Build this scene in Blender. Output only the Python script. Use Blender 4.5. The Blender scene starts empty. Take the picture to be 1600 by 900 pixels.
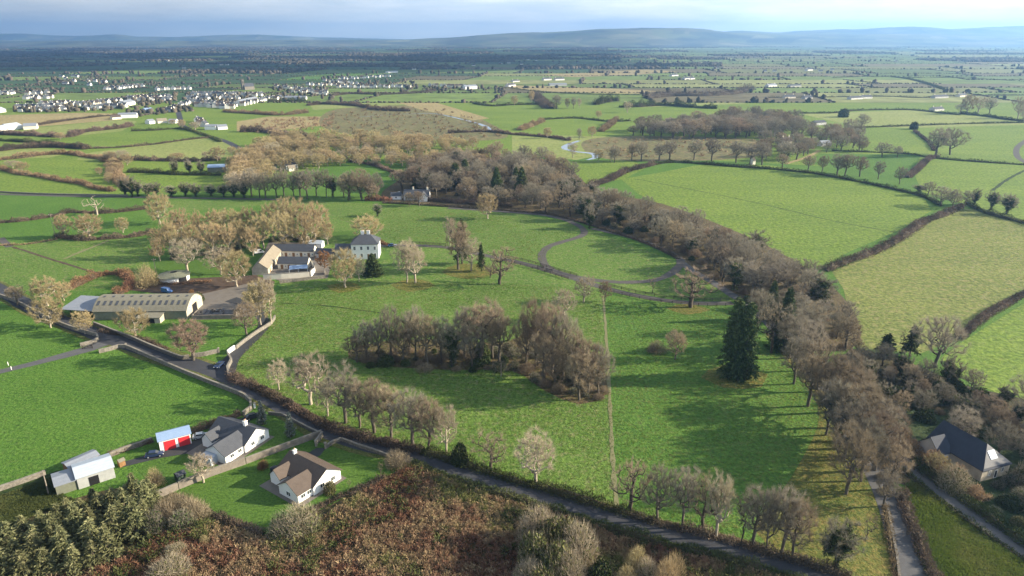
import bpy, math, random
import numpy as np
from mathutils import Vector, noise as mnoise

C = bpy.context.scene
COL = C.collection
# ------------------------------------------------------------------ camera, light, sky
EYE = 100.0                       # drone height above the plain, metres
FOC = 1081.0                      # focal length in units of 1/1600 picture width
PITCH = math.atan(390.0 / FOC)
CP, SP = math.cos(PITCH), math.sin(PITCH)
cam_d = bpy.data.cameras.new("camera")
cam_d.sensor_width = 36.0
cam_d.lens = FOC / 1600.0 * 36.0
cam_d.clip_start = 1.0
cam_d.clip_end = 60000.0
cam = bpy.data.objects.new("camera", cam_d)
COL.objects.link(cam)
cam.location = (0, 0, EYE)
cam.rotation_euler = (math.pi / 2 - PITCH, 0, 0)
C.camera = cam

SUN_EL = math.radians(21.5)
SUN_AZ = math.radians(86.0)       # clockwise from the view direction (+Y)
sun_d = bpy.data.lights.new("sun", 'SUN')
sun_d.energy = 5.0
sun_d.angle = math.radians(0.55)
sun_d.color = (1.0, 0.87, 0.66)
sun = bpy.data.objects.new("sun", sun_d)
COL.objects.link(sun)
sdir = Vector((math.sin(SUN_AZ) * math.cos(SUN_EL), math.cos(SUN_AZ) * math.cos(SUN_EL), math.sin(SUN_EL)))
sun.rotation_euler = sdir.to_track_quat('Z', 'Y').to_euler()
sun.location = (300, 0, 300)

world = bpy.data.worlds.new("World")
C.world = world
world.use_nodes = True
wn, wl = world.node_tree.nodes, world.node_tree.links
wn.clear()
w_out = wn.new('ShaderNodeOutputWorld')
w_bg = wn.new('ShaderNodeBackground')
w_bg.inputs['Strength'].default_value = 0.050
sky = wn.new('ShaderNodeTexSky')
sky.sky_type = 'NISHITA'
sky.sun_disc = False
sky.sun_elevation = SUN_EL
sky.sun_rotation = SUN_AZ
sky.air_density = 1.0
sky.dust_density = 0.6
sky.ozone_density = 2.0
# thin cloud sheets: white and blue-grey, drawn out along the horizon
w_tc = wn.new('ShaderNodeTexCoord')
w_map = wn.new('ShaderNodeMapping')
w_map.inputs['Scale'].default_value = (3.0, 3.0, 24.0)
wl.new(w_tc.outputs['Generated'], w_map.inputs['Vector'])
w_no = wn.new('ShaderNodeTexNoise')
w_no.inputs['Scale'].default_value = 2.2
w_no.inputs['Detail'].default_value = 7.0
w_no.inputs['Roughness'].default_value = 0.62
wl.new(w_map.outputs['Vector'], w_no.inputs['Vector'])
w_r1 = wn.new('ShaderNodeValToRGB')
w_r1.color_ramp.elements[0].position = 0.36
w_r1.color_ramp.elements[0].color = (6.8, 7.9, 9.2, 1)
w_r1.color_ramp.elements[1].position = 0.72
w_r1.color_ramp.elements[1].color = (10.2, 10.5, 10.8, 1)
wl.new(w_no.outputs['Fac'], w_r1.inputs['Fac'])
w_dot = wn.new('ShaderNodeVectorMath')
w_dot.operation = 'DOT_PRODUCT'
w_dot.inputs[1].default_value = (math.sin(SUN_AZ), math.cos(SUN_AZ), 0.0)
wl.new(w_tc.outputs['Generated'], w_dot.inputs[0])
w_rng = wn.new('ShaderNodeMapRange')          # cloud is lit brighter towards the sun
w_rng.inputs['From Min'].default_value = -0.65
w_rng.inputs['From Max'].default_value = 0.65
w_rng.inputs['To Min'].default_value = 0.62
w_rng.inputs['To Max'].default_value = 1.6
wl.new(w_dot.outputs['Value'], w_rng.inputs['Value'])
w_mul = wn.new('ShaderNodeMixRGB')
w_mul.blend_type = 'MULTIPLY'
w_mul.inputs['Fac'].default_value = 1.0
wl.new(w_r1.outputs['Color'], w_mul.inputs['Color1'])
wl.new(w_rng.outputs['Result'], w_mul.inputs['Color2'])
w_mix = wn.new('ShaderNodeMixRGB')
w_mix.inputs['Fac'].default_value = 0.86
wl.new(sky.outputs['Color'], w_mix.inputs['Color1'])
wl.new(w_mul.outputs['Color'], w_mix.inputs['Color2'])
wl.new(w_mix.outputs['Color'], w_bg.inputs['Color'])
w_sep = wn.new('ShaderNodeSeparateXYZ')       # cloud sheets close up towards the horizon and open overhead
wl.new(w_tc.outputs['Generated'], w_sep.inputs['Vector'])
w_cov = wn.new('ShaderNodeMapRange')
w_cov.inputs['From Min'].default_value = 0.05
w_cov.inputs['From Max'].default_value = 0.55
w_cov.inputs['To Min'].default_value = 0.88
w_cov.inputs['To Max'].default_value = 0.42
wl.new(w_sep.outputs['Z'], w_cov.inputs['Value'])
wl.new(w_cov.outputs['Result'], w_mix.inputs['Fac'])
wl.new(w_bg.outputs['Background'], w_out.inputs['Surface'])

C.view_settings.view_transform = 'Standard'
C.view_settings.look = 'None'
C.view_settings.exposure = 1.5
C.view_settings.gamma = 1.0
C.view_settings.use_curve_mapping = False
C.render.engine = 'CYCLES'
cy = C.cycles
cy.max_bounces = 5
cy.diffuse_bounces = 2
cy.glossy_bounces = 2
cy.transmission_bounces = 2
cy.transparent_max_bounces = 8
cy.volume_bounces = 0
cy.use_denoising = True
cy.denoiser = 'OPENIMAGEDENOISE'
cy.denoising_input_passes = 'RGB_ALBEDO_NORMAL'
cy.denoising_prefilter = 'ACCURATE'
cy.use_fast_gi = False
cy.sample_clamp_indirect = 4.0

HAZE_COL = (0.28, 0.55, 1.0, 1.0)
HAZE_DEN = 1.0e-4
HAZE_ANI = 0.40

RNG = np.random.default_rng(7)
random.seed(7)

# ------------------------------------------------------------------ the plan of the place
def G(px, py):
    """the point of the plain that the survey photograph shows at (px, py)"""
    u, v = (px - 800.0) / FOC, (450.0 - py) / FOC
    dy, dz = CP + v * SP, -SP + v * CP
    t = EYE / -dz
    return (u * t, dy * t)

def GP(pts):
    return [G(*p) for p in pts]

def top_z(Y, py):
    """height of what rises from distance Y to picture line py"""
    t = (450.0 - py) / FOC
    return EYE - Y * (SP - t * CP) / (CP + t * SP)

def scale_at(Y):
    return FOC / (Y * CP + EYE * SP)            # picture units per metre

# ------------------------------------------------------------------ materials
MATS = {}
def new_mat(name):
    m = bpy.data.materials.new(name)
    m.use_nodes = True
    n, l = m.node_tree.nodes, m.node_tree.links
    b = n['Principled BSDF']
    b.inputs['Roughness'].default_value = 0.9
    b.inputs['Specular IOR Level'].default_value = 0.15
    MATS[name] = m
    return m, n, l, b

def tex_coord(n, l, scale=(1, 1, 1)):
    tc = n.new('ShaderNodeNewGeometry')
    mp = n.new('ShaderNodeMapping')
    mp.inputs['Scale'].default_value = scale
    l.new(tc.outputs['Position'], mp.inputs['Vector'])
    return mp.outputs['Vector']

def noise(n, l, vec, scale, detail=4.0, rough=0.6):
    t = n.new('ShaderNodeTexNoise')
    t.inputs['Scale'].default_value = scale
    t.inputs['Detail'].default_value = detail
    t.inputs['Roughness'].default_value = rough
    l.new(vec, t.inputs['Vector'])
    return t.outputs['Fac']

def ramp(n, l, fac, stops):
    r = n.new('ShaderNodeValToRGB')
    e = r.color_ramp.elements
    while len(e) < len(stops):
        e.new(0.5)
    for k, (p, c) in enumerate(stops):
        e[k].position = p
        e[k].color = (*c, 1.0)
    l.new(fac, r.inputs['Fac'])
    return r.outputs['Color']

def mixc(n, l, a, b, fac, mode='MIX'):
    m = n.new('ShaderNodeMixRGB')
    m.blend_type = mode
    for s, v in (('Color1', a), ('Color2', b), ('Fac', fac)):
        if hasattr(v, 'is_linked') or hasattr(v, 'links'):
            l.new(v, m.inputs[s])
        elif s == 'Fac':
            m.inputs[s].default_value = v
        else:
            m.inputs[s].default_value = (*v, 1.0)
    return m.outputs['Color']

def bump(n, l, b, h, strength, dist):
    bp = n.new('ShaderNodeBump')
    bp.inputs['Strength'].default_value = strength
    bp.inputs['Distance'].default_value = dist
    l.new(h, bp.inputs['Height'])
    l.new(bp.outputs['Normal'], b.inputs['Normal'])

def grass_mat(name, dark, mid, light, straw, straw_amt=0.5, grain=1.2, patch=0.03, bmp=0.6, stretch=(1, 1, 1)):
    """grass sward: broad patches, clumps about half a metre across and dead straw tips"""
    m, n, l, b = new_mat(name)
    v = tex_coord(n, l)
    vs = tex_coord(n, l, stretch)
    big = noise(n, l, vs, patch, 3.0, 0.6)
    medn = noise(n, l, vs, patch * 7, 5.0, 0.65)
    fine = noise(n, l, v, grain, 3.0, 0.75)
    c1 = ramp(n, l, big, [(0.37, dark), (0.5, mid), (0.63, light)])
    c2 = ramp(n, l, medn, [(0.3, dark), (0.52, mid), (0.7, light)])
    c = mixc(n, l, c1, c2, 0.5)
    c3 = ramp(n, l, fine, [(0.36, tuple(x * 0.38 for x in dark)), (0.5, mid), (0.62, tuple(x * 1.25 for x in light))])
    c = mixc(n, l, c, c3, 0.5)
    sn = noise(n, l, v, grain * 0.45, 5.0, 0.8)
    sm = ramp(n, l, sn, [(0.50, (0, 0, 0)), (0.66, (straw_amt,) * 3)])
    c = mixc(n, l, c, straw, sm)
    l.new(c, b.inputs['Base Color'])
    bump(n, l, b, fine, bmp, 0.5)
    return m

def plain_mat(name, col, var=0.25, scale=0.6, rough=0.85, spec=0.15, bmp=0.0, metallic=0.0):
    m, n, l, b = new_mat(name)
    v = tex_coord(n, l)
    f = noise(n, l, v, scale, 6.0, 0.7)
    c = ramp(n, l, f, [(0.3, tuple(x * (1 - var) for x in col)), (0.7, tuple(min(1, x * (1 + var)) for x in col))])
    l.new(c, b.inputs['Base Color'])
    b.inputs['Roughness'].default_value = rough
    b.inputs['Specular IOR Level'].default_value = spec
    b.inputs['Metallic'].default_value = metallic
    if bmp:
        bump(n, l, b, f, bmp, 0.1)
    return m

def leaf_mat(name, cols, objvar=0.25, trans=0.0, patch=None):
    """twigs or leaves: every blade has its own tone, every plant its own shade of it"""
    m, n, l, b = new_mat(name)
    at = n.new('ShaderNodeAttribute')
    at.attribute_name = 'tone'
    k = len(cols)
    fac = at.outputs['Fac']
    if patch:
        v = tex_coord(n, l)
        pn = noise(n, l, v, patch, 4.0, 0.6)
        mr = n.new('ShaderNodeMapRange')
        mr.inputs['From Min'].default_value = 0.36
        mr.inputs['From Max'].default_value = 0.64
        l.new(pn, mr.inputs['Value'])
        mm = n.new('ShaderNodeMath'); mm.operation = 'MULTIPLY_ADD'
        l.new(at.outputs['Fac'], mm.inputs[0]); mm.inputs[1].default_value = 0.35
        m2 = n.new('ShaderNodeMath'); m2.operation = 'MULTIPLY'
        l.new(mr.outputs['Result'], m2.inputs[0]); m2.inputs[1].default_value = 0.65
        l.new(m2.outputs[0], mm.inputs[2])
        fac = mm.outputs[0]
    c = ramp(n, l, fac, [(i / (k - 1), cc) for i, cc in enumerate(cols)])
    oi = n.new('ShaderNodeObjectInfo')
    hs = n.new('ShaderNodeHueSaturation')
    mr = n.new('ShaderNodeMapRange')
    mr.inputs['To Min'].default_value = 1.0 - objvar
    mr.inputs['To Max'].default_value = 1.0 + objvar
    l.new(oi.outputs['Random'], mr.inputs['Value'])
    l.new(mr.outputs['Result'], hs.inputs['Value'])
    mh = n.new('ShaderNodeMath'); mh.operation = 'MULTIPLY'; mh.inputs[1].default_value = 7.31
    l.new(oi.outputs['Random'], mh.inputs[0])
    fr = n.new('ShaderNodeMath'); fr.operation = 'FRACT'
    l.new(mh.outputs[0], fr.inputs[0])
    m3 = n.new('ShaderNodeMapRange')
    m3.inputs['To Min'].default_value = 0.488
    m3.inputs['To Max'].default_value = 0.512
    l.new(fr.outputs[0], m3.inputs['Value'])
    l.new(m3.outputs['Result'], hs.inputs['Hue'])
    l.new(c, hs.inputs['Color'])
    l.new(hs.outputs['Color'], b.inputs['Base Color'])
    b.inputs['Specular IOR Level'].default_value = 0.08
    if trans:
        tr = n.new('ShaderNodeBsdfTranslucent')
        l.new(hs.outputs['Color'], tr.inputs['Color'])
        mx = n.new('ShaderNodeMixShader')
        mx.inputs['Fac'].default_value = trans
        l.new(b.outputs['BSDF'], mx.inputs[1])
        l.new(tr.outputs['BSDF'], mx.inputs[2])
        l.new(mx.outputs['Shader'], n['Material Output'].inputs['Surface'])
    return m

# grass and soils
grass_mat('park_grass', (0.045, 0.099, 0.016), (0.078, 0.146, 0.023), (0.124, 0.189, 0.039), (0.199, 0.185, 0.092), 0.7, 0.9, 0.020, 0.9)
grass_mat('park_grass_east', (0.036, 0.092, 0.014), (0.061, 0.136, 0.019), (0.099, 0.176, 0.031), (0.157, 0.141, 0.055), 0.40, 0.9, 0.020, 0.9)
grass_mat('meadow_grass', (0.036, 0.095, 0.012), (0.063, 0.139, 0.018), (0.099, 0.180, 0.030), (0.116, 0.141, 0.046), 0.35, 1.1, 0.030, 0.8)
grass_mat('lawn_grass', (0.037, 0.084, 0.013), (0.055, 0.113, 0.017), (0.081, 0.145, 0.026), (0.083, 0.132, 0.037), 0.25, 1.6, 0.09, 0.3)
grass_mat('bright_grass', (0.065, 0.121, 0.017), (0.112, 0.176, 0.024), (0.170, 0.224, 0.037), (0.165, 0.176, 0.065), 0.4, 0.5, 0.010, 0.9, (0.827, 1.936, 0.924))
grass_mat('olive_grass', (0.076, 0.104, 0.024), (0.126, 0.155, 0.036), (0.190, 0.208, 0.056), (0.27, 0.22, 0.11), 0.7, 0.6, 0.014, 0.9, (1, 2.2, 1))
grass_mat('pale_grass', (0.120, 0.165, 0.040), (0.180, 0.215, 0.060), (0.240, 0.260, 0.090), (0.28, 0.26, 0.12), 0.4, 0.3, 0.008, 0.4, (1, 2.2, 1))
grass_mat('straw_grass', (0.170, 0.145, 0.065), (0.250, 0.205, 0.095), (0.320, 0.270, 0.130), (0.35, 0.27, 0.16), 0.5, 0.3, 0.015, 0.5)
grass_mat('bog_ground', (0.075, 0.085, 0.035), (0.125, 0.115, 0.055), (0.150, 0.160, 0.055), (0.26, 0.17, 0.11), 0.6, 0.25, 0.010, 0.6)
grass_mat('verge_grass', (0.040, 0.060, 0.015), (0.085, 0.105, 0.025), (0.130, 0.135, 0.045), (0.20, 0.15, 0.07), 0.6, 1.3, 0.08, 0.9)
grass_mat('leaf_litter', (0.050, 0.038, 0.022), (0.090, 0.066, 0.036), (0.130, 0.098, 0.052), (0.10, 0.11, 0.03), 0.5, 0.9, 0.06, 0.9)
grass_mat('leafy_grass', (0.052, 0.090, 0.016), (0.100, 0.118, 0.026), (0.165, 0.130, 0.036), (0.22, 0.13, 0.05), 0.5, 0.9, 0.05, 0.9)
grass_mat('scrub_soil', (0.020, 0.024, 0.010), (0.045, 0.042, 0.018), (0.080, 0.065, 0.030), (0.11, 0.07, 0.04), 0.5, 0.9, 0.06, 0.8)
grass_mat('dark_turf', (0.014, 0.028, 0.010), (0.026, 0.045, 0.014), (0.040, 0.062, 0.020), (0.07, 0.07, 0.03), 0.3, 0.9, 0.06, 0.8)
# roads
def road_mat(name, a, c):
    m, n, l, b = new_mat(name)
    v = tex_coord(n, l)
    f = noise(n, l, v, 0.35, 6, 0.7)
    f2 = noise(n, l, v, 3.0, 3, 0.7)
    col = mixc(n, l, ramp(n, l, f, [(0.3, a), (0.7, c)]), ramp(n, l, f2, [(0.3, a), (0.7, c)]), 0.4)
    l.new(col, b.inputs['Base Color'])
    b.inputs['Roughness'].default_value = 0.8
    return m
road_mat('asphalt', (0.034, 0.036, 0.043), (0.060, 0.062, 0.072))
road_mat('grey_lane', (0.070, 0.070, 0.075), (0.115, 0.114, 0.117))
road_mat('gravel_drive', (0.060, 0.055, 0.053), (0.105, 0.096, 0.090))
road_mat('yard_concrete', (0.110, 0.098, 0.085), (0.180, 0.160, 0.140))
road_mat('dark_yard', (0.030, 0.032, 0.036), (0.055, 0.056, 0.060))
road_mat('track', (0.120, 0.130, 0.060), (0.200, 0.180, 0.100))
plain_mat('mud', (0.075, 0.052, 0.038), 0.4, 0.4)

# ------------------------------------------------------------------ objects
def tag(o, label=None, cat=None, group=None, kind=None):
    if label: o['label'] = label
    if cat: o['category'] = cat
    if group: o['group'] = group
    if kind: o['kind'] = kind
    return o

def empty(name, loc, rz=0.0, label=None, cat=None, group=None):
    o = bpy.data.objects.new(name, None)
    COL.objects.link(o)
    o.location = loc
    o.rotation_euler = (0, 0, rz)
    o.empty_display_size = 0.5
    return tag(o, label, cat, group)

def link(name, mesh, parent=None):
    o = bpy.data.objects.new(name, mesh)
    COL.objects.link(o)
    if parent is not None:
        o.parent = parent
    return o

def np_mesh(name, V, F, mats, idx=None, tone=None, smooth=False):
    """V (n,3), F (m,3 or 4) arrays -> mesh"""
    V = np.asarray(V, dtype=np.float32)
    F = np.asarray(F, dtype=np.int32)
    me = bpy.data.meshes.new(name)
    k = F.shape[1]
    me.vertices.add(len(V))
    me.vertices.foreach_set('co', V.ravel())
    me.loops.add(F.size)
    me.loops.foreach_set('vertex_index', F.ravel())
    me.polygons.add(len(F))
    me.polygons.foreach_set('loop_start', np.arange(0, F.size, k, dtype=np.int32))
    me.polygons.foreach_set('loop_total', np.full(len(F), k, dtype=np.int32))
    for mm in (mats if isinstance(mats, (list, tuple)) else [mats]):
        me.materials.append(MATS[mm])
    if idx is not None:
        me.polygons.foreach_set('material_index', np.asarray(idx, dtype=np.int32))
    if tone is not None:
        a = me.attributes.new('tone', 'FLOAT', 'FACE')
        a.data.foreach_set('value', np.asarray(tone, dtype=np.float32))
    if smooth:
        me.polygons.foreach_set('use_smooth', np.ones(len(F), dtype=bool))
    me.update(calc_edges=True)
    return me

class MB:
    """collects simple solids into one mesh (polygons of any size)"""
    def __init__(s):
        s.v, s.f, s.m = [], [], []
    def poly(s, pts, m=0):
        k = len(s.v)
        s.v += [tuple(p) for p in pts]
        s.f.append(tuple(range(k, k + len(pts))))
        s.m.append(m)
    def box(s, x0, x1, y0, y1, z0, z1, m=0):
        k = len(s.v)
        s.v += [(x0, y0, z0), (x1, y0, z0), (x1, y1, z0), (x0, y1, z0), (x0, y0, z1), (x1, y0, z1), (x1, y1, z1), (x0, y1, z1)]
        for q in ((0, 3, 2, 1), (4, 5, 6, 7), (0, 1, 5, 4), (1, 2, 6, 5), (2, 3, 7, 6), (3, 0, 4, 7)):
            s.f.append(tuple(k + i for i in q)); s.m.append(m)
    def prism(s, bottom, top, m=0):
        n = len(bottom)
        k = len(s.v)
        s.v += [tuple(p) for p in bottom] + [tuple(p) for p in top]
        s.f.append(tuple(k + i for i in reversed(range(n)))); s.m.append(m)
        s.f.append(tuple(k + n + i for i in range(n))); s.m.append(m)
        for i in range(n):
            j = (i + 1) % n
            s.f.append((k + i, k + j, k + n + j, k + n + i)); s.m.append(m)
    def cyl(s, x, y, z0, z1, r0, r1, n=8, m=0):
        a = [2 * math.pi * i / n for i in range(n)]
        s.prism([(x + r0 * math.cos(t), y + r0 * math.sin(t), z0) for t in a], [(x + r1 * math.cos(t), y + r1 * math.sin(t), z1) for t in a], m)
    def bar(s, a, b, w, h, m=0):
        a, b = Vector(a), Vector(b)
        d = (b - a).normalized()
        side = d.cross(Vector((0, 0, 1)))
        if side.length < 1e-4: side = Vector((1, 0, 0))
        side.normalize()
        up = side.cross(d)
        q = lambda p: [p + side * w / 2 - up * h / 2, p - side * w / 2 - up * h / 2, p - side * w / 2 + up * h / 2, p + side * w / 2 + up * h / 2]
        s.prism(q(a), q(b), m)
    def mesh(s, name, mats):
        me = bpy.data.meshes.new(name)
        me.from_pydata(s.v, [], s.f)
        for mm in (mats if isinstance(mats, (list, tuple)) else [mats]):
            me.materials.append(MATS[mm])
        me.polygons.foreach_set('material_index', s.m)
        me.update()
        return me
    def build(s, name, mats, parent=None):
        return link(name, s.mesh(name, mats), parent)

# ------------------------------------------------------------------ ground, fields, roads
def smooth_line(pts, step=4.0, closed=False):
    """Catmull-Rom through world points"""
    P = [Vector((p[0], p[1])) for p in pts]
    n = len(P)
    out = []
    for i in range(n if closed else n - 1):
        g = (lambda k: P[k % n]) if closed else (lambda k: P[min(max(k, 0), n - 1)])
        a, b, c, d = g(i - 1), g(i), g(i + 1), g(i + 2)
        m = max(1, int((c - b).length / step))
        for k in range(m):
            t = k / m
            out.append(0.5 * ((2 * b) + (c - a) * t + (2 * a - 5 * b + 4 * c - d) * t * t + (3 * b - a - 3 * c + d) * t ** 3))
    if not closed:
        out.append(P[-1])
    return out

def sheet(name, pts, z, mat, kind='structure', world=False, curve=False):
    w = pts if world else GP(pts)
    if curve:
        w = [tuple(p) for p in smooth_line(w, 5.0, True)]
    me = bpy.data.meshes.new(name)
    import mathutils.geometry as mg
    tri = mg.tessellate_polygon([[Vector((x, y, 0)) for x, y in w]])
    me.from_pydata([(x, y, z * 0.25) for x, y in w], [], [tuple(t) for t in tri])
    me.materials.append(MATS[mat])
    me.update()
    if me.polygons and me.polygons[0].normal.z < 0:
        me.flip_normals()
    o = link(name, me)
    o['kind'] = kind
    return o

def ribbon(name, pts, widths, z, mat, closed=False, world=False, step=4.0, wob=0.28):
    w = pts if world else GP(pts)
    if not isinstance(widths, (list, tuple)):
        widths = [widths] * len(w)
    L = smooth_line(w, step, closed)
    n = len(L)
    V, F = [], []
    for i, p in enumerate(L):
        a = L[(i - 1) % n] if closed or i > 0 else p
        b = L[(i + 1) % n] if closed or i < n - 1 else p
        d = (b - a).normalized()
        s = Vector((-d.y, d.x))
        t = i / max(1, n - 1) * (len(widths) - 1)
        k = min(int(t), len(widths) - 2) if len(widths) > 1 else 0
        ww = widths[k] + (widths[min(k + 1, len(widths) - 1)] - widths[k]) * (t - k)
        j0, j1 = (random.uniform(-wob, wob) for _ in range(2))
        V += [(*(p + s * (ww / 2 + j0)), z * 0.25), (*(p - s * (ww / 2 + j1)), z * 0.25)]
    for i in range(n if closed else n - 1):
        j = (i + 1) % n
        F.append((2 * i, 2 * i + 1, 2 * j + 1, 2 * j))
    me = bpy.data.meshes.new(name)
    me.from_pydata(V, [], F)
    me.materials.append(MATS[mat])
    me.update()
    if me.polygons[0].normal.z < 0:
        me.flip_normals()
    o = link(name, me)
    o['kind'] = 'structure'
    return o, L
# the sheet of ground reaches past the hills
gr = MB(); gr.poly([(-17000, -400, 0), (17000, -400, 0), (17000, 16500, 0), (-17000, 16500, 0)])
g_o = gr.build('ground', 'meadow_grass'); g_o['kind'] = 'structure'

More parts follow.
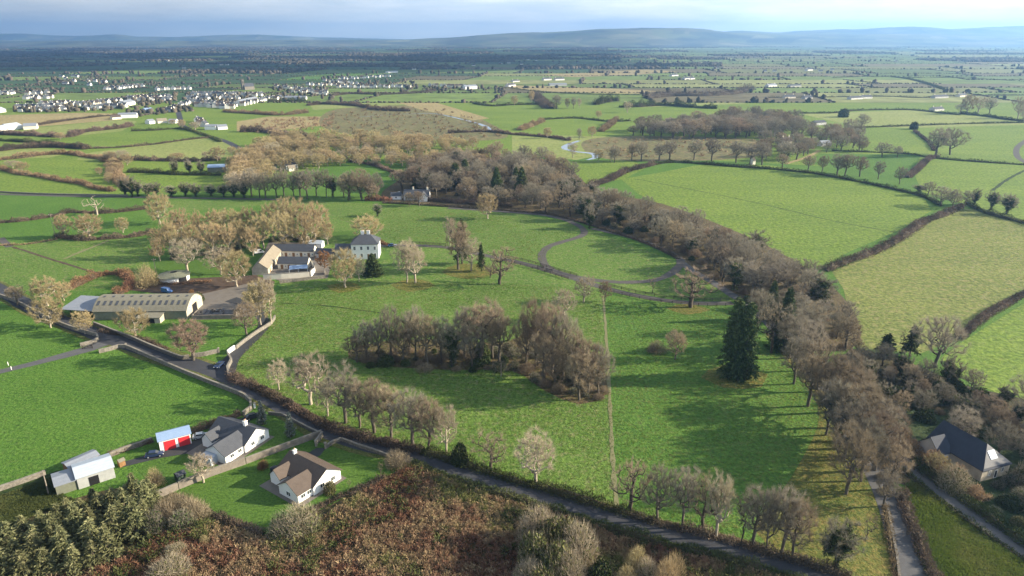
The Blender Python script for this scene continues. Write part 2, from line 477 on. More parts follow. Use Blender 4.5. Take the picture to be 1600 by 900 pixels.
FIELDS = [
    # (material, level, points)
    ('park_grass', 1, [(340, 600), (400, 520), (440, 450), (420, 400), (480, 330), (560, 317), (700, 324), (800, 332), (900, 350), (1060, 410), (1150, 468), (1230, 560), (1330, 690), (1385, 790), (1400, 900), (1260, 892), (1040, 832), (850, 775), (700, 728), (520, 670), (400, 615)]),
    ('park_grass_east', 2, [(945, 455), (1145, 472), (1235, 560), (1330, 700), (1385, 800), (1400, 900), (1260, 890), (1040, 830), (965, 806), (958, 680)]),
    ('meadow_grass', 1, [(-60, 605), (0, 585), (140, 548), (195, 546), (384, 620), (392, 640), (240, 700), (-60, 800)]),
    ('meadow_grass', 1, [(-60, 440), (0, 470), (148, 526), (150, 537), (120, 548), (-60, 600)]),
    ('meadow_grass', 1, [(160, 520), (240, 503), (395, 500), (400, 515), (350, 548), (290, 560)]),
    ('park_grass', 1, [(-60, 385), (0, 383), (90, 375), (230, 372), (235, 440), (130, 455), (20, 455), (-60, 430)]),
    ('meadow_grass', 1, [(-60, 345), (80, 340), (90, 370), (0, 382), (-60, 384)]),
    ('meadow_grass', 1, [(100, 335), (235, 330), (235, 368), (100, 372)]),
    ('meadow_grass', 1, [(-60, 306), (0, 304), (220, 310), (240, 326), (90, 338), (-60, 344)]),
    ('park_grass', 2, [(240, 312), (420, 313), (560, 317), (600, 322), (600, 372), (520, 372), (420, 320), (300, 330), (240, 335)]),
    ('bright_grass', 1, [(-60, 270), (0, 269), (170, 290), (165, 305), (-60, 301)]),
    ('bright_grass', 1, [(0, 262), (30, 250), (160, 248), (165, 275), (140, 285), (60, 270)]),
    ('pale_grass', 1, [(130, 240), (330, 213), (372, 228), (360, 247), (200, 252), (120, 250)]),
    ('bright_grass', 1, [(105, 225), (110, 212), (300, 200), (325, 213), (180, 232)]),
    ('pale_grass', 1, [(60, 212), (55, 200), (195, 187), (215, 190), (190, 205), (110, 213)]),
    ('bright_grass', 1, [(190, 205), (230, 192), (275, 190), (280, 200), (200, 209)]),
    ('straw_grass', 1, [(-60, 196), (0, 180), (130, 176), (195, 178), (190, 187), (60, 198), (0, 203)]),
    ('pale_grass', 1, [(-60, 238), (60, 232), (120, 236), (80, 246), (-60, 252)]),
    ('bright_grass', 1, [(200, 276), (350, 272), (350, 300), (190, 300)]),
    ('meadow_grass', 1, [(545, 255), (600, 262), (615, 270), (600, 310), (560, 312)]),
    ('bright_grass', 1, [(300, 168), (400, 168), (480, 160), (470, 172), (340, 178)]),
    ('straw_grass', 1, [(370, 190), (420, 182), (520, 182), (520, 195), (420, 205), (370, 205)]),
    ('bog_ground', 1, [(500, 195), (520, 172), (600, 165), (700, 168), (770, 195), (790, 215), (700, 220), (560, 212)]),
    ('straw_grass', 2, [(620, 160), (680, 160), (765, 185), (740, 188), (660, 172)]),
    ('pale_grass', 1, [(480, 160), (680, 152), (700, 160), (600, 165), (490, 172)]),
    ('bright_grass', 1, [(690, 158), (830, 165), (800, 180), (770, 182), (700, 166)]),
    ('bright_grass', 1, [(775, 185), (840, 182), (830, 205), (790, 210)]),
    ('bright_grass', 1, [(840, 190), (950, 180), (975, 195), (960, 214), (840, 212)]),
    ('pale_grass', 1, [(800, 210), (985, 214), (985, 235), (900, 250), (800, 240)]),
    ('bog_ground', 2, [(910, 222), (985, 213), (1180, 218), (1180, 245), (960, 250)]),
    ('bright_grass', 1, [(870, 252), (985, 250), (1010, 262), (975, 280), (920, 290), (880, 270)]),
    ('bright_grass', 1, [(970, 280), (1040, 268), (1090, 258), (1200, 258), (1270, 268), (1360, 285), (1445, 310), (1455, 330), (1400, 362), (1330, 392), (1268, 424), (1240, 418), (1178, 386), (1085, 347), (1000, 305)]),
    ('olive_grass', 1, [(1300, 425), (1400, 378), (1480, 330), (1530, 325), (1660, 360), (1660, 435), (1600, 458), (1500, 528), (1440, 552), (1340, 545), (1318, 452)]),
    ('bright_grass', 1, [(1500, 536), (1610, 468), (1680, 440), (2000, 500), (2100, 760), (1700, 660), (1600, 632), (1490, 585), (1470, 560)]),
    ('bright_grass', 1, [(1430, 275), (1460, 250), (1600, 256), (1900, 275), (1950, 420), (1600, 345), (1520, 322), (1440, 300)]),
    ('bright_grass', 1, [(1430, 205), (1600, 195), (1700, 195), (1700, 258), (1590, 253), (1480, 245), (1440, 215)]),
    ('bright_grass', 1, [(1340, 200), (1440, 206), (1450, 240), (1350, 238)]),
    ('pale_grass', 1, [(1250, 178), (1420, 172), (1600, 188), (1600, 195), (1420, 200), (1340, 198)]),
    ('meadow_grass', 1, [(1280, 240), (1440, 242), (1420, 275), (1380, 275), (1260, 255)]),
    ('bright_grass', 2, [(960, 172), (1160, 170), (1140, 178), (1010, 185), (960, 178)]),
    ('pale_grass', 2, [(1000, 158), (1165, 152), (1165, 162), (1000, 168)]),
    ('leaf_litter', 2, [(600, 314), (640, 316), (700, 322), (800, 331), (870, 340), (925, 353), (1000, 378), (1060, 405), (1110, 440), (1180, 490), (1230, 540), (1330, 545), (1340, 500), (1290, 440), (1180, 375), (1040, 320), (930, 295), (860, 250), (700, 250), (610, 290)]),
    ('leaf_litter', 2, [(1180, 490), (1230, 545), (1300, 640), (1370, 745), (1420, 760), (1400, 690), (1320, 590), (1240, 530)]),
    ('leafy_grass', 3, [(1195, 520), (1250, 590), (1280, 650), (1240, 740), (1180, 830), (1260, 880), (1390, 900), (1385, 780), (1330, 680), (1250, 560)]),
    ('scrub_soil', 2, [(1330, 545), (1430, 570), (1500, 600), (1660, 640), (2000, 760), (2000, 980), (1600, 855), (1480, 760), (1400, 715), (1330, 600)]),
    ('dark_turf', 3, [(1400, 640), (1480, 640), (1620, 690), (1700, 790), (1600, 850), (1500, 775), (1410, 715)]),
    ('leaf_litter', 2, [(545, 560), (560, 540), (650, 530), (790, 535), (830, 510), (900, 540), (945, 580), (950, 615), (905, 632), (850, 610), (800, 580), (700, 578), (600, 572)]),
    ('leafy_grass', 2, [(690, 425), (720, 412), (760, 415), (775, 428), (730, 436)]),
    ('leafy_grass', 2, [(610, 445), (650, 435), (680, 446), (640, 456)]),
    ('leafy_grass', 2, [(1040, 482), (1080, 474), (1110, 484), (1070, 492)]),
    ('leafy_grass', 2, [(510, 446), (545, 440), (565, 450), (530, 458)]),
    ('leafy_grass', 2, [(1095, 590), (1130, 570), (1200, 585), (1190, 605), (1130, 606)]),
    ('lawn_grass', 2, [(285, 766), (384, 727), (492, 690), (512, 700), (533, 690), (602, 716), (598, 745), (540, 772), (480, 805), (440, 822), (410, 832), (340, 800)]),
    ('lawn_grass', 2, [(215, 735), (250, 700), (385, 655), (420, 648), (500, 682), (384, 722), (270, 768), (240, 760)]),
    ('lawn_grass', 2, [(185, 715), (250, 695), (330, 668), (330, 680), (240, 712), (200, 722)]),
    ('lawn_grass', 2, [(240, 405), (330, 395), (375, 410), (370, 430), (300, 432), (245, 430)]),
    ('lawn_grass', 2, [(515, 362), (580, 360), (590, 372), (530, 378)]),
    ('lawn_grass', 3, [(590, 392), (608, 391), (612, 404), (592, 408)]),
    ('scrub_soil', 2, [(-300, 1150), (-300, 900), (-80, 860), (0, 820), (80, 790), (200, 760), (290, 775), (345, 805), (410, 836), (440, 826), (490, 802), (545, 775), (600, 748), (640, 725), (700, 743), (800, 777), (900, 808), (1000, 840), (1130, 872), (1280, 918), (1340, 960), (1420, 1150)]),
    ('dark_turf', 2, [(-80, 790), (0, 768), (90, 735), (100, 775), (150, 790), (60, 800), (0, 835), (-80, 870)]),
    ('verge_grass', 2, [(1412, 745), (1440, 750), (1500, 800), (1620, 890), (1700, 960), (1460, 960), (1425, 860)]),
    ('mud', 3, [(330, 480), (410, 468), (430, 440), (400, 430), (300, 435), (200, 440), (190, 452), (240, 458), (310, 460)]),
]
for mat, lev, pts in FIELDS:
    name = {'leaf_litter': 'woodland_ground', 'leafy_grass': 'woodland_ground', 'scrub_soil': 'scrub_ground', 'lawn_grass': 'lawn', 'mud': 'farmyard_ground', 'bog_ground': 'bog_ground'}.get(mat, 'field')
    base = 0.03 if min(p[1] for p in pts) > 300 else 0.12
    sheet(name, pts, base + 0.05 * lev + 0.0021 * (len(bpy.data.objects) % 20), MATS[mat].name, curve=mat in ('leaf_litter', 'leafy_grass', 'bog_ground', 'scrub_soil'))

# yards
sheet('farmyard_ground', [(300, 463), (402, 440), (420, 462), (400, 492), (372, 498), (300, 500)], 0.30, 'yard_concrete')
sheet('courtyard_ground', [(398, 425), (420, 378), (500, 380), (520, 405), (512, 435), (440, 440)], 0.31, 'yard_concrete')
sheet('driveway', [(192, 730), (192, 722), (250, 706), (300, 690), (345, 668), (390, 648), (396, 652), (386, 664), (368, 700), (345, 724), (322, 722), (312, 706), (250, 716)], 0.30, 'dark_yard')
sheet('driveway', [(437, 735), (495, 700), (510, 700), (500, 712), (480, 722), (450, 745)], 0.30, 'dark_yard')

# roads and drives
ROAD = [(-60, 425), (5, 455), (50, 482), (112, 507), (162, 527), (200, 537), (250, 555), (325, 577), (362, 597), (400, 615), (450, 642), (512, 678), (562, 694), (625, 709), (700, 731), (800, 764), (850, 777), (925, 800), (1025, 830), (1125, 853), (1200, 875), (1275, 897), (1360, 930), (1460, 985), (1600, 1080)]
_, ROADW = ribbon('road_verge', ROAD, [9.5] * 10 + [11, 10] + [8.2] * 13, 0.32, 'verge_grass')
ribbon('road', ROAD, [6.6] * 9 + [7.2, 7.2, 6.6] + [4.7] * 13, 0.36, 'asphalt')
ribbon('lane', [(-60, 598), (0, 581), (50, 569), (100, 556), (140, 545), (172, 532)], [4, 4, 4, 4, 5.5, 7], 0.34, 'grey_lane')
sheet('road', [(335, 570), (360, 555), (366, 560), (358, 575), (372, 592), (340, 586)], 0.352, 'asphalt')
ribbon('lane', [(350, 585), (362, 562), (378, 545), (402, 522), (413, 508), (408, 494), (392, 478), (360, 468)], [6.5, 5, 4.5, 4.2, 4.2, 4.5, 5, 6], 0.34, 'dark_yard')
ribbon('lane', [(1436, 960), (1428, 900), (1405, 830), (1393, 795), (1380, 765), (1362, 730), (1340, 690), (1300, 630), (1255, 570), (1215, 520), (1175, 480), (1145, 462), (1112, 440), (1085, 425), (1062, 408)], [6, 6, 5.8, 5.4, 4.8, 4.4, 4, 4, 4, 4, 4, 4, 4, 4, 4], 0.34, 'grey_lane')
ribbon('lane', [(1700, 935), (1600, 862), (1540, 822), (1470, 768), (1425, 735), (1395, 705), (1370, 680)], 5.6, 0.35, 'grey_lane')
DRIVE = [(585, 385), (620, 383), (660, 384), (700, 387), (740, 395), (780, 404), (810, 410), (850, 421), (900, 436), (940, 449), (985, 460), (1035, 469), (1090, 474), (1145, 474)]
ribbon('drive', DRIVE, 4.2, 0.33, 'gravel_drive')
ribbon('drive', [(700, 325), (760, 329), (800, 332), (840, 335), (870, 340), (893, 347), (910, 357), (913, 365), (903, 371), (882, 377), (858, 385), (847, 397), (849, 409), (857, 419), (876, 427), (905, 434), (950, 440), (985, 441), (1022, 438), (1048, 428), (1062, 415), (1064, 407), (1052, 397), (1032, 388), (1005, 377), (970, 367), (925, 357)], 4.0, 0.345, 'gravel_drive')
ribbon('farm_track', [(-40, 302), (80, 306), (200, 308), (330, 310), (440, 312)], 4.0, 0.28, 'gravel_drive')
ribbon('farm_track', [(942, 462), (947, 520), (951, 580), (955, 660), (960, 760), (964, 800)], 1.0, 0.30, 'track', wob=0.3)
ribbon('farm_track', [(0, 372), (15, 386)], 3.5, 0.3, 'gravel_drive')
ribbon('farm_track', [(20, 386), (70, 402), (115, 416), (155, 428)], 1.5, 0.29, 'mud')
ribbon('farm_track', [(100, 405), (135, 390), (170, 376)], 1.5, 0.288, 'track')
ribbon('farm_track', [(1610, 215), (1590, 230), (1590, 245), (1605, 255)], 5, 0.3, 'gravel_drive')
ribbon('farm_track', [(1550, 298), (1575, 280), (1610, 262)], 2.4, 0.29, 'dark_turf')
ribbon('farm_track', [(1228, 256), (1262, 245), (1280, 235)], 4, 0.3, 'straw_grass')
ribbon('road', [(375, 232), (350, 220), (318, 210), (285, 196), (281, 184), (278, 172)], 7, 0.33, 'asphalt')
ribbon('field_drain', [(995, 280), (1100, 300), (1200, 321), (1300, 345), (1400, 363)], 0.9, 0.3, 'dark_turf')
ribbon('field_drain', [(440, 474), (500, 477), (550, 483), (600, 490)], 0.6, 0.3, 'dark_turf')
# river
m, n, l, b = new_mat('river_water')
b.inputs['Base Color'].default_value = (0.10, 0.13, 0.17, 1)
b.inputs['Roughness'].default_value = 0.12
b.inputs['Specular IOR Level'].default_value = 0.6
bump(n, l, b, noise(n, l, tex_coord(n, l), 0.4, 4, 0.6), 0.15, 0.3)
ribbon('river', [(560, 183), (600, 180), (640, 178), (680, 178), (720, 186), (755, 196), (768, 205)], [2, 2.5, 3, 3.5, 5, 7, 4], 0.4, 'river_water')
ribbon('river', [(905, 220), (888, 226), (882, 232), (900, 237), (925, 240), (930, 246), (918, 250)], [4, 6, 7, 5, 6, 6, 3], 0.4, 'river_water')
# ------------------------------------------------------------------ the far plain
sheet('field', [(-900, 330), (-900, 146), (2500, 146), (2500, 330), (1700, 300), (1300, 260), (900, 240), (560, 250), (300, 300)], 0.02, 'bright_grass')

def col_mat(name, rough_scale=0.02):
    m, n, l, b = new_mat(name)
    at = n.new('ShaderNodeAttribute'); at.attribute_name = 'land'
    v = tex_coord(n, l)
    f = noise(n, l, v, rough_scale, 6, 0.7)
    c = mixc(n, l, at.outputs['Color'], ramp(n, l, f, [(0.3, (0.55, 0.55, 0.55)), (0.7, (1.35, 1.35, 1.35))]), 1.0, 'MULTIPLY')
    l.new(c, b.inputs['Base Color'])
    return m
col_mat('far_land')
leaf_mat('far_trees', [(0.034, 0.036, 0.024), (0.070, 0.062, 0.046), (0.125, 0.102, 0.076)], 0.0)

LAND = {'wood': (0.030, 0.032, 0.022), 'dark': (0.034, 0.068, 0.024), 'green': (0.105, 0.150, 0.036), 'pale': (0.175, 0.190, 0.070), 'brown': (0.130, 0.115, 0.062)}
def land_choice(X, Y, r):  # dark and wood cells crowd the west, painting cloud shade into land colour
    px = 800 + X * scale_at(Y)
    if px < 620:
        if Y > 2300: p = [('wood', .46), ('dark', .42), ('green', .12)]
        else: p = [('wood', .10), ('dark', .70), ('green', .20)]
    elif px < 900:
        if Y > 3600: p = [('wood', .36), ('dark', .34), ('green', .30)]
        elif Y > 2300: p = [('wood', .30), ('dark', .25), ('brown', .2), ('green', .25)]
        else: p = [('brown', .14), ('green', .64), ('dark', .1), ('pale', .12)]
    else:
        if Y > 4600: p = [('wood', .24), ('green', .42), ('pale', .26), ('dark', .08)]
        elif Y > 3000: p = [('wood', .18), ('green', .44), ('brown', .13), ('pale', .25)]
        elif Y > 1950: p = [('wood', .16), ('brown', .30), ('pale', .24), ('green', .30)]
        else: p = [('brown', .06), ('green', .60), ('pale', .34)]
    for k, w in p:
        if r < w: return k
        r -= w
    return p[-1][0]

cells_v, cells_f, cells_c = [], [], []
far_edges, wood_cells = [], []
def warp(x, y):
    s = min(1.0, max(0.0, (y - 1150) / 500.0))
    return (x + s * 70 * mnoise.noise((x * .002, y * .002, 3.1)) + 0.10 * (y - 1200), y + s * 45 * mnoise.noise((x * .0023, y * .002, 8.7)) + s * 0.05 * x * 0.3)
rr = np.random.default_rng(21)
Y = 1180.0
while Y < 13800:
    dY = (75 + rr.random() * 110) * (1 + Y / 3200.0)
    X = -0.95 * Y - 500
    lim = 0.95 * Y + 500
    while X < lim:
        dX = (130 + rr.random() * 260) * (1 + Y / 5200.0)
        q = [warp(X, Y), warp(X + dX, Y), warp(X + dX, Y + dY), warp(X, Y + dY)]
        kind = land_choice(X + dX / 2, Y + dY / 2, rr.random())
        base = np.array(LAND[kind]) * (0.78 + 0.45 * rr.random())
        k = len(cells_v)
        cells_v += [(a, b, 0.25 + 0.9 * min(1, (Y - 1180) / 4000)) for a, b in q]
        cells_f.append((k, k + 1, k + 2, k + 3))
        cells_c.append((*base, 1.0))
        if kind == 'wood':
            wood_cells.append((q, Y))
        far_edges.append((q[0], q[1], Y, kind)); far_edges.append((q[0], q[3], Y, kind))
        X += dX
    Y += dY
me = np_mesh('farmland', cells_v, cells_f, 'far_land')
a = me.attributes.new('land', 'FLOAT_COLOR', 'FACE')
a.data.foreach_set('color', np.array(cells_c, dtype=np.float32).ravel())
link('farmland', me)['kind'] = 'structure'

def clumps(P, R, Hh, rng, sides=5):
    """low irregular crowns: a ring at the ground, a wider ring, a ragged top"""
    n = len(P)
    ang = np.arange(sides) / sides * 2 * np.pi
    a0 = rng.random(n)[:, None] * 6.28 + ang
    r0 = R[:, None] * (0.55 + 0.5 * rng.random((n, sides)))
    r1 = R[:, None] * (0.75 + 0.55 * rng.random((n, sides)))
    z1 = Hh[:, None] * (0.45 + 0.35 * rng.random((n, sides)))
    V = np.zeros((n, 2 * sides + 1, 3))
    V[:, :sides, 0] = P[:, 0:1] + r0 * np.cos(a0); V[:, :sides, 1] = P[:, 1:2] + r0 * np.sin(a0)
    V[:, sides:2 * sides, 0] = P[:, 0:1] + r1 * np.cos(a0 + .3); V[:, sides:2 * sides, 1] = P[:, 1:2] + r1 * np.sin(a0 + .3)
    V[:, sides:2 * sides, 2] = z1
    V[:, -1, 0] = P[:, 0] + R * 0.3 * rng.standard_normal(n); V[:, -1, 1] = P[:, 1] + R * 0.3 * rng.standard_normal(n); V[:, -1, 2] = Hh
    F = []
    for i in range(sides):
        j = (i + 1) % sides
        F += [(i, j, sides + j), (i, sides + j, sides + i), (sides + i, sides + j, 2 * sides)]
    F = np.array(F)
    Fa = (F[None] + (np.arange(n) * (2 * sides + 1))[:, None, None]).reshape(-1, 3)
    tone = np.repeat(rng.random(n), len(F)) * 0.7 + 0.3 * rng.random(n * len(F))
    return V.reshape(-1, 3), Fa, tone

pts, rad, hts = [], [], []
for (p, q, Yc, kind) in far_edges:
    L = math.hypot(q[0] - p[0], q[1] - p[1])
    if Yc > 9500: continue
    if rr.random() < 0.10: continue
    tree = rr.random() < 0.35 or kind == 'wood'
    step = (5.0 if tree else 3.6) * (1 + Yc / 2600.0)
    for k in range(int(L / step)):
        t = (k + rr.random()) / (L / step)
        pts.append((p[0] + (q[0] - p[0]) * t + rr.normal() * 1.2, p[1] + (q[1] - p[1]) * t + rr.normal() * 1.2))
        big = rr.random() < (0.26 if tree else 0.03)
        rad.append((2.4 + 2.2 * rr.random() if big else 1.7 + 1.1 * rr.random()) * (1 + Yc / 6500.0))
        hts.append((5 + 7 * rr.random()) if big else 1.4 + 2.0 * rr.random())
V, F, T = clumps(np.array(pts), np.array(rad), np.array(hts), rr, 4)
tag(link('far_hedgerows', np_mesh('far_hedgerows', V, F, 'far_trees', None, T)), 'dark hedgerows dividing the fields of the far plain', 'hedgerows', kind='stuff')
print('far hedges', len(F))
pts, rad, hts = [], [], []
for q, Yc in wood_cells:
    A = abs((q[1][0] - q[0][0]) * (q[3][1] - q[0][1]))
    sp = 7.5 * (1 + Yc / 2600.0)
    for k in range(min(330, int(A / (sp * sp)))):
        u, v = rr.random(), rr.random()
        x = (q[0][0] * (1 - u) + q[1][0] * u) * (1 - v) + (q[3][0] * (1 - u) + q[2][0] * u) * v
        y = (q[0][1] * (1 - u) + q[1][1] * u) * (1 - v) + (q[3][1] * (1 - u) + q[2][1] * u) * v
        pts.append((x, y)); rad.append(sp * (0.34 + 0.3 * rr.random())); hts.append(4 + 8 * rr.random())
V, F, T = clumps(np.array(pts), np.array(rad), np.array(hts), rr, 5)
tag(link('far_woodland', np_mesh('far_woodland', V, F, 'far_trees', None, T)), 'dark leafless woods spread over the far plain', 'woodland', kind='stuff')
print('far wood', len(F))

# hills beyond the plain: a ridge whose height follows the skyline seen from here
def hills(name, sky, Y0, Y1, Y2, seed, mat):
    nx, ny = 240, 26
    px0, px1 = -500, 2100
    V, F = [], []
    for i in range(nx):
        px = px0 + (px1 - px0) * i / (nx - 1)
        py = np.interp(px, [s[0] for s in sky], [s[1] for s in sky])
        u = (px - 800) / FOC * CP            # X/Y near the horizon
        zc = max(10.0, top_z(Y1, py))
        for j in range(ny):
            t = j / (ny - 1)
            y = Y0 + (Y2 - Y0) * t
            tc = (Y1 - Y0) / (Y2 - Y0)
            f = math.sin(min(1, t / tc) * math.pi / 2) ** 1.7 if t <= tc else math.cos((t - tc) / (1 - tc) * math.pi / 2)
            x = u * (Y1 * CP + EYE * SP) / CP * (0.55 + 0.45 * y / Y1)
            nz = mnoise.fractal((x * .0007, y * .0007, seed), 1.0, 2.1, 5)
            zz = zc * f * (1 + 0.30 * nz * math.sin(min(1, t / tc) * math.pi) * (t < tc)) + 12 * nz * f
            V.append((x, y, max(zz, -3.0 if t > 0 and t < 1 else -6.0)))
    for i in range(nx - 1):
        for j in range(ny - 1):
            k = i * ny + j
            F.append((k, k + ny, k + ny + 1, k + 1))
    o = link(name, np_mesh(name, V, F, mat, smooth=True))
    o['kind'] = 'structure'
m, n, l, b = new_mat('hill_land')
v = tex_coord(n, l)
vo = n.new('ShaderNodeTexVoronoi'); vo.inputs['Scale'].default_value = 0.0032
l.new(v, vo.inputs['Vector'])
sep = n.new('ShaderNodeSeparateColor'); l.new(vo.outputs['Color'], sep.inputs['Color'])
c1 = ramp(n, l, sep.outputs[0], [(0.0, (0.015, 0.02, 0.014)), (0.35, (0.04, 0.06, 0.025)), (0.6, (0.15, 0.19, 0.06)), (0.8, (0.09, 0.07, 0.045)), (1.0, (0.32, 0.32, 0.16))])
c2 = ramp(n, l, noise(n, l, v, 0.0012, 6, 0.65), [(0.42, (0.015, 0.02, 0.016)), (0.58, (0.19, 0.18, 0.09))])
l.new(mixc(n, l, c1, c2, 0.5), b.inputs['Base Color'])
hills('hills', [(-500, 50), (0, 53.5), (40, 53), (100, 55.5), (150, 56.5), (180, 54), (195, 54.5), (215, 57.5), (280, 58), (340, 55.5), (400, 54), (450, 56), (500, 58.5), (600, 61), (650, 62), (700, 62), (2100, 62)], 13600, 15000, 16400, 2.2, 'hill_land')
hills('hills', [(-500, 64), (600, 63), (650, 61), (700, 59), (750, 55), (790, 52.5), (850, 51), (900, 48.5), (930, 45.5), (960, 44.5), (1000, 42.5), (1030, 43.5), (1060, 43), (1090, 45.5), (1110, 48.5), (1140, 52), (1200, 54), (2100, 54)], 8600, 11200, 15000, 5.2, 'hill_land')
hills('hills', [(-500, 70), (1000, 66), (1080, 56), (1120, 51), (1150, 48.5), (1180, 49.5), (1215, 51), (1240, 48), (1290, 46.5), (1380, 46), (1420, 43.5), (1445, 44), (1475, 46), (1520, 43.5), (1560, 41.5), (1600, 41), (1800, 43), (2100, 45)], 9300, 13000, 16000, 9.2, 'hill_land')

sheet('field', [(783, 137.5), (840, 142.5), (930, 146), (1000, 147), (1030, 143), (950, 138.5), (850, 135), (790, 133.5)], 2.0, 'straw_grass')
sheet('field', [(430, 126), (480, 118.5), (600, 111.5), (625, 114), (560, 121), (500, 126)], 2.6, 'meadow_grass')
sheet('field', [(840, 118), (1010, 109), (1060, 112), (1000, 117), (900, 121)], 3.4, 'straw_grass')
# a bank of cloud over the far plain, shading it
plain_mat('cloud_white', (0.80, 0.80, 0.80), 0.03, 0.002)
rc = np.random.default_rng(5)
shade = [(-7000, 1800), (-1300, 1850), (-420, 2050), (60, 2900), (500, 4600), (700, 6500), (-7000, 7200)]
SH = 1600 / math.tan(SUN_EL)
def in_poly(x, y, poly):
    c = False; j = len(poly) - 1
    for i in range(len(poly)):
        (xi, yi), (xj, yj) = poly[i], poly[j]
        if (yi > y) != (yj > y) and x < (xj - xi) * (y - yi) / (yj - yi) + xi: c = not c
        j = i
    return c
import bmesh
bm = bmesh.new(); bmesh.ops.create_icosphere(bm, subdivisions=2, radius=1.0)
iv = np.array([v.co[:] for v in bm.verts]); jf = np.array([[v.index for v in f.verts] for f in bm.faces]); bm.free()
Vs, Fs, k = [], [], 0
n_c = 0
while n_c < 62:
    x, y = rc.uniform(-7000, 1000), rc.uniform(1700, 7200)
    if not in_poly(x, y, shade): continue
    R_ = (240 + 0.03 * y) * (.6 + .8 * rc.random())
    lump = 1 + .22 * np.array([mnoise.noise((v[0] * 1.7 + n_c, v[1] * 1.7, v[2] * 1.7)) for v in iv])
    P_ = iv * lump[:, None] * np.array([R_ * 1.25, R_, 120 + 80 * rc.random()])
    Vs.append(P_ + np.array([x + SH * math.sin(SUN_AZ), y + SH * math.cos(SUN_AZ), 1600 + rc.normal() * 30])); Fs.append(jf + k); k += len(iv); n_c += 1
o = link('cloud_bank', np_mesh('cloud_bank', np.concatenate(Vs), np.concatenate(Fs), 'cloud_white', smooth=True))
tag(o, 'bank of broken cloud over the far plain', 'cloud', kind='stuff')
# ------------------------------------------------------------------ plants: kinds
leaf_mat('twig_grey', [(0.138, 0.122, 0.093), (0.232, 0.207, 0.158), (0.350, 0.314, 0.242)], 0.28, 0.2)  # cooler than the brown; backlight on the east woods put into the colour
leaf_mat('twig_brown', [(0.150, 0.116, 0.078), (0.255, 0.202, 0.140), (0.375, 0.305, 0.215)], 0.28, 0.2)
leaf_mat('twig_tan', [(0.235, 0.180, 0.095), (0.360, 0.285, 0.155), (0.470, 0.385, 0.230)], 0.22, 0.15)
leaf_mat('twig_pale', [(0.260, 0.215, 0.150), (0.370, 0.315, 0.225), (0.480, 0.420, 0.310)], 0.20, 0.15)
leaf_mat('twig_russet', [(0.170, 0.110, 0.080), (0.270, 0.185, 0.140), (0.380, 0.275, 0.215)], 0.2, 0.2)
leaf_mat('rust_leaf', [(0.110, 0.058, 0.034), (0.180, 0.090, 0.050), (0.270, 0.150, 0.085)], 0.25, 0.15)
leaf_mat('orange_leaf', [(0.180, 0.090, 0.040), (0.280, 0.150, 0.070), (0.380, 0.230, 0.115)], 0.2, 0.15)
leaf_mat('ivy_leaf', [(0.022, 0.036, 0.012), (0.045, 0.066, 0.020), (0.080, 0.100, 0.034)], 0.25)
leaf_mat('fir_needles', [(0.022, 0.040, 0.016), (0.055, 0.084, 0.030), (0.120, 0.145, 0.058)], 0.2)
leaf_mat('spruce_needles', [(0.060, 0.068, 0.028), (0.125, 0.132, 0.060), (0.220, 0.212, 0.110)], 0.3)
leaf_mat('silver_needles', [(0.080, 0.100, 0.080), (0.150, 0.170, 0.140), (0.230, 0.245, 0.205)], 0.15)
leaf_mat('gorse_leaf', [(0.040, 0.052, 0.016), (0.085, 0.098, 0.030), (0.170, 0.160, 0.060)], 0.25, 0.1)
leaf_mat('hedge_twig', [(0.050, 0.050, 0.032), (0.120, 0.088, 0.068), (0.230, 0.172, 0.130)], 0.22, 0.1, 0.06)
leaf_mat('hedge_tan', [(0.150, 0.105, 0.060), (0.250, 0.180, 0.105), (0.360, 0.275, 0.165)], 0.22, 0.1, 0.06)
leaf_mat('hedge_beech', [(0.130, 0.062, 0.040), (0.215, 0.110, 0.068), (0.310, 0.185, 0.115)], 0.1, 0.1)
leaf_mat('hedge_green', [(0.030, 0.042, 0.014), (0.062, 0.078, 0.026), (0.115, 0.110, 0.045)], 0.22, 0.0, 0.07)
leaf_mat('bracken', [(0.092, 0.112, 0.034), (0.150, 0.088, 0.052), (0.205, 0.104, 0.068), (0.265, 0.182, 0.112), (0.320, 0.248, 0.140), (0.155, 0.175, 0.055), (0.085, 0.120, 0.030)], 0.0, 0.25, 0.05)
leaf_mat('tussock', [(0.075, 0.130, 0.022), (0.110, 0.160, 0.030), (0.180, 0.195, 0.060), (0.280, 0.250, 0.110)], 0.0, 0.5, 0.03)
plain_mat('bark_grey', (0.105, 0.090, 0.072), 0.4, 1.5)
plain_mat('bark_pale', (0.330, 0.285, 0.220), 0.35, 1.5)
plain_mat('bark_dark', (0.075, 0.062, 0.048), 0.4, 1.5)
plain_mat('hedge_core', (0.065, 0.052, 0.034), 0.5, 0.8)

def blades(P, D, W, rng):
    """one slim triangle from P along D, W wide at its foot"""
    n = len(P)
    s = np.cross(D, rng.standard_normal((n, 3)))
    s /= np.linalg.norm(s, axis=1)[:, None] + 1e-9
    W = np.broadcast_to(W, (n,))[:, None]
    V = np.stack([P - s * W / 2, P + s * W / 2, P + D], axis=1).reshape(-1, 3)
    return V, np.arange(3 * n).reshape(n, 3)

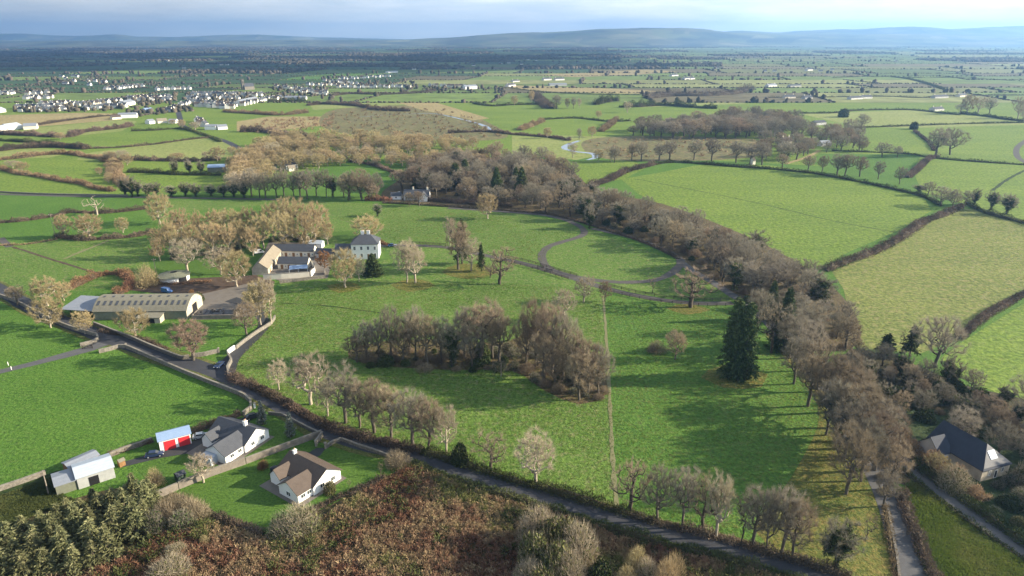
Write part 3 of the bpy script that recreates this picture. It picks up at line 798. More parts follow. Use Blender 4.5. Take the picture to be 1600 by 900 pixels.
def tubes(A, B, RA, RB, sides):
    n = len(A)
    d = B - A
    d /= np.linalg.norm(d, axis=1)[:, None] + 1e-9
    h = np.where(np.abs(d[:, 2:3]) > 0.9, np.array([[1.0, 0, 0]]), np.array([[0, 0, 1.0]]))
    s = np.cross(d, h); s /= np.linalg.norm(s, axis=1)[:, None]
    t = np.cross(d, s)
    V = np.zeros((n, 2 * sides, 3))
    for k in range(sides):
        a = 2 * math.pi * k / sides
        o = s * math.cos(a) + t * math.sin(a)
        V[:, k] = A + o * RA[:, None]
        V[:, sides + k] = B + o * RB[:, None]
    F = []
    for k in range(sides):
        j = (k + 1) % sides
        F += [(k, j, sides + j), (k, sides + j, sides + k)]
    F = np.array(F)
    return V.reshape(-1, 3), (F[None] + (np.arange(n) * 2 * sides)[:, None, None]).reshape(-1, 3)

def join(parts):
    Vs, Fs, k = [], [], 0
    for V, F in parts:
        Vs.append(V); Fs.append(F + k); k += len(V)
    return np.concatenate(Vs), np.concatenate(Fs)

def skeleton(rng, Ht, R, cb, n_nodes, stems=1, lean=0.05, shell=0.42):
    """limbs grown towards points spread through a lumpy crown"""
    lobes = rng.standard_normal((9, 3)); lobes /= np.linalg.norm(lobes, axis=1)[:, None]
    amp = rng.random(9)
    pts = []
    while len(pts) < n_nodes:
        d = rng.standard_normal(3); d /= np.linalg.norm(d)
        r = rng.random() ** shell
        lump = 0.70 + 0.38 * np.max(np.maximum(0, lobes @ d) ** 3 * amp) / 0.8
        zc, zr = (cb + Ht) / 2, (Ht - cb) / 2
        p = np.array([d[0] * R * r * lump, d[1] * R * r * lump, zc + d[2] * zr * r * min(1.05, lump + .1)])
        if p[2] > cb * 0.75: pts.append(p)
    pts = np.array(pts)
    N, par = [], []
    for s in range(stems):
        ox, oy = (rng.normal(0, R * 0.16, 2) if stems > 1 else (0, 0))
        N.append(np.array([ox, oy, -0.3])); par.append(-1)
        lx, ly = rng.normal(0, lean, 2)
        for z in np.linspace(cb * 0.5, cb + (Ht - cb) * 0.62, 6):
            N.append(np.array([ox + lx * z + rng.normal(0, .12), oy + ly * z + rng.normal(0, .12), z])); par.append(len(N) - 2)
    trunk_n = len(N)
    order = np.argsort(np.linalg.norm((pts - [0, 0, cb]) * [1, 1, 0.8], axis=1))
    arr = np.zeros((trunk_n + 2 * n_nodes, 3)); arr[:trunk_n] = N
    cnt = trunk_n
    for t in pts[order]:
        a = arr[:cnt]
        dd = t - a
        dist = np.linalg.norm(dd, axis=1)
        cost = dist + 1.3 * np.maximum(0, -dd[:, 2] + 0.25 * dist) + (a[:, 2] < cb * 0.7) * 3.0
        k = int(np.argmin(cost))
        if dist[k] > 2.2:
            mid = (a[k] + t) / 2 + rng.normal(0, 0.16, 3) * dist[k] * 0.4
            arr[cnt] = mid; par.append(k); k = cnt; cnt += 1
        arr[cnt] = t; par.append(k); cnt += 1
    arr = arr[:cnt]
    par = np.array(par)
    w = np.ones(cnt)
    for i in range(cnt - 1, -1, -1):
        if par[i] >= 0: w[par[i]] += w[i]
    return arr, par, w

def tree_kind(key, seed, Ht, R, cb, n_nodes, n_twigs, bark, twig, stems=1, tw=0.045, tl=1.35, up=0.45, r0=0.028, ivy=0, lean=0.05, shell=0.42, ivy_up=0.8):
    rng = np.random.default_rng(seed)
    N, par, w = skeleton(rng, Ht, R, cb, n_nodes, stems, lean, shell)
    rad = r0 * np.sqrt(w) * (Ht / 14) ** 0.5
    e = np.where(par >= 0)[0]
    thick = e[rad[e] > 0.055]; thin = e[rad[e] <= 0.055]
    parts = [tubes(N[par[thick]], N[thick], np.minimum(rad[par[thick]], rad[thick] * 1.35), rad[thick], 5)]
    if len(thin):
        parts.append(tubes(N[par[thin]], N[thin], np.maximum(0.02, rad[thin] * 1.2), np.maximum(0.016, rad[thin]), 3))
    V, F = join(parts)
    trunk = np_mesh(key + '_trunk', V, F, bark)
    # twigs along the outer limbs
    outer = e[w[e] <= 7]
    pick = rng.choice(outer, n_twigs)
    t = rng.random(n_twigs)[:, None]
    P = N[par[pick]] * (1 - t) + N[pick] * t
    out = P - np.array([0, 0, cb + 0.25 * (Ht - cb)])
    out /= np.linalg.norm(out, axis=1)[:, None] + 1e-6
    D = out * 0.75 + rng.standard_normal((n_twigs, 3)) * 0.55 + np.array([0, 0, up])
    D /= np.linalg.norm(D, axis=1)[:, None]
    D *= (tl * (0.45 + 0.8 * rng.random(n_twigs)))[:, None]
    V, F = blades(P, D, tw * (0.7 + 0.6 * rng.random(n_twigs)), rng)
    tone = np.clip(0.25 + 0.35 * rng.random(n_twigs) + 0.4 * rng.random(n_twigs), 0, 1)
    crown = np_mesh(key + '_crown', V, F, twig, None, tone)
    iv = None
    if ivy:
        big = e[(rad[e] > 0.075) & (N[e, 2] < Ht * ivy_up)]
        pick = rng.choice(big, ivy)
        t = rng.random(ivy)[:, None]
        P = N[par[pick]] * (1 - t) + N[pick] * t + rng.standard_normal((ivy, 3)) * (0.32 + 0.15 * rng.random((ivy, 1)))
        P[:, 2] = np.maximum(P[:, 2], 0.1)
        D = rng.standard_normal((ivy, 3)) * 0.28 + np.array([0, 0, -0.1])
        V, F = blades(P, D, 0.34, rng)
        iv = np_mesh(key + '_ivy', V, F, 'ivy_leaf', None, rng.random(ivy))
    PLANTS[key] = dict(H=Ht, R=R, parts=[('trunk', trunk), ('crown', crown)] + ([('ivy', iv)] if iv else []))

def conifer_kind(key, seed, Ht, R, mat, whorls, per, spray, droop=0.25, ragged=0.25, low=0.06, blade=0.42, power=0.85):
    rng = np.random.default_rng(seed)
    zs = np.linspace(low * Ht, Ht * 0.985, whorls)
    P, D, W, BA, BB, BR = [], [], [], [], [], []
    for z in zs:
        f = (1 - (z / Ht)) ** power
        rr_ = R * (f * 0.97 + 0.03)
        for k in range(per):
            a = rng.random() * 6.283
            L = rr_ * (1 - ragged + ragged * 1.6 * rng.random())
            zz = z + rng.normal(0, 0.02 * Ht)
            dirv = np.array([math.cos(a), math.sin(a), -droop + 0.35 * (z / Ht)])
            BA.append((0, 0, zz)); BB.append(tuple(np.array([0, 0, zz]) + dirv * L * 0.9)); BR.append(0.05)
            m = max(3, int(spray * (0.35 + L / R)))
            for q in range(m):
                t = 0.2 + 0.8 * rng.random() ** 0.7
                p = np.array([0, 0, zz]) + dirv * L * t + rng.normal(0, 0.12, 3) * (0.5 + L * 0.2)
                p[2] -= droop * 0.5 * L * t * t
                d = np.array([math.cos(a), math.sin(a), 0]) * 0.5 + rng.standard_normal(3) * 0.5 + np.array([0, 0, -0.15])
                d = d / np.linalg.norm(d) * blade * (1.2 + 1.2 * rng.random())
                P.append(p); D.append(d); W.append(blade * (0.6 + 0.7 * rng.random()))
    P, D, W = np.array(P), np.array(D), np.array(W)
    V, F = blades(P, D, W, rng)
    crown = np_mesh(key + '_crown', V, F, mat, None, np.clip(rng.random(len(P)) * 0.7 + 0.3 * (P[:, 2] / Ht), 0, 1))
    parts = [tubes(np.array([[0, 0, -0.3]]), np.array([[0, 0, Ht * 0.97]]), np.array([R * 0.09 + 0.08]), np.array([0.04]), 7),
             tubes(np.array(BA), np.array(BB), np.array(BR), np.array(BR) * 0.4, 3)]
    V, F = join(parts)
    PLANTS[key] = dict(H=Ht, R=R, parts=[('trunk', np_mesh(key + '_trunk', V, F, 'bark_dark')), ('crown', crown)])

def bush_kind(key, seed, Ht, R, n_twigs, n_leaves, twig, leaf, stems=14, tw=0.04, tl=0.9, lf=0.26):
    rng = np.random.default_rng(seed)
    A, B = [], []
    for s in range(stems):
        a, q = rng.random() * 6.283, rng.random() ** 0.5
        b = np.array([math.cos(a) * R * 0.75 * q, math.sin(a) * R * 0.75 * q, Ht * (0.45 + 0.4 * rng.random()) * (1 - 0.4 * q * q)])
        A.append((b[0] * 0.2, b[1] * 0.2, -0.1)); B.append(b)
    A, B = np.array(A), np.array(B)
    V, F = tubes(A, B, np.full(stems, 0.07), np.full(stems, 0.03), 3)
    trunk = np_mesh(key + '_stems', V, F, 'bark_grey')
    lobes = rng.standard_normal((7, 3)); lobes /= np.linalg.norm(lobes, axis=1)[:, None]
    def inside(k, bias):
        d = rng.standard_normal((k, 3)); d /= np.linalg.norm(d, axis=1)[:, None]
        d[:, 2] = np.abs(d[:, 2])
        lump = 0.72 + 0.36 * np.max(np.maximum(0, d @ lobes.T) ** 2, axis=1)
        r = rng.random(k) ** bias * lump
        return d * r[:, None] * np.array([R, R, Ht * 0.88]), d
    Vs = []
    P, d = inside(n_twigs, 0.45)
    D = d * 0.7 + rng.standard_normal((n_twigs, 3)) * 0.5 + np.array([0, 0, 0.4])
    D = D / np.linalg.norm(D, axis=1)[:, None] * (tl * (0.4 + 0.8 * rng.random(n_twigs)))[:, None]
    V1, F1 = blades(P, D, tw * (0.7 + 0.6 * rng.random(n_twigs)), rng)
    idx = np.zeros(n_twigs, dtype=int)
    V, F = V1, F1
    if n_leaves:
        P, d = inside(n_leaves, 0.4)
        V2, F2 = blades(P, rng.standard_normal((n_leaves, 3)) * lf, lf * 1.1, rng)
        V, F = join([(V1, F1), (V2, F2)])
        idx = np.concatenate([idx, np.ones(n_leaves, dtype=int)])
    crown = np_mesh(key + '_crown', V, F, [twig, leaf], idx, rng.random(len(F)))
    PLANTS[key] = dict(H=Ht, R=R, parts=[('stems', trunk), ('crown', crown)])

PLANTS = {}
# leafless broadleaves: grey-brown, brown, tan, pale
for k, (sd, H_, R_, cb) in enumerate([(1, 14, 6.2, 3.6), (2, 15, 5.4, 4.2), (3, 13, 6.6, 3.0), (4, 16, 5.6, 5.0)]):
    tree_kind('grey%d' % k, sd, H_, R_, cb, 300, 12500, 'bark_grey', 'twig_grey', tw=0.025, tl=1.55, r0=0.024)
for k, (sd, H_, R_, cb) in enumerate([(11, 14, 6.0, 3.2), (12, 15, 5.2, 4.0), (13, 13, 6.2, 2.8)]):
    tree_kind('brown%d' % k, sd, H_, R_, cb, 300, 12500, 'bark_grey', 'twig_brown', tw=0.025, tl=1.55, r0=0.024)
for k, (sd, H_, R_, cb) in enumerate([(21, 13, 6.2, 1.8), (22, 15, 5.6, 2.4), (23, 12, 6.2, 1.2)]):
    tree_kind('tan%d' % k, sd, H_, R_, cb, 300, 12000, 'bark_pale', 'twig_tan', tw=0.042, up=0.55, r0=0.022)
for k, (sd, H_, R_, cb) in enumerate([(31, 13, 5.4, 3.0), (32, 14, 5.0, 3.6), (33, 12, 5.8, 2.6)]):
    tree_kind('pale%d' % k, sd, H_, R_, cb, 260, 8000, 'bark_pale', 'twig_pale', r0=0.024, tw=0.032)
# open-crowned trees with a few heavy limbs
for k, (sd, H_, R_, cb) in enumerate([(41, 12, 6.6, 2.6), (42, 13, 6.0, 2.2)]):
    tree_kind('open%d' % k, sd, H_, R_, cb, 170, 3600, 'bark_dark', 'twig_brown', r0=0.038, tl=1.1, shell=0.5)
# ivy-clad
for k, (sd, H_, R_, cb) in enumerate([(51, 13, 4.4, 3.0), (52, 12, 4.8, 2.2)]):
    tree_kind('ivy%d' % k, sd, H_, R_, cb, 170, 4200, 'bark_dark', 'twig_grey', ivy=3600, ivy_up=0.85)
tree_kind('dead', 61, 12, 5.5, 2.5, 46, 160, 'bark_pale', 'twig_pale', r0=0.055, tl=1.0)
tree_kind('sapling', 62, 8, 1.6, 2.0, 60, 500, 'bark_dark', 'twig_brown', r0=0.02, tl=0.6, tw=0.03)
tree_kind('russet', 63, 12, 4.8, 2.6, 260, 8000, 'bark_grey', 'twig_russet')
conifer_kind('fir0', 71, 26, 5.0, 'fir_needles', 54, 9, 20, blade=0.46, power=0.42, ragged=0.55)
conifer_kind('fir1', 72, 22, 5.2, 'fir_needles', 60, 10, 18, blade=0.44, power=0.7, ragged=0.4)
conifer_kind('pine', 73, 12, 3.2, 'ivy_leaf', 34, 7, 12, blade=0.4, power=0.5, ragged=0.5, low=0.2)
conifer_kind('spruce0', 74, 9, 2.6, 'spruce_needles', 26, 8, 9, blade=0.36, power=1.0, droop=-0.1, ragged=0.45)
conifer_kind('spruce1', 75, 8, 2.5, 'spruce_needles', 24, 8, 9, blade=0.36, power=0.95, droop=-0.25, ragged=0.55)
conifer_kind('silver', 76, 7, 1.5, 'silver_needles', 30, 8, 9, blade=0.22, power=0.8, droop=-0.3, ragged=0.3)
bush_kind('bush_brown', 81, 3.2, 2.4, 2600, 0, 'twig_brown', 'ivy_leaf')
bush_kind('bush_tan', 82, 3.4, 2.6, 2600, 0, 'twig_tan', 'ivy_leaf')
bush_kind('bush_grey', 83, 3.4, 2.6, 2400, 500, 'twig_grey', 'ivy_leaf')
bush_kind('bush_green', 84, 3.2, 2.4, 500, 2600, 'twig_grey', 'ivy_leaf')
bush_kind('bush_gorse', 85, 4.0, 3.0, 1500, 2200, 'twig_pale', 'gorse_leaf')
bush_kind('bush_willow', 86, 4.6, 3.2, 3600, 500, 'twig_pale', 'gorse_leaf', tl=1.2)
bush_kind('bush_russet', 87, 2.4, 2.2, 2200, 0, 'rust_leaf', 'ivy_leaf')
tree_kind('orange', 64, 8, 4.4, 1.8, 160, 6000, 'bark_grey', 'orange_leaf', tw=0.08, tl=0.8)

def plant(key, x, y, H_=None, W_=None, name='bare_tree', label=None, cat='tree', group=None, rz=None, z=0.0):
    p = PLANTS[key]
    H_ = H_ or p['H']
    W_ = W_ or p['R'] * 2 * H_ / p['H']
    root = empty(name, (x, y, z), random.uniform(0, 6.283) if rz is None else rz, label, cat, group)
    root.scale = (W_ / (2 * p['R']), W_ / (2 * p['R']), H_ / p['H'])
    for nm, me in p['parts']:
        link(nm, me, root)
    return root

def tree_at(key, px, py, top, wpx=None, name='bare_tree', label=None, cat='tree', group=None):
    """plant with its foot where the plain shows (px, py), tall enough to reach line top, wpx wide"""
    x, y = G(px, py)
    return plant(key, x, y, max(1.0, top_z(y, top)), (wpx / scale_at(y)) if wpx else None, name, label, cat, group)
# ------------------------------------------------------------------ hedges, walls, fences
def hedge(pts, w, h, mat, label, dens=None, group=None, name='hedge', seed=0, gap=0.0, world=False, cat='hedge', trees=0.0):
    rng = np.random.default_rng(len(bpy.data.objects) + 17)
    L = smooth_line(pts if world else GP(pts), 2.0)
    P = np.array([(p.x, p.y) for p in L])
    sc = scale_at(float(np.mean(P[:, 1])))
    seg = np.linalg.norm(np.diff(P, axis=0), axis=1)
    tot = seg.sum()
    cum = np.concatenate([[0], np.cumsum(seg)])
    n = int(tot * w * (h ** 0.6) * (dens or min(38, 3.0 * sc ** 1.6)))
    n = min(max(n, 150), 22000)
    s = rng.random(n) * tot
    X = np.interp(s, cum, P[:, 0]); Yv = np.interp(s, cum, P[:, 1])
    i = np.clip(np.searchsorted(cum, s) - 1, 0, len(seg) - 1)
    d = np.diff(P, axis=0)[i] / (seg[i][:, None] + 1e-9)
    perp = np.stack([-d[:, 1], d[:, 0]], 1)
    fq = 1.0 if sc > 1.8 else 0.55
    shape = lambda x, y: max(0.22, 0.78 + 0.75 * mnoise.noise((x * .13 * fq, y * .13 * fq, 1.0)) + 0.65 * mnoise.noise((x * .42 * fq, y * .42 * fq, 4.0)))
    prof = np.array([shape(x, y) for x, y in zip(X, Yv)])
    if gap:
        keep = np.array([mnoise.noise((x * .05, y * .05, 7.0)) > -0.5 + gap for x, y in zip(X, Yv)])
        X, Yv, perp, prof = X[keep], Yv[keep], perp[keep], prof[keep]; n = len(X)
    a = rng.random(n) * math.pi
    r = rng.random(n) ** 0.5
    off = np.cos(a) * r * w / 2 * (0.8 + 0.4 * prof)
    z = np.sin(a) * r * h * prof * 1.1
    Pb = np.stack([X + perp[:, 0] * off, Yv + perp[:, 1] * off, np.maximum(0, z)], 1)
    sz = min(1.1, max(0.42, 1.5 / sc))
    out = np.stack([perp[:, 0] * np.cos(a), perp[:, 1] * np.cos(a), np.sin(a)], 1)
    D = (out * 0.6 + rng.standard_normal((n, 3)) * 0.6 + np.array([0, 0, 0.35])) * sz * (0.5 + 0.7 * rng.random((n, 1)))
    V1, F1 = blades(Pb, D, sz * 0.40, rng)
    # the dense inside of the hedge
    k = max(3, int(tot / max(2.0, 6 / sc)))
    Vc, Fc = [], []
    for q in range(k + 1):
        t = tot * q / k
        x, y = np.interp(t, cum, P[:, 0]), np.interp(t, cum, P[:, 1])
        j = min(int(np.searchsorted(cum, t)), len(seg)) - 1
        j = max(0, j)
        dd = (P[j + 1] - P[j]) / (seg[j] + 1e-9)
        pr = shape(x, y)
        hh = h * pr * 0.55
        if gap and mnoise.noise((x * .05, y * .05, 7.0)) <= -0.5 + gap: hh = 0.02
        px_, py_ = -dd[1], dd[0]
        for o, zz in ((-.5, 0), (-.40, .62), (-.1, 1), (.16, .96), (.42, .55), (.5, 0)):
            j1 = rng.normal(0, 0.07)
            Vc.append((x + px_ * (o + j1) * w * .52 * (.6 + .5 * pr), y + py_ * (o + j1) * w * .52 * (.6 + .5 * pr), zz * hh * (1 + j1)))
    for q in range(k):
        for e in range(5):
            a0 = q * 6 + e
            Fc += [(a0, a0 + 1, a0 + 7), (a0, a0 + 7, a0 + 6)]
    V, F = join([(np.array(Vc), np.array(Fc)), (V1, F1)])
    idx = np.concatenate([np.ones(len(Fc), int), np.zeros(len(F1), int)])
    o = link(name, np_mesh(name, V, F, [mat, 'hedge_core'], idx, rng.random(len(F))))
    return tag(o, label, cat, group)

HB, HT, HG, HO = 'hedge_twig', 'hedge_tan', 'hedge_green', 'hedge_beech'
for pts, w, h, m_, lab in [
    ([(362, 590), (378, 599), (400, 607), (450, 633), (512, 668), (562, 684), (625, 698), (660, 707)], 3.6, 2.4, HB, 'dense brown roadside hedge below the roadside trees, nearest the farm lane'),
    ([(660, 707), (700, 718), (800, 751), (850, 764), (925, 787), (985, 804)], 3.2, 2.0, HG, 'dark roadside hedge past the evergreen bush'),
    ([(985, 804), (1025, 817), (1125, 841), (1200, 864), (1275, 886), (1330, 905)], 3.0, 1.7, HB, 'low brown roadside hedge at the foot of the southern tree row'),
    ([(642, 724), (700, 746), (800, 779), (850, 793), (925, 817), (1025, 848), (1125, 871), (1200, 895), (1300, 925)], 2.6, 1.6, HG, 'green brown hedge between the road and the bracken'),
    ([(1408, 770), (1416, 800), (1428, 830), (1444, 870), (1462, 910), (1482, 960)], 3.0, 2.2, HB, 'tall dark hedge on the inner side of the eastern lane'),
    ([(1383, 790), (1388, 830), (1396, 880), (1400, 910)], 1.6, 0.9, HT, 'thin ragged growth on the park side of the eastern lane'),
    ([(1408, 732), (1450, 768), (1500, 806), (1560, 848), (1620, 888), (1680, 925)], 1.8, 0.9, HG, 'low hedge between the field triangle and the outer road'),
    ([(1425, 724), (1480, 762), (1540, 806), (1600, 848), (1680, 900)], 3.6, 2.6, HG, 'bushy green hedge on the far side of the outer road'),
    ([(1395, 690), (1420, 705), (1460, 735), (1500, 762), (1540, 785)], 5.5, 4.5, HT, 'tan bushy growth between the outer road and the slate roofed house'),
    ([(1290, 424), (1320, 411), (1370, 393), (1410, 371), (1445, 347), (1475, 336), (1502, 324)], 5.5, 3.6, HB, 'purplish brown hedge between the large bright field and the olive field'),
    ([(920, 292), (950, 283), (975, 270), (1000, 263), (1020, 258)], 6, 3.6, HB, 'brown bramble hedge climbing from the wood to the bright field'),
    ([(1020, 258), (1060, 254), (1150, 261), (1200, 264), (1270, 271)], 3, 2.4, HG, 'dark hedge along the upper edge of the large bright field'),
    ([(1270, 271), (1340, 284), (1400, 297), (1440, 307), (1470, 322)], 3, 2.6, HG, 'dark hedge along the eastern edge of the large bright field'),
    ([(1498, 530), (1520, 511), (1545, 492), (1575, 475), (1600, 461), (1660, 440)], 3.4, 2.2, HB, 'brown hedge above the drain between two eastern fields'),
    ([(1510, 318), (1540, 333), (1600, 349), (1680, 368)], 3.5, 2.6, HG, 'dark hedge under the stubby ivy trees'),
    ([(1418, 278), (1435, 264), (1450, 250), (1465, 246)], 5, 3.5, HB, 'short brown hedge running up to the far pair of trees'),
    ([(1300, 236), (1360, 238), (1420, 241), (1450, 246), (1500, 251), (1600, 258), (1700, 264)], 2.5, 1.8, HG, 'long dark hedge behind the far pair of trees'),
    ([(1335, 200), (1420, 197), (1500, 194), (1600, 192), (1720, 190)], 2.4, 1.8, HG, 'thin dark hedge below the evergreen bush of the far fields'),
    ([(1428, 205), (1440, 214), (1452, 224), (1460, 236)], 3, 2, HB, 'short hedge between the evergreen bush and the far pair'),
    ([(1215, 177), (1300, 177), (1340, 173), (1420, 172), (1470, 177), (1500, 180)], 3, 2.4, HG, 'hedge behind the white farmhouse fields'),
    ([(1500, 178), (1540, 182), (1580, 188), (1640, 192)], 5, 3.5, HG, 'thick dark hedge along the far eastern lane'),
    ([(1200, 153), (1300, 152), (1380, 151), (1440, 153), (1500, 150), (1620, 149)], 3, 2.6, HG, 'dark hedge line beside the far white bungalows'),
    ([(1395, 121), (1420, 124), (1450, 132), (1480, 142)], 7, 4, HG, 'dark diagonal hedge between the farthest pale fields'),
    ([(1300, 122), (1360, 120), (1430, 122), (1500, 122), (1640, 130)], 4, 3, HG, 'dark hedge along the farthest pale fields'),
    ([(968, 168), (1000, 167), (1040, 165), (1080, 168), (1120, 170)], 9, 8, HG, 'row of dark evergreen bushes under the pale rectangular field'),
    ([(930, 164), (945, 160), (965, 158)], 11, 9, HG, 'short row of evergreens beside the orchard trees'),
    ([(1010, 154), (1050, 150), (1100, 150), (1150, 146), (1172, 140)], 26, 11, HB, 'purple brown belt of wood crossing the pale fields'),
    ([(836, 150), (848, 162), (860, 170)], 22, 9, HB, 'small dark wood at the corner of a far field'),
    ([(780, 136), (840, 143), (900, 147), (1000, 149)], 4, 2.5, HG, 'dark line of hedge below the yellow field'),
    ([(850, 187), (900, 185), (950, 190), (985, 189)], 4, 2.4, HG, 'dark clipped hedge across the pasture beyond the river'),
    ([(812, 204), (825, 199), (848, 190)], 8, 4.5, HT, 'tan thicket beyond the river'),
    ([(938, 206), (950, 198), (963, 187)], 8, 4.5, HT, 'second tan thicket beyond the river'),
    ([(700, 208), (760, 206), (800, 210), (860, 215), (890, 220)], 6, 3, HB, 'brown hedge along the river bog'),
    ([(-40, 258), (0, 264), (30, 272), (60, 276), (95, 283), (130, 288), (150, 295), (178, 299)], 5, 3.2, HT, 'tan hedge curving above the far avenue in the west'),
    ([(-40, 252), (0, 250), (40, 246), (70, 242), (110, 241), (140, 246), (165, 249)], 6, 3.6, HT, 'tan scrubby hedge of the western fields, second from the avenue'),
    ([(163, 250), (180, 256), (178, 268), (186, 280), (196, 292)], 9, 5, HT, 'tall tan hedge joining two western hedges'),
    ([(200, 269), (240, 270), (280, 273), (345, 274)], 5, 3.4, HG, 'dark hedge below the blue roofed shed'),
    ([(160, 252), (205, 250), (240, 251), (300, 252), (345, 250)], 6, 3.5, HB, 'hedge behind the blue roofed shed'),
    ([(-40, 238), (0, 236), (30, 232), (80, 230), (110, 231), (138, 233)], 8, 4.5, HB, 'thick dark hedge of the western fields below the sheds'),
    ([(-40, 219), (0, 220), (40, 222), (80, 225), (115, 230)], 5, 3, HG, 'straight dark hedge of the western fields'),
    ([(-30, 208), (0, 210), (50, 212), (85, 214), (110, 214), (130, 207), (165, 203), (190, 200), (205, 197)], 8, 5, HB, 'brown hedge wandering between the two pale western fields'),
    ([(138, 232), (180, 231), (240, 226), (290, 219), (330, 215)], 3.4, 2, HB, 'thin brown hedge below the long green western field'),
    ([(205, 205), (240, 204), (285, 202), (320, 212), (345, 222)], 3.4, 2.4, HG, 'dark hedge beside the town road'),
    ([(-20, 200), (40, 198), (110, 188), (160, 182), (195, 180)], 5, 2.5, HB, 'brown hedge at the edge of the reedy field'),
    ([(419, 159), (445, 159), (477, 159)], 10, 7, HG, 'dark evergreen screen below the white town terraces'),
    ([(520, 150), (550, 147), (600, 148), (660, 145), (680, 142)], 9, 5, HB, 'brown hedge below the eastern houses of the town'),
    ([(480, 165), (510, 163), (560, 166), (590, 172), (640, 174)], 9, 5, HB, 'scrub hedge at the upper edge of the bog'),
    ([(740, 162), (770, 166), (800, 164), (860, 163)], 6, 4, HG, 'hedge with small trees beyond the bog'),
    ([(350, 175), (400, 178), (440, 180), (480, 176)], 9, 4.5, HT, 'tan bushes below the town road'),
    ([(376, 206), (410, 206), (450, 212), (480, 214)], 10, 5, HB, 'dark scrub above the willow belt'),
    ([(-40, 350), (0, 348), (40, 345), (90, 337), (110, 332), (165, 333), (232, 326)], 4, 2.4, HB, 'brown hedge under the dead tree'),
    ([(88, 370), (130, 375), (165, 373), (215, 369), (238, 362)], 5, 2.6, HB, 'dark bramble hedge under the wide tan dome tree'),
    ([(-20, 384), (40, 382), (90, 374)], 2, 0.9, HT, 'thin straw coloured fence growth in the western park'),
    ([(108, 452), (130, 442), (150, 433), (172, 428), (190, 430), (203, 438)], 4.2, 3.4, HO, 'orange beech hedge, long arm behind the barn'),
    ([(205, 440), (202, 450), (190, 458), (178, 462)], 4.2, 3.4, HO, 'orange beech hedge, short arm beside the barn roof'),
    ([(240, 440), (270, 444), (310, 442), (330, 440)], 3, 1.6, HO, 'low russet hedge in front of the horse walker'),
    ([(598, 317), (640, 319), (700, 323), (760, 327), (800, 330), (850, 334)], 3, 1.5, HB, 'low brown hedge along the upper drive before the lodge'),
    ([(850, 334), (885, 341), (925, 353), (960, 364), (1000, 377), (1037, 393), (1060, 405)], 2.6, 1.3, HB, 'low brown bank along the wood side of the round lawn'),
    ([(570, 313), (590, 313), (612, 314)], 5, 3, HO, 'red brown bush hedge at the end of the avenue row'),
    ([(650, 312), (700, 316), (750, 320), (800, 324)], 5, 3.4, HB, 'purplish shrub border in the lodge garden'),
    ([(300, 677), (330, 665), (355, 656), (376, 648)], 2.6, 1.6, HB, 'hedge between the large green field and the dark roofed white house'),
    ([(168, 714), (190, 706), (215, 698), (240, 690)], 1.6, 1.1, HB, 'ragged growth on the stone wall behind the garage'),
    ([(340, 806), (375, 822), (412, 836)], 2.4, 1.4, HB, 'rough brown hedge at the bottom corner of the bungalow lawn'),
    ([(470, 812), (500, 793), (530, 777), (565, 766), (602, 746)], 2.2, 1.2, HB, 'rough brown hedge between the bungalow and the bracken'),
    ([(545, 252), (580, 258), (610, 268), (625, 276)], 4, 2.6, HB, 'hedge along the lane behind the lodge field'),
    ([(420, 378), (450, 376), (500, 376)], 3, 2.5, HG, 'green shrubs behind the courtyard'),
    ([(575, 372), (600, 382), (608, 383)], 3, 2.4, HO, 'russet shrubs beside the manor house'),
    ([(155, 518), (190, 524), (235, 535), (260, 548)], 2.2, 1.2, HB, 'rough growth inside the road wall before the barn'),
]:
    hedge(pts, w, h, m_, lab)

# stone walls
plain_mat('wall_stone', (0.185, 0.168, 0.142), 0.55, 1.6, bmp=0.6)
plain_mat('wall_dark', (0.130, 0.118, 0.100), 0.55, 1.6, bmp=0.6)
plain_mat('wall_block', (0.200, 0.175, 0.148), 0.3, 0.8, bmp=0.3)
plain_mat('wall_cap', (0.200, 0.182, 0.155), 0.35, 1.2)
plain_mat('render_white', (0.800, 0.790, 0.760), 0.05, 0.5)
def wall(pts, h, t, mat, label, cap=True, name='stone_wall', cat='wall', curve=True):
    w = GP(pts)
    L = smooth_line(w, 3.0) if curve else [Vector(p) for p in w]
    root = empty(name, (L[0].x, L[0].y, 0), 0, label, cat)
    off = Vector((L[0].x, L[0].y))
    def strip(nm, t_, z0, z1, m_, jit):
        V, F = [], []
        for i, p in enumerate(L):
            a, b = L[max(i - 1, 0)], L[min(i + 1, len(L) - 1)]
            d = (b - a).normalized(); s = Vector((-d.y, d.x)) * t_ / 2
            q = p - off
            j = random.uniform(-jit, jit)
            V += [(*(q - s), z0), (*(q - s), z1 + j), (*(q + s), z1 + j), (*(q + s), z0)]
        for i in range(len(L) - 1):
            k = 4 * i
            F += [(k, k + 1, k + 5, k + 4), (k + 1, k + 2, k + 6, k + 5), (k + 2, k + 3, k + 7, k + 6)]
        F += [(0, 3, 2, 1), (4 * len(L) - 4, 4 * len(L) - 3, 4 * len(L) - 2, 4 * len(L) - 1)]
        me = bpy.data.meshes.new(nm); me.from_pydata(V, [], F); me.materials.append(MATS[m_]); me.update()
        link(nm, me, root)
    strip('masonry', t, 0, h, mat, 0.06)
    if cap: strip('coping', t + 0.12, h - 0.07, h + 0.13, 'wall_cap', 0.03)
    return root
wall([(147, 508), (175, 519), (205, 530), (240, 545), (285, 562), (296, 560)], 1.3, 0.5, 'wall_dark', 'dark stone road wall in front of the long barn')
wall([(300, 559), (320, 556), (341, 551)], 1.3, 0.5, 'wall_stone', 'short stone wall under the reddish tree at the farm entrance')
wall([(-30, 455), (0, 464), (25, 473), (60, 491), (100, 510), (140, 523), (152, 526), (154, 532), (146, 537), (126, 542)], 1.3, 0.5, 'wall_stone', 'stone road wall curving in at the side lane, upper field side')
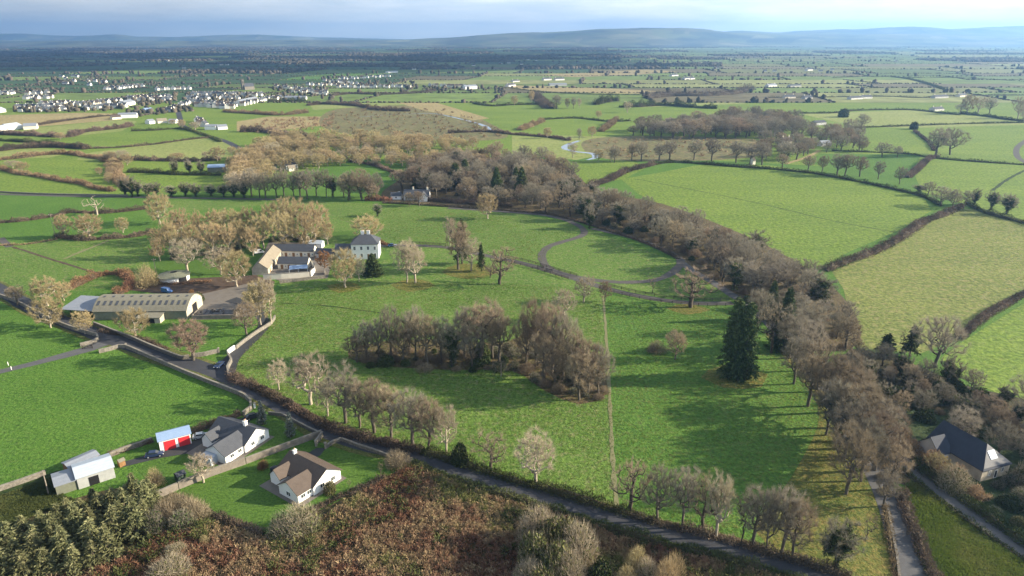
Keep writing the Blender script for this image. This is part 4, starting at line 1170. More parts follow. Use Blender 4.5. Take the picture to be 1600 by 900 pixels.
wall([(155, 552), (172, 548), (186, 544), (197, 544), (230, 558), (290, 584), (340, 604), (382, 621), (392, 630), (393, 640), (380, 650)], 1.3, 0.5, 'wall_stone', 'long stone road wall along the large green field')
wall([(357, 557), (362, 566), (356, 578), (358, 590)], 1.4, 0.5, 'wall_stone', 'curved stone wall beside the dark blue car at the farm entrance')
wall([(369, 546), (385, 533), (405, 519), (424, 507), (430, 497)], 1.2, 0.45, 'wall_stone', 'pale wall along the outer side of the farm lane')
wall([(356, 554), (361, 550), (367, 546)], 1.6, 0.4, 'render_white', 'short white rendered entrance wall of the farm lane', cap=False, curve=False)
wall([(280, 764), (330, 744), (384, 725)], 1.9, 0.35, 'wall_block', 'grey block garden wall between the two houses, lower half', curve=False)
wall([(385, 724.6), (440, 704), (503, 681)], 1.7, 0.3, 'wall_block', 'tan block garden wall between the two houses, upper half', curve=False)
wall([(240, 781), (260, 773), (279, 764.5)], 1.8, 0.35, 'wall_block', 'end of the garden wall beside the young spruces', curve=False)
wall([(420, 648), (440, 650), (465, 663), (485, 673), (500, 680)], 0.9, 0.35, 'wall_dark', 'low dark roadside wall of the dark roofed house')
wall([(504, 682), (499, 689), (494, 696)], 1.5, 0.4, 'wall_stone', 'pale splayed gateway wall between the two gardens', curve=False)
wall([(511, 700), (520, 694), (533, 689)], 1.0, 0.35, 'wall_dark', 'low splayed wall at the bungalow gate', curve=False)
wall([(534, 689.5), (560, 699), (585, 707), (606, 715)], 1.0, 0.35, 'wall_dark', 'low dark roadside wall of the brown roofed bungalow', curve=False)
wall([(437, 443), (470, 439), (507, 434.5)], 1.3, 0.4, 'wall_stone', 'pale wall below the courtyard buildings', curve=False)
wall([(508, 434), (508, 426)], 2.0, 0.4, 'wall_block', 'short pinkish wall end beside the courtyard', curve=False)
wall([(-20, 775), (0, 767), (30, 757), (55, 748), (72, 742)], 1.2, 0.5, 'wall_stone', 'tumbled stone wall between the large green field and the dark paddock')
wall([(172, 714), (195, 705), (220, 697), (238, 690)], 1.2, 0.45, 'wall_stone', 'stone wall behind the red doored garage')
wall([(0, 301), (60, 304), (130, 305.5), (200, 306.5)], 1.0, 0.4, 'wall_stone', 'long pale wall along the far avenue in the west')
wall([(625, 301), (615, 304)], 1.0, 0.3, 'render_white', 'low white wall by the lodge', cap=False, curve=False)
wall([(1387, 795), (1393, 830), (1401, 870), (1405, 905)], 0.55, 0.5, 'wall_dark', 'low tumbled stone wall along the park edge of the eastern lane', cap=False)
# gate piers
def pier(px, py, label, h=1.7, mat='wall_stone'):
    x, y = G(px, py)
    r = empty('gate_pier', (x, y, 0), 0.4, label, 'pier')
    mb = MB(); mb.box(-.3, .3, -.3, .3, 0, h); mb.build('shaft', mat, r)
    mb = MB(); mb.prism([(-.38, -.38, h), (.38, -.38, h), (.38, .38, h), (-.38, .38, h)], [(-.05, -.05, h + .3), (.05, -.05, h + .3), (.05, .05, h + .3), (-.05, .05, h + .3)]); mb.build('cap', 'wall_cap', r)
pier(342, 551, 'stone gate pier with a pointed cap under the reddish tree')
pier(197, 543, 'stone gate pier at the tip of the side lane', 1.4)
pier(509, 700.5, 'gate pier at the bungalow entrance')
pier(494, 697, 'gate pier at the end of the pale splayed wall')
pier(398, 637, 'white gate pier at the drive of the dark roofed house', 1.5, 'render_white')
# post and rail fences
plain_mat('fence_wood', (0.060, 0.050, 0.042), 0.4, 2.0)
def fence(line, side, spacing, label, world_step=None):
    L = smooth_line(GP(line), 1.0)
    pts, acc = [], 0.0
    for i in range(1, len(L)):
        acc += (L[i] - L[i - 1]).length
        if acc >= spacing or i == 1:
            d = (L[i] - L[i - 1]).normalized()
            pts.append(L[i] + Vector((-d.y, d.x)) * side); acc = 0
    root = empty('rail_fence', (pts[0].x, pts[0].y, 0), 0, label, 'fence')
    o = pts[0]
    mb = MB(); mb.box(-.08, .08, -.08, .08, -.1, 1.4); pm = mb.mesh('post', 'fence_wood')
    for p in pts:
        q = link('post', pm, root); q.location = (p.x - o.x, p.y - o.y, 0)
    for z in (0.45, 0.85, 1.22):
        mb = MB()
        for a, b in zip(pts, pts[1:]):
            mb.bar((a.x - o.x, a.y - o.y, z), (b.x - o.x, b.y - o.y, z), 0.06, 0.14)
        mb.build('rail', 'fence_wood', root)
fence(DRIVE[5:9], 3.0, 3.2, 'dark post and rail fence on the upper side of the drive beside the round lawn')
fence(DRIVE[5:9], -3.0, 3.2, 'dark post and rail fence on the park side of the drive, upper stretch')
fence(DRIVE[9:], 3.0, 3.2, 'dark post and rail fence between the drive and the round lawn, eastern stretch')
fence(DRIVE[9:], -3.0, 3.2, 'dark post and rail fence on the park side of the drive, eastern stretch')
fence(DRIVE[1:4], 2.8, 3.2, 'dark rail fence behind the drive near the manor house')
def field_gate(px, py, rz, label):
    x, y = G(px, py)
    r = empty('field_gate', (x, y, 0), rz, label, 'gate')
    for xx in (-1.6, 1.6):
        mb = MB(); mb.box(xx - .1, xx + .1, -.1, .1, 0, 1.5); mb.build('post', 'fence_wood', r)
    for z in (.3, .6, .9, 1.2):
        mb = MB(); mb.box(-1.5, 1.5, -.04, .04, z, z + .12); mb.build('bar', 'fence_wood', r)
    mb = MB(); mb.bar((-1.5, 0.05, .3), (1.5, 0.05, 1.25), .05, .1); mb.build('brace', 'fence_wood', r)
field_gate(845, 419, -0.5, 'dark wooden gate across the drive, upper one of two')
field_gate(858, 424, -0.5, 'dark wooden gate across the drive, lower one of two')
field_gate(137, 545, 0.2, 'small gate where the side lane leaves the road')
# poles
plain_mat('pole_wood', (0.230, 0.200, 0.165), 0.3, 1.5)
def pole(px, py, top, label, arm=True):
    x, y = G(px, py); h = top_z(y, top)
    r = empty('utility_pole', (x, y, 0), 0.3, label, 'pole')
    mb = MB(); mb.cyl(0, 0, 0, h, .17, .11, 8); mb.build('shaft', 'pole_wood', r)
    if arm:
        mb = MB(); mb.box(-.9, .9, -.06, .06, h - .6, h - .45); mb.build('cross_arm', 'pole_wood', r)
        for xx in (-.75, 0, .75):
            mb = MB(); mb.cyl(xx, 0, h - .45, h - .25, .05, .04, 6); mb.build('insulator', 'render_white', r)
pole(244, 428, 404, 'white topped wooden pole behind the horse walker')
pole(87, 372, 334, 'wooden pole beside the narrow tan tree in the western field')
pole(76, 772, 735, 'wooden pole at the end of the grey sheds', False)
pole(783, 588, 566, 'thin wooden post alone between the two park clumps', False)
for k, (px, py) in enumerate([(13, 571), (18, 578)]):
    x, y = G(px, py)
    r = empty('gate_post', (x, y, 0), 0, ['white gate post on the field side of the side lane', 'white gate post on the road side of the side lane'][k], 'post')
    mb = MB(); mb.box(-.08, .08, -.08, .08, 0, 1.3); mb.build('shaft', 'render_white', r)
    mb = MB(); mb.box(-.11, .11, -.11, .11, 1.302, 1.38); mb.build('cap', 'wall_cap', r)
# ------------------------------------------------------------------ buildings
def roof_mat(name, a, c, rows=3.2, rough=0.7):
    m, n, l, b = new_mat(name)
    tc = n.new('ShaderNodeTexCoord')
    v = tc.outputs['Object']
    f = noise(n, l, v, 0.7, 6, 0.7)
    f2 = noise(n, l, v, 7.0, 2, 0.7)
    col = mixc(n, l, ramp(n, l, f, [(0.3, a), (0.7, c)]), ramp(n, l, f2, [(0.3, a), (0.7, c)]), 0.4)
    l.new(col, b.inputs['Base Color'])
    b.inputs['Roughness'].default_value = rough
    b.inputs['Specular IOR Level'].default_value = 0.3
    wv = n.new('ShaderNodeTexWave'); wv.bands_direction = 'Z'; wv.inputs['Scale'].default_value = rows
    l.new(v, wv.inputs['Vector'])
    bump(n, l, b, wv.outputs['Fac'], 0.5, 0.05)
roof_mat('roof_slate', (0.040, 0.045, 0.055), (0.075, 0.080, 0.095))
roof_mat('roof_navy', (0.018, 0.024, 0.040), (0.035, 0.044, 0.066))
roof_mat('roof_slate_lit', (0.130, 0.130, 0.135), (0.190, 0.190, 0.195))
roof_mat('roof_brown', (0.060, 0.045, 0.037), (0.105, 0.080, 0.064))
roof_mat('roof_tan', (0.180, 0.155, 0.115), (0.270, 0.235, 0.180))
roof_mat('roof_blue', (0.180, 0.260, 0.400), (0.250, 0.340, 0.490), 1.2, 0.45)
roof_mat('roof_grey_metal', (0.330, 0.380, 0.450), (0.430, 0.480, 0.550), 1.2, 0.45)
roof_mat('roof_dull_metal', (0.170, 0.190, 0.225), (0.240, 0.260, 0.300), 1.2, 0.55)
roof_mat('roof_fibre', (0.130, 0.125, 0.095), (0.220, 0.205, 0.160), 1.2, 0.9)
roof_mat('roof_olive', (0.110, 0.115, 0.080), (0.175, 0.180, 0.130), 1.2, 0.8)
plain_mat('render_cream', (0.700, 0.650, 0.540), 0.08, 0.6)
plain_mat('town_white', (0.640, 0.625, 0.590), 0.12, 0.05)
plain_mat('render_stone', (0.400, 0.360, 0.290), 0.25, 0.6)
plain_mat('render_grey', (0.480, 0.470, 0.460), 0.10, 0.6)
plain_mat('red_paint', (0.560, 0.030, 0.040), 0.06, 1.0, 0.5, 0.4)
plain_mat('dark_opening', (0.015, 0.015, 0.017), 0.2, 1.0)
plain_mat('cladding_green', (0.160, 0.170, 0.130), 0.2, 0.8)
plain_mat('cladding_pale', (0.340, 0.350, 0.350), 0.15, 0.8)
plain_mat('wood_brown', (0.230, 0.130, 0.060), 0.35, 1.2)
plain_mat('shed_green', (0.050, 0.075, 0.055), 0.25, 1.2)
plain_mat('black_plastic', (0.014, 0.016, 0.024), 0.3, 0.8, 0.35, 0.5)
plain_mat('tyre_rubber', (0.025, 0.025, 0.027), 0.2, 2.0)
plain_mat('frame_white', (0.820, 0.820, 0.800), 0.03, 1.0)
plain_mat('pot_clay', (0.450, 0.300, 0.200), 0.2, 2.0)
m, n, l, b = new_mat('window_glass')
b.inputs['Base Color'].default_value = (0.03, 0.04, 0.05, 1); b.inputs['Roughness'].default_value = 0.08; b.inputs['Specular IOR Level'].default_value = 0.6
m, n, l, b = new_mat('skylight_glass')
b.inputs['Base Color'].default_value = (0.75, 0.80, 0.86, 1); b.inputs['Roughness'].default_value = 0.15; b.inputs['Specular IOR Level'].default_value = 0.7

def block(root, u0, u1, v0, v1, axis, hw, rise, wm, rm, over=0.35, hip=(0, 0), nm=('wall', 'roof')):
    """walls with gables (or hips) and a pitched roof; axis is the ridge direction"""
    if axis == 'v':
        tr = lambda a, c, z: (c, a, z)
        a0, a1, c0, c1 = v0, v1, u0, u1
    else:
        tr = lambda a, c, z: (a, c, z)
        a0, a1, c0, c1 = u0, u1, v0, v1
    mc = (c0 + c1) / 2
    mb = MB()
    for c in (c0, c1):
        mb.poly([tr(a0, c, 0), tr(a1, c, 0), tr(a1, c, hw), tr(a0, c, hw)])
    for k, a in enumerate((a0, a1)):
        if hip[k]: mb.poly([tr(a, c0, 0), tr(a, c1, 0), tr(a, c1, hw), tr(a, c0, hw)])
        else: mb.poly([tr(a, c0, 0), tr(a, c1, 0), tr(a, c1, hw), tr(a, mc, hw + rise), tr(a, c0, hw)])
    w = mb.build(nm[0], wm, root)
    mb = MB()
    k = rise / (mc - c0)
    e = over
    zE = hw - e * k
    t = 0.16
    A0, A1 = a0 - (e if not hip[0] else 0), a1 + (e if not hip[1] else 0)
    r0, r1 = a0 + hip[0], a1 - hip[1]
    R0, R1 = (A0 if not hip[0] else r0), (A1 if not hip[1] else r1)
    E0, E1 = a0 - e, a1 + e
    zr = hw + rise + 0.03
    for c, s in ((c0, -1), (c1, 1)):
        q = [(E0, c + s * e, zE), (E1, c + s * e, zE), (R1, mc, zr), (R0, mc, zr)]
        lo = [tr(a, cc, z + 0.02) for a, cc, z in q]; hi = [tr(a, cc, z + t + 0.02) for a, cc, z in q]
        mb.prism(lo, hi)
    for kk, (hp, E, R) in enumerate(((hip[0], E0, R0), (hip[1], E1, R1))):
        if hp:
            q = [(E, c0 - e, zE), (E, c1 + e, zE), (R, mc, zr)]
            mb.prism([tr(a, cc, z + 0.03) for a, cc, z in q], [tr(a, cc, z + t + 0.03) for a, cc, z in q])
    r = mb.build(nm[1], rm, root)
    return w, r

def win(wall_o, ax, c, t, z, w, h, out, nm='window', frame='frame_white', glass='window_glass', cross=True):
    f = (lambda a, d, zz: (d, a, zz)) if ax == 'u' else (lambda a, d, zz: (a, d, zz))
    mb = MB()
    def bx(m_, a0, a1, d0, d1, z0, z1):
        p, q = f(a0, d0, z0), f(a1, d1, z1)
        m_.box(min(p[0], q[0]), max(p[0], q[0]), min(p[1], q[1]), max(p[1], q[1]), z0, z1)
    d0, d1 = sorted((c, c + out * 0.07))
    s = 0.09
    bx(mb, t - w / 2, t + w / 2, d0, d1, z, z + s); bx(mb, t - w / 2, t + w / 2, d0, d1, z + h - s, z + h)
    bx(mb, t - w / 2, t - w / 2 + s, d0, d1, z + s, z + h - s); bx(mb, t + w / 2 - s, t + w / 2, d0, d1, z + s, z + h - s)
    if cross: bx(mb, t - s / 3, t + s / 3, d0, d1, z + s, z + h - s)
    fr = mb.build(nm, frame, wall_o)
    mb = MB()
    d0, d1 = sorted((c, c + out * 0.03))
    bx(mb, t - w / 2 + s, t + w / 2 - s, d0, d1, z + s, z + h - s)
    mb.build('pane' if nm == 'window' else 'leaf', glass, wall_o)
    return fr

def chimney(roof_o, x, y, z0, z1, w=0.9, d=0.6, mat='render_cream', pots=2):
    mb = MB(); mb.box(x - w / 2, x + w / 2, y - d / 2, y + d / 2, z0, z1)
    mb.box(x - w / 2 - .08, x + w / 2 + .08, y - d / 2 - .08, y + d / 2 + .08, z1 + .003, z1 + .15)
    mb.build('chimney', mat, roof_o)
    for k in range(pots):
        mb = MB(); mb.cyl(x + (k - (pots - 1) / 2) * 0.4, y, z1 + .15, z1 + .6, .13, .11, 8); mb.build('chimney_pot', 'pot_clay', roof_o)

def site(name, p0, p1, label, cat, z=0.0):
    (x0, y0), (x1, y1) = G(*p0), G(*p1)
    L = math.hypot(x1 - x0, y1 - y0)
    return empty(name, (x0, y0, z), math.atan2(y1 - y0, x1 - x0), label, cat), L

# two bungalows of the same plan
def bungalow(p0, p1, wallm, roofm, label, chim, glass_porch):
    r, L = site('bungalow', p0, p1, label, 'house')
    um = L - 8.2
    w1, r1 = block(r, um, L, 0, 12.8, 'v', 2.6, 2.5, wallm, roofm, 0.4)
    w2, r2 = block(r, 0, um + 1.5, 0.5, 7.3, 'u', 2.5, 2.1, wallm, roofm, 0.35)
    w3, r3 = block(r, um - 2.4, um + 1.5, 8.9, 12.6, 'u', 2.4, 1.8, wallm, roofm, 0.3)
    for t in (8.0, 8.6 + .75, 8.6 + 2.0 - .05):
        pass
    for t in (7.55, 8.0, 8.45):
        win(w1, 'u', um, t, 0.9, 0.38, 1.2, -1, cross=False)
    win(w1, 'u', L, 4.5, 0.9, 1.6, 1.2, 1); win(w1, 'u', L, 10.6, 0.9, 1.6, 1.2, 1)
    win(w1, 'v', 0, um + 2.6, 0.9, 1.3, 1.2, -1); win(w1, 'v', 0, um + 5.8, 0.9, 1.3, 1.2, -1)
    win(w1, 'u', L, 8.0, 0.05, 1.1, 2.1, 1, 'door', 'frame_white', 'wood_brown', False)
    win(w2, 'v', 0.5, um * 0.35, 0.9, 1.3, 1.1, -1); win(w2, 'v', 0.5, um * 0.78, 0.9, 1.3, 1.1, -1)
    win(w2, 'u', 0, 3.9, 0.8, 1.5, 1.2, -1)
    win(w2, 'v', 7.3, um * 0.5, 0.9, 1.0, 1.1, 1)
    if chim: chimney(r1, L - 4.1, 3.5, 4.6, 6.3, 0.8, 0.8, 'render_white', 2)
    else: chimney(r1, L - 4.1, 11.2, 4.6, 6.0, 0.8, 0.6, 'render_white', 1)
    if glass_porch:
        mb = MB(); mb.prism([(-2.2, 3.2, 0), (-.1, 3.2, 0), (-.1, 7.0, 0), (-2.2, 7.0, 0)], [(-2.2, 3.2, 2.0), (-.1, 3.2, 2.3), (-.1, 7.0, 2.3), (-2.2, 7.0, 2.0)]); mb.build('sun_porch', 'roof_grey_metal', r)
    mb = MB(); mb.poly([(L + .9, -1, .10), (L + .9, 13.7, .10), (-1, 13.7, .10), (-1, -1, .10)])
    mb.build('paving', 'yard_concrete', r)
    return r
bungalow((469, 789), (533, 748), 'render_white', 'roof_brown', 'white bungalow with brown tiled roofs and wings on the lawn beside the bracken', False, False)
bungalow((356, 727), (421, 684), 'render_white', 'roof_slate', 'white bungalow with dark slate roofs between the garage and the road', True, True)

# garage with two red doors
r, L = site('garage', (251, 706), (300, 693), 'blue roofed white garage with two red roller doors', 'garage')
D_ = 5.5
mb = MB()
for q in ([(0, 0, 0), (L, 0, 0), (L, 0, 3.1), (0, 0, 3.1)], [(0, D_, 0), (L, D_, 0), (L, D_, 2.6), (0, D_, 2.6)], [(0, 0, 0), (0, D_, 0), (0, D_, 2.6), (0, D_ / 2, 3.9), (0, 0, 3.1)], [(L, 0, 0), (L, D_, 0), (L, D_, 2.6), (L, D_ / 2, 3.9), (L, 0, 3.1)]): mb.poly(q)
wo = mb.build('wall', 'render_white', r)
mb = MB()
mb.prism([(-.3, -.3, 3.02), (L + .3, -.3, 3.02), (L + .3, D_ / 2, 3.95), (-.3, D_ / 2, 3.95)], [(-.3, -.3, 3.12), (L + .3, -.3, 3.12), (L + .3, D_ / 2, 4.05), (-.3, D_ / 2, 4.05)])
mb.prism([(-.3, D_ / 2, 3.95), (L + .3, D_ / 2, 3.95), (L + .3, D_ + .3, 2.52), (-.3, D_ + .3, 2.52)], [(-.3, D_ / 2, 4.05), (L + .3, D_ / 2, 4.05), (L + .3, D_ + .3, 2.62), (-.3, D_ + .3, 2.62)])
mb.build('roof', 'roof_blue', r)
for c in (L * .32, L * .78):
    mb = MB(); mb.box(c - 1.35, c + 1.35, -.09, 0, 0, 2.6); d = mb.build('door', 'red_paint', r)
    mb = MB()
    for k in range(1, 5): mb.box(c - 1.33, c + 1.33, -.12, -.091, k * .52 - .02, k * .52 + .02)
    mb.build('door_rail', 'red_paint', d)

# grey metal sheds beside the spruces
r, L = site('metal_shed', (90, 776), (181, 746), 'long pale grey metal shed with a darker lower end beside the spruces', 'shed')
block(r, L * .36, L, 0, 7.0, 'u', 3.0, 1.0, 'cladding_pale', 'roof_grey_metal', 0.25)
block(r, 0, L * .36 - .02, 0.3, 6.4, 'u', 2.5, 0.6, 'cladding_green', 'roof_dull_metal', 0.2, nm=('end_wall', 'end_roof'))
mb = MB(); mb.box(L * .55, L * .72, -.06, 0, 0, 2.3); mb.build('door', 'dark_opening', r)
r, L = site('timber_shed', (110, 742), (157, 721), 'low brown timber shed with a patched blue grey roof behind the metal shed', 'shed')
w_, r_ = block(r, 0, L, 0, 3.6, 'u', 1.9, 0.45, 'wood_brown', 'roof_dull_metal', 0.2)
for k in range(3):
    mb = MB(); mb.box(L * (.2 + .27 * k), L * (.32 + .27 * k), -.06, 0, .2, 1.8); mb.build('door', 'dark_opening', w_)
r, L = site('garden_shed', (279, 755), (292, 749), 'small dark green garden shed against the block wall', 'shed')
w_, r_ = block(r, 0, L, 0, 1.9, 'u', 1.7, 0.5, 'shed_green', 'roof_slate', 0.12)
mb = MB(); mb.box(L * .35, L * .7, -.05, 0, 0, 1.5); mb.build('door', 'shed_green', w_)
r, L = site('log_store', (188, 731), (197, 727), 'small weathered log store behind the spruces', 'shed')
block(r, 0, L, 0, 1.3, 'u', 1.5, 0.4, 'wood_brown', 'roof_fibre', 0.1)

# long barn
r, L = site('barn', (148, 500), (293, 498.5), 'long weathered barn with a curved roof and rows of dark rooflights', 'barn')
S, HW, RI = 15.0, 3.3, 3.6
def arch(t): return (S * t, HW + RI * math.sin(math.pi * t) ** 0.75)
NA = 14
prof = [arch(i / NA) for i in range(NA + 1)]
mb = MB()
mb.poly([(0, 0, 0), (L, 0, 0), (L, 0, HW), (0, 0, HW)]); mb.poly([(0, S, 0), (L, S, 0), (L, S, HW), (0, S, HW)])
for x in (0, L): mb.poly([(x, 0, 0), (x, S, 0)] + [(x, p[0], p[1]) for p in reversed(prof)])
for i_ in (0, 1): mb.m[i_] = 1
wo = mb.build('wall', ['render_stone', 'cladding_green'], r)
mb = MB()
for i in range(NA):
    (s0, z0), (s1, z1) = prof[i], prof[i + 1]
    a0 = -.35 if i == 0 else 0; a1 = .35 if i == NA - 1 else 0
    mb.prism([(-.3, s0 + a0, z0 + .02), (L + .3, s0 + a0, z0 + .02), (L + .3, s1 + a1, z1 + .02), (-.3, s1 + a1, z1 + .02)], [(-.3, s0 + a0, z0 + .16), (L + .3, s0 + a0, z0 + .16), (L + .3, s1 + a1, z1 + .16), (-.3, s1 + a1, z1 + .16)])
ro = mb.build('roof', 'roof_fibre', r)
def on_arch(t, lift):
    a, b_ = arch(t), arch(t + .001)
    d = Vector((b_[0] - a[0], b_[1] - a[1])).normalized()
    return (a[0] - d.y * lift, a[1] + d.x * lift)
light_me = None
for t0, t1, nn in ((.13, .25, 15), (.40, .47, 10)):
    mb = MB()
    p, q = on_arch(t0, .19), on_arch(t1, .19); p2, q2 = on_arch(t0, .25), on_arch(t1, .25)
    mb.prism([(-.45, p[0], p[1]), (.45, p[0], p[1]), (.45, q[0], q[1]), (-.45, q[0], q[1])], [(-.45, p2[0], p2[1]), (.45, p2[0], p2[1]), (.45, q2[0], q2[1]), (-.45, q2[0], q2[1])])
    light_me = mb.mesh('rooflight', 'roof_slate')
    for k in range(nn):
        o = link('rooflight', light_me, ro); o.location = (L * (k + .5) / nn, 0, 0)
mb = MB()
mb.box(L + .003, L + .08, 5.5, 9.5, 0, 3.6); mb.build('door', 'dark_opening', wo)
win(wo, 'u', L, 3.2, 3.0, 1.0, 1.0, 1); win(wo, 'u', L, 11.8, 3.0, 1.0, 1.0, 1)
# lean-to on the road side
mb = MB(); mb.prism([(L * .52, -4, 0), (L * .76, -4, 0), (L * .76, -.01, 0), (L * .52, -.01, 0)], [(L * .52, -4, 2.2), (L * .76, -4, 2.2), (L * .76, -.01, 2.9), (L * .52, -.01, 2.9)])
wl_ = mb.build('lean_to', 'render_stone', r)
mb = MB(); mb.prism([(L * .51, -4.3, 2.22), (L * .77, -4.3, 2.22), (L * .77, -.02, 2.95), (L * .51, -.02, 2.95)], [(L * .51, -4.3, 2.36), (L * .77, -4.3, 2.36), (L * .77, -.02, 3.09), (L * .51, -.02, 3.09)]); mb.build('lean_to_roof', 'roof_fibre', wl_)
mb = MB(); mb.box(L * .54, L * .70, -4.08, -4.003, 0, 1.9); mb.build('opening', 'dark_opening', wl_)
# open sided store at the west end
r, L = site('hay_store', (112, 497), (146, 499), 'open fronted store with a pale metal roof at the west end of the barn', 'barn')
mb = MB(); mb.poly([(0, 11, 0), (L, 11, 0), (L, 11, 4.6), (0, 11, 4.6)]); mb.poly([(L, 0, 0), (L, 11, 0), (L, 11, 4.6), (L, 0, 3.4)]); mb.build('wall', 'cladding_green', r)
mb = MB(); mb.prism([(-4, -.4, 3.4), (L + .2, -.4, 3.4), (L + .2, 11.4, 4.7), (-4, 11.4, 4.7)], [(-4, -.4, 3.55), (L + .2, -.4, 3.55), (L + .2, 11.4, 4.85), (-4, 11.4, 4.85)]); mb.build('roof', 'roof_dull_metal', r)
for x in (-3.6, 0, L * .5):
    mb = MB(); mb.box(x - .15, x + .15, 0, .3, 0, 3.45); mb.build('post', 'fence_wood', r)
mb = MB(); mb.box(.3, L - .3, 5, 10.5, 0, 3.0); mb.build('stored_bales', 'black_plastic', r)
# silage pit
r, L = site('silage_pit', (300, 499), (368, 498), 'long low silage pit under dark blue black plastic beside the barn', 'silage pit')
mb = MB(); mb.box(0, L, 0, .4, 0, 1.6); mb.box(0, .4, .403, 6.4, 0, 1.7); mb.box(L - .4, L, .403, 6.4, 0, 1.7); mb.build('pit_wall', 'wall_block', r)
mb = MB()
for k in range(9):
    x0, x1 = .5 + (L - 1) * k / 9, .5 + (L - 1) * (k + 1) / 9 - .003
    h0 = 1.4 + .25 * math.sin(k * 1.7)
    mb.prism([(x0, .5, 0), (x1, .5, 0), (x1, 6.4, 0), (x0, 6.4, 0)], [(x0, 1.2, h0), (x1, 1.2, h0 + .08), (x1, 5.8, h0 + .3), (x0, 5.8, h0 + .22)])
mb.build('plastic_cover', 'black_plastic', r)
mb = MB()
for k in range(16):
    a = random.uniform(1, L - 1); mb.cyl(a, random.uniform(1.6, 5.6), 1.72, 1.95, .42, .42, 8)
o_ = mb.build('weight_tyres', 'tyre_rubber', r); o_['kind'] = 'stuff'

# round horse walker
x, y = G(273, 437)
r = empty('horse_walker', (x, y, 0), 0.1, 'round horse walker with pale wall panels and a shallow olive cone roof', 'horse walker')
N_, RR = 20, 6.2
for k in range(N_):
    a0, a1 = 2 * math.pi * k / N_, 2 * math.pi * (k + 1) / N_ - .012
    c = lambda a, q: (q * math.cos(a), q * math.sin(a))
    mb = MB(); mb.prism([(*c(a0, RR), 0), (*c(a1, RR), 0), (*c(a1, RR - .1), 0), (*c(a0, RR - .1), 0)], [(*c(a0, RR), 2.3), (*c(a1, RR), 2.3), (*c(a1, RR - .1), 2.3), (*c(a0, RR - .1), 2.3)])
    mb.build('wall_panel', 'render_white' if k not in (17, 18) else 'dark_opening', r)
    mb = MB(); mb.prism([(*c(a0, RR + .5), 2.32), (*c(a1, RR + .5), 2.32), (*c(a1, 1.5), 3.5), (*c(a0, 1.5), 3.5)], [(*c(a0, RR + .5), 2.42), (*c(a1, RR + .5), 2.42), (*c(a1, 1.5), 3.6), (*c(a0, 1.5), 3.6)])
    mb.build('roof_panel', 'roof_olive', r)
mb = MB(); mb.cyl(0, 0, 0, 3.3, .35, .35, 10); mb.cyl(0, 0, 3.302, 3.42, 1.45, 1.45, 16); mb.build('hub', 'dark_opening', r)

# courtyard ranges
def range_(p0, p1, width, hw, rise, wm, rm, label, doors=3, over=.25):
    r, L = site('stable_range', p0, p1, label, 'stable')
    w_, r_ = block(r, 0, L, -width / 2, width / 2, 'u', hw, rise, wm, rm, over)
    for k in range(doors):
        mb = MB(); t = L * (k + .6) / (doors + .2); mb.box(t - .6, t + .6, -width / 2 - .05, -width / 2, 0, 2.1); mb.build('door', 'wood_brown', w_)
        win(w_, 'v', -width / 2, t + L / (doors + .2) * .5, 1.0, .8, .8, -1)
    return r
range_((432, 398), (493, 399), 6.0, 3.0, 2.4, 'render_cream', 'roof_slate', 'slate roofed back range of the stable courtyard', 5)
range_((407, 430), (429, 401), 7.0, 3.0, 2.8, 'render_stone', 'roof_tan', 'pale tan roofed western range of the stable courtyard', 4)
range_((438, 417), (484, 417.5), 6.0, 2.7, 2.2, 'render_cream', 'roof_slate', 'slate roofed middle range inside the stable courtyard', 4)
range_((496, 401), (524, 402), 5.0, 2.4, 1.8, 'render_grey', 'roof_slate', 'low slate roofed range between courtyard and manor house', 2)
range_((485, 386), (505, 386.5), 4.0, 2.4, 1.2, 'render_white', 'roof_grey_metal', 'small white shed behind the courtyard', 1)
r, L = site('glass_canopy', (452, 428), (481, 426), 'pale blue glazed canopy inside the front courtyard wall', 'canopy')
mb = MB(); mb.prism([(0, 0, 2.0), (L, 0, 2.0), (L, 4, 2.6), (0, 4, 2.6)], [(0, 0, 2.1), (L, 0, 2.1), (L, 4, 2.7), (0, 4, 2.7)]); mb.build('glazing', 'roof_blue', r)
for x in (.1, L / 2, L - .1):
    for yy, h in ((.1, 2.0), (3.9, 2.58)):
        mb = MB(); mb.box(x - .08, x + .08, yy - .08, yy + .08, 0, h); mb.build('post', 'frame_white', r)
wall([(412, 437), (440, 436), (484, 433)], 2.6, 0.4, 'render_cream', 'cream front wall of the stable courtyard')
wall([(485, 414), (491, 419), (491.5, 426), (486, 432.5)], 2.8, 0.4, 'render_white', 'white curved end wall of the stable courtyard')

# manor house
r, L = site('manor_house', (550, 405.5), (592, 404.5), 'tall pale manor house with a hipped slate roof and two chimneys', 'house')
w_, r_ = block(r, 0, L, 0, 10.5, 'u', 7.6, 3.4, 'render_white', 'roof_slate', .4, (4.2, 4.2))
for k in range(4):
    t = L * (k + .5) / 4
    if k != 2: win(w_, 'v', 0, t, 0.9, 1.1, 2.0, -1)
    win(w_, 'v', 0, t, 4.6, 1.1, 1.8, -1)
win(w_, 'v', 0, L * 2.5 / 4, 0.05, 1.3, 2.6, -1, 'door', 'frame_white', 'wood_brown', False)
for t in (2.6, 5.2, 7.9):
    win(w_, 'u', L, t, 0.9, 1.1, 2.0, 1); win(w_, 'u', L, t, 4.6, 1.1, 1.8, 1)
chimney(r_, L * .40, 5.25, 10.2, 12.6, 1.5, .8, 'render_white', 3)
chimney(r_, L * .62, 5.25, 10.2, 12.6, 1.5, .8, 'render_white', 3)
r, L = site('manor_wing', (524, 406), (549.5, 405.6), 'lower cream wing joined to the west side of the manor house', 'house')
w_, r_ = block(r, 0, L, 1, 8, 'u', 4.6, 2.0, 'render_cream', 'roof_slate', .3)
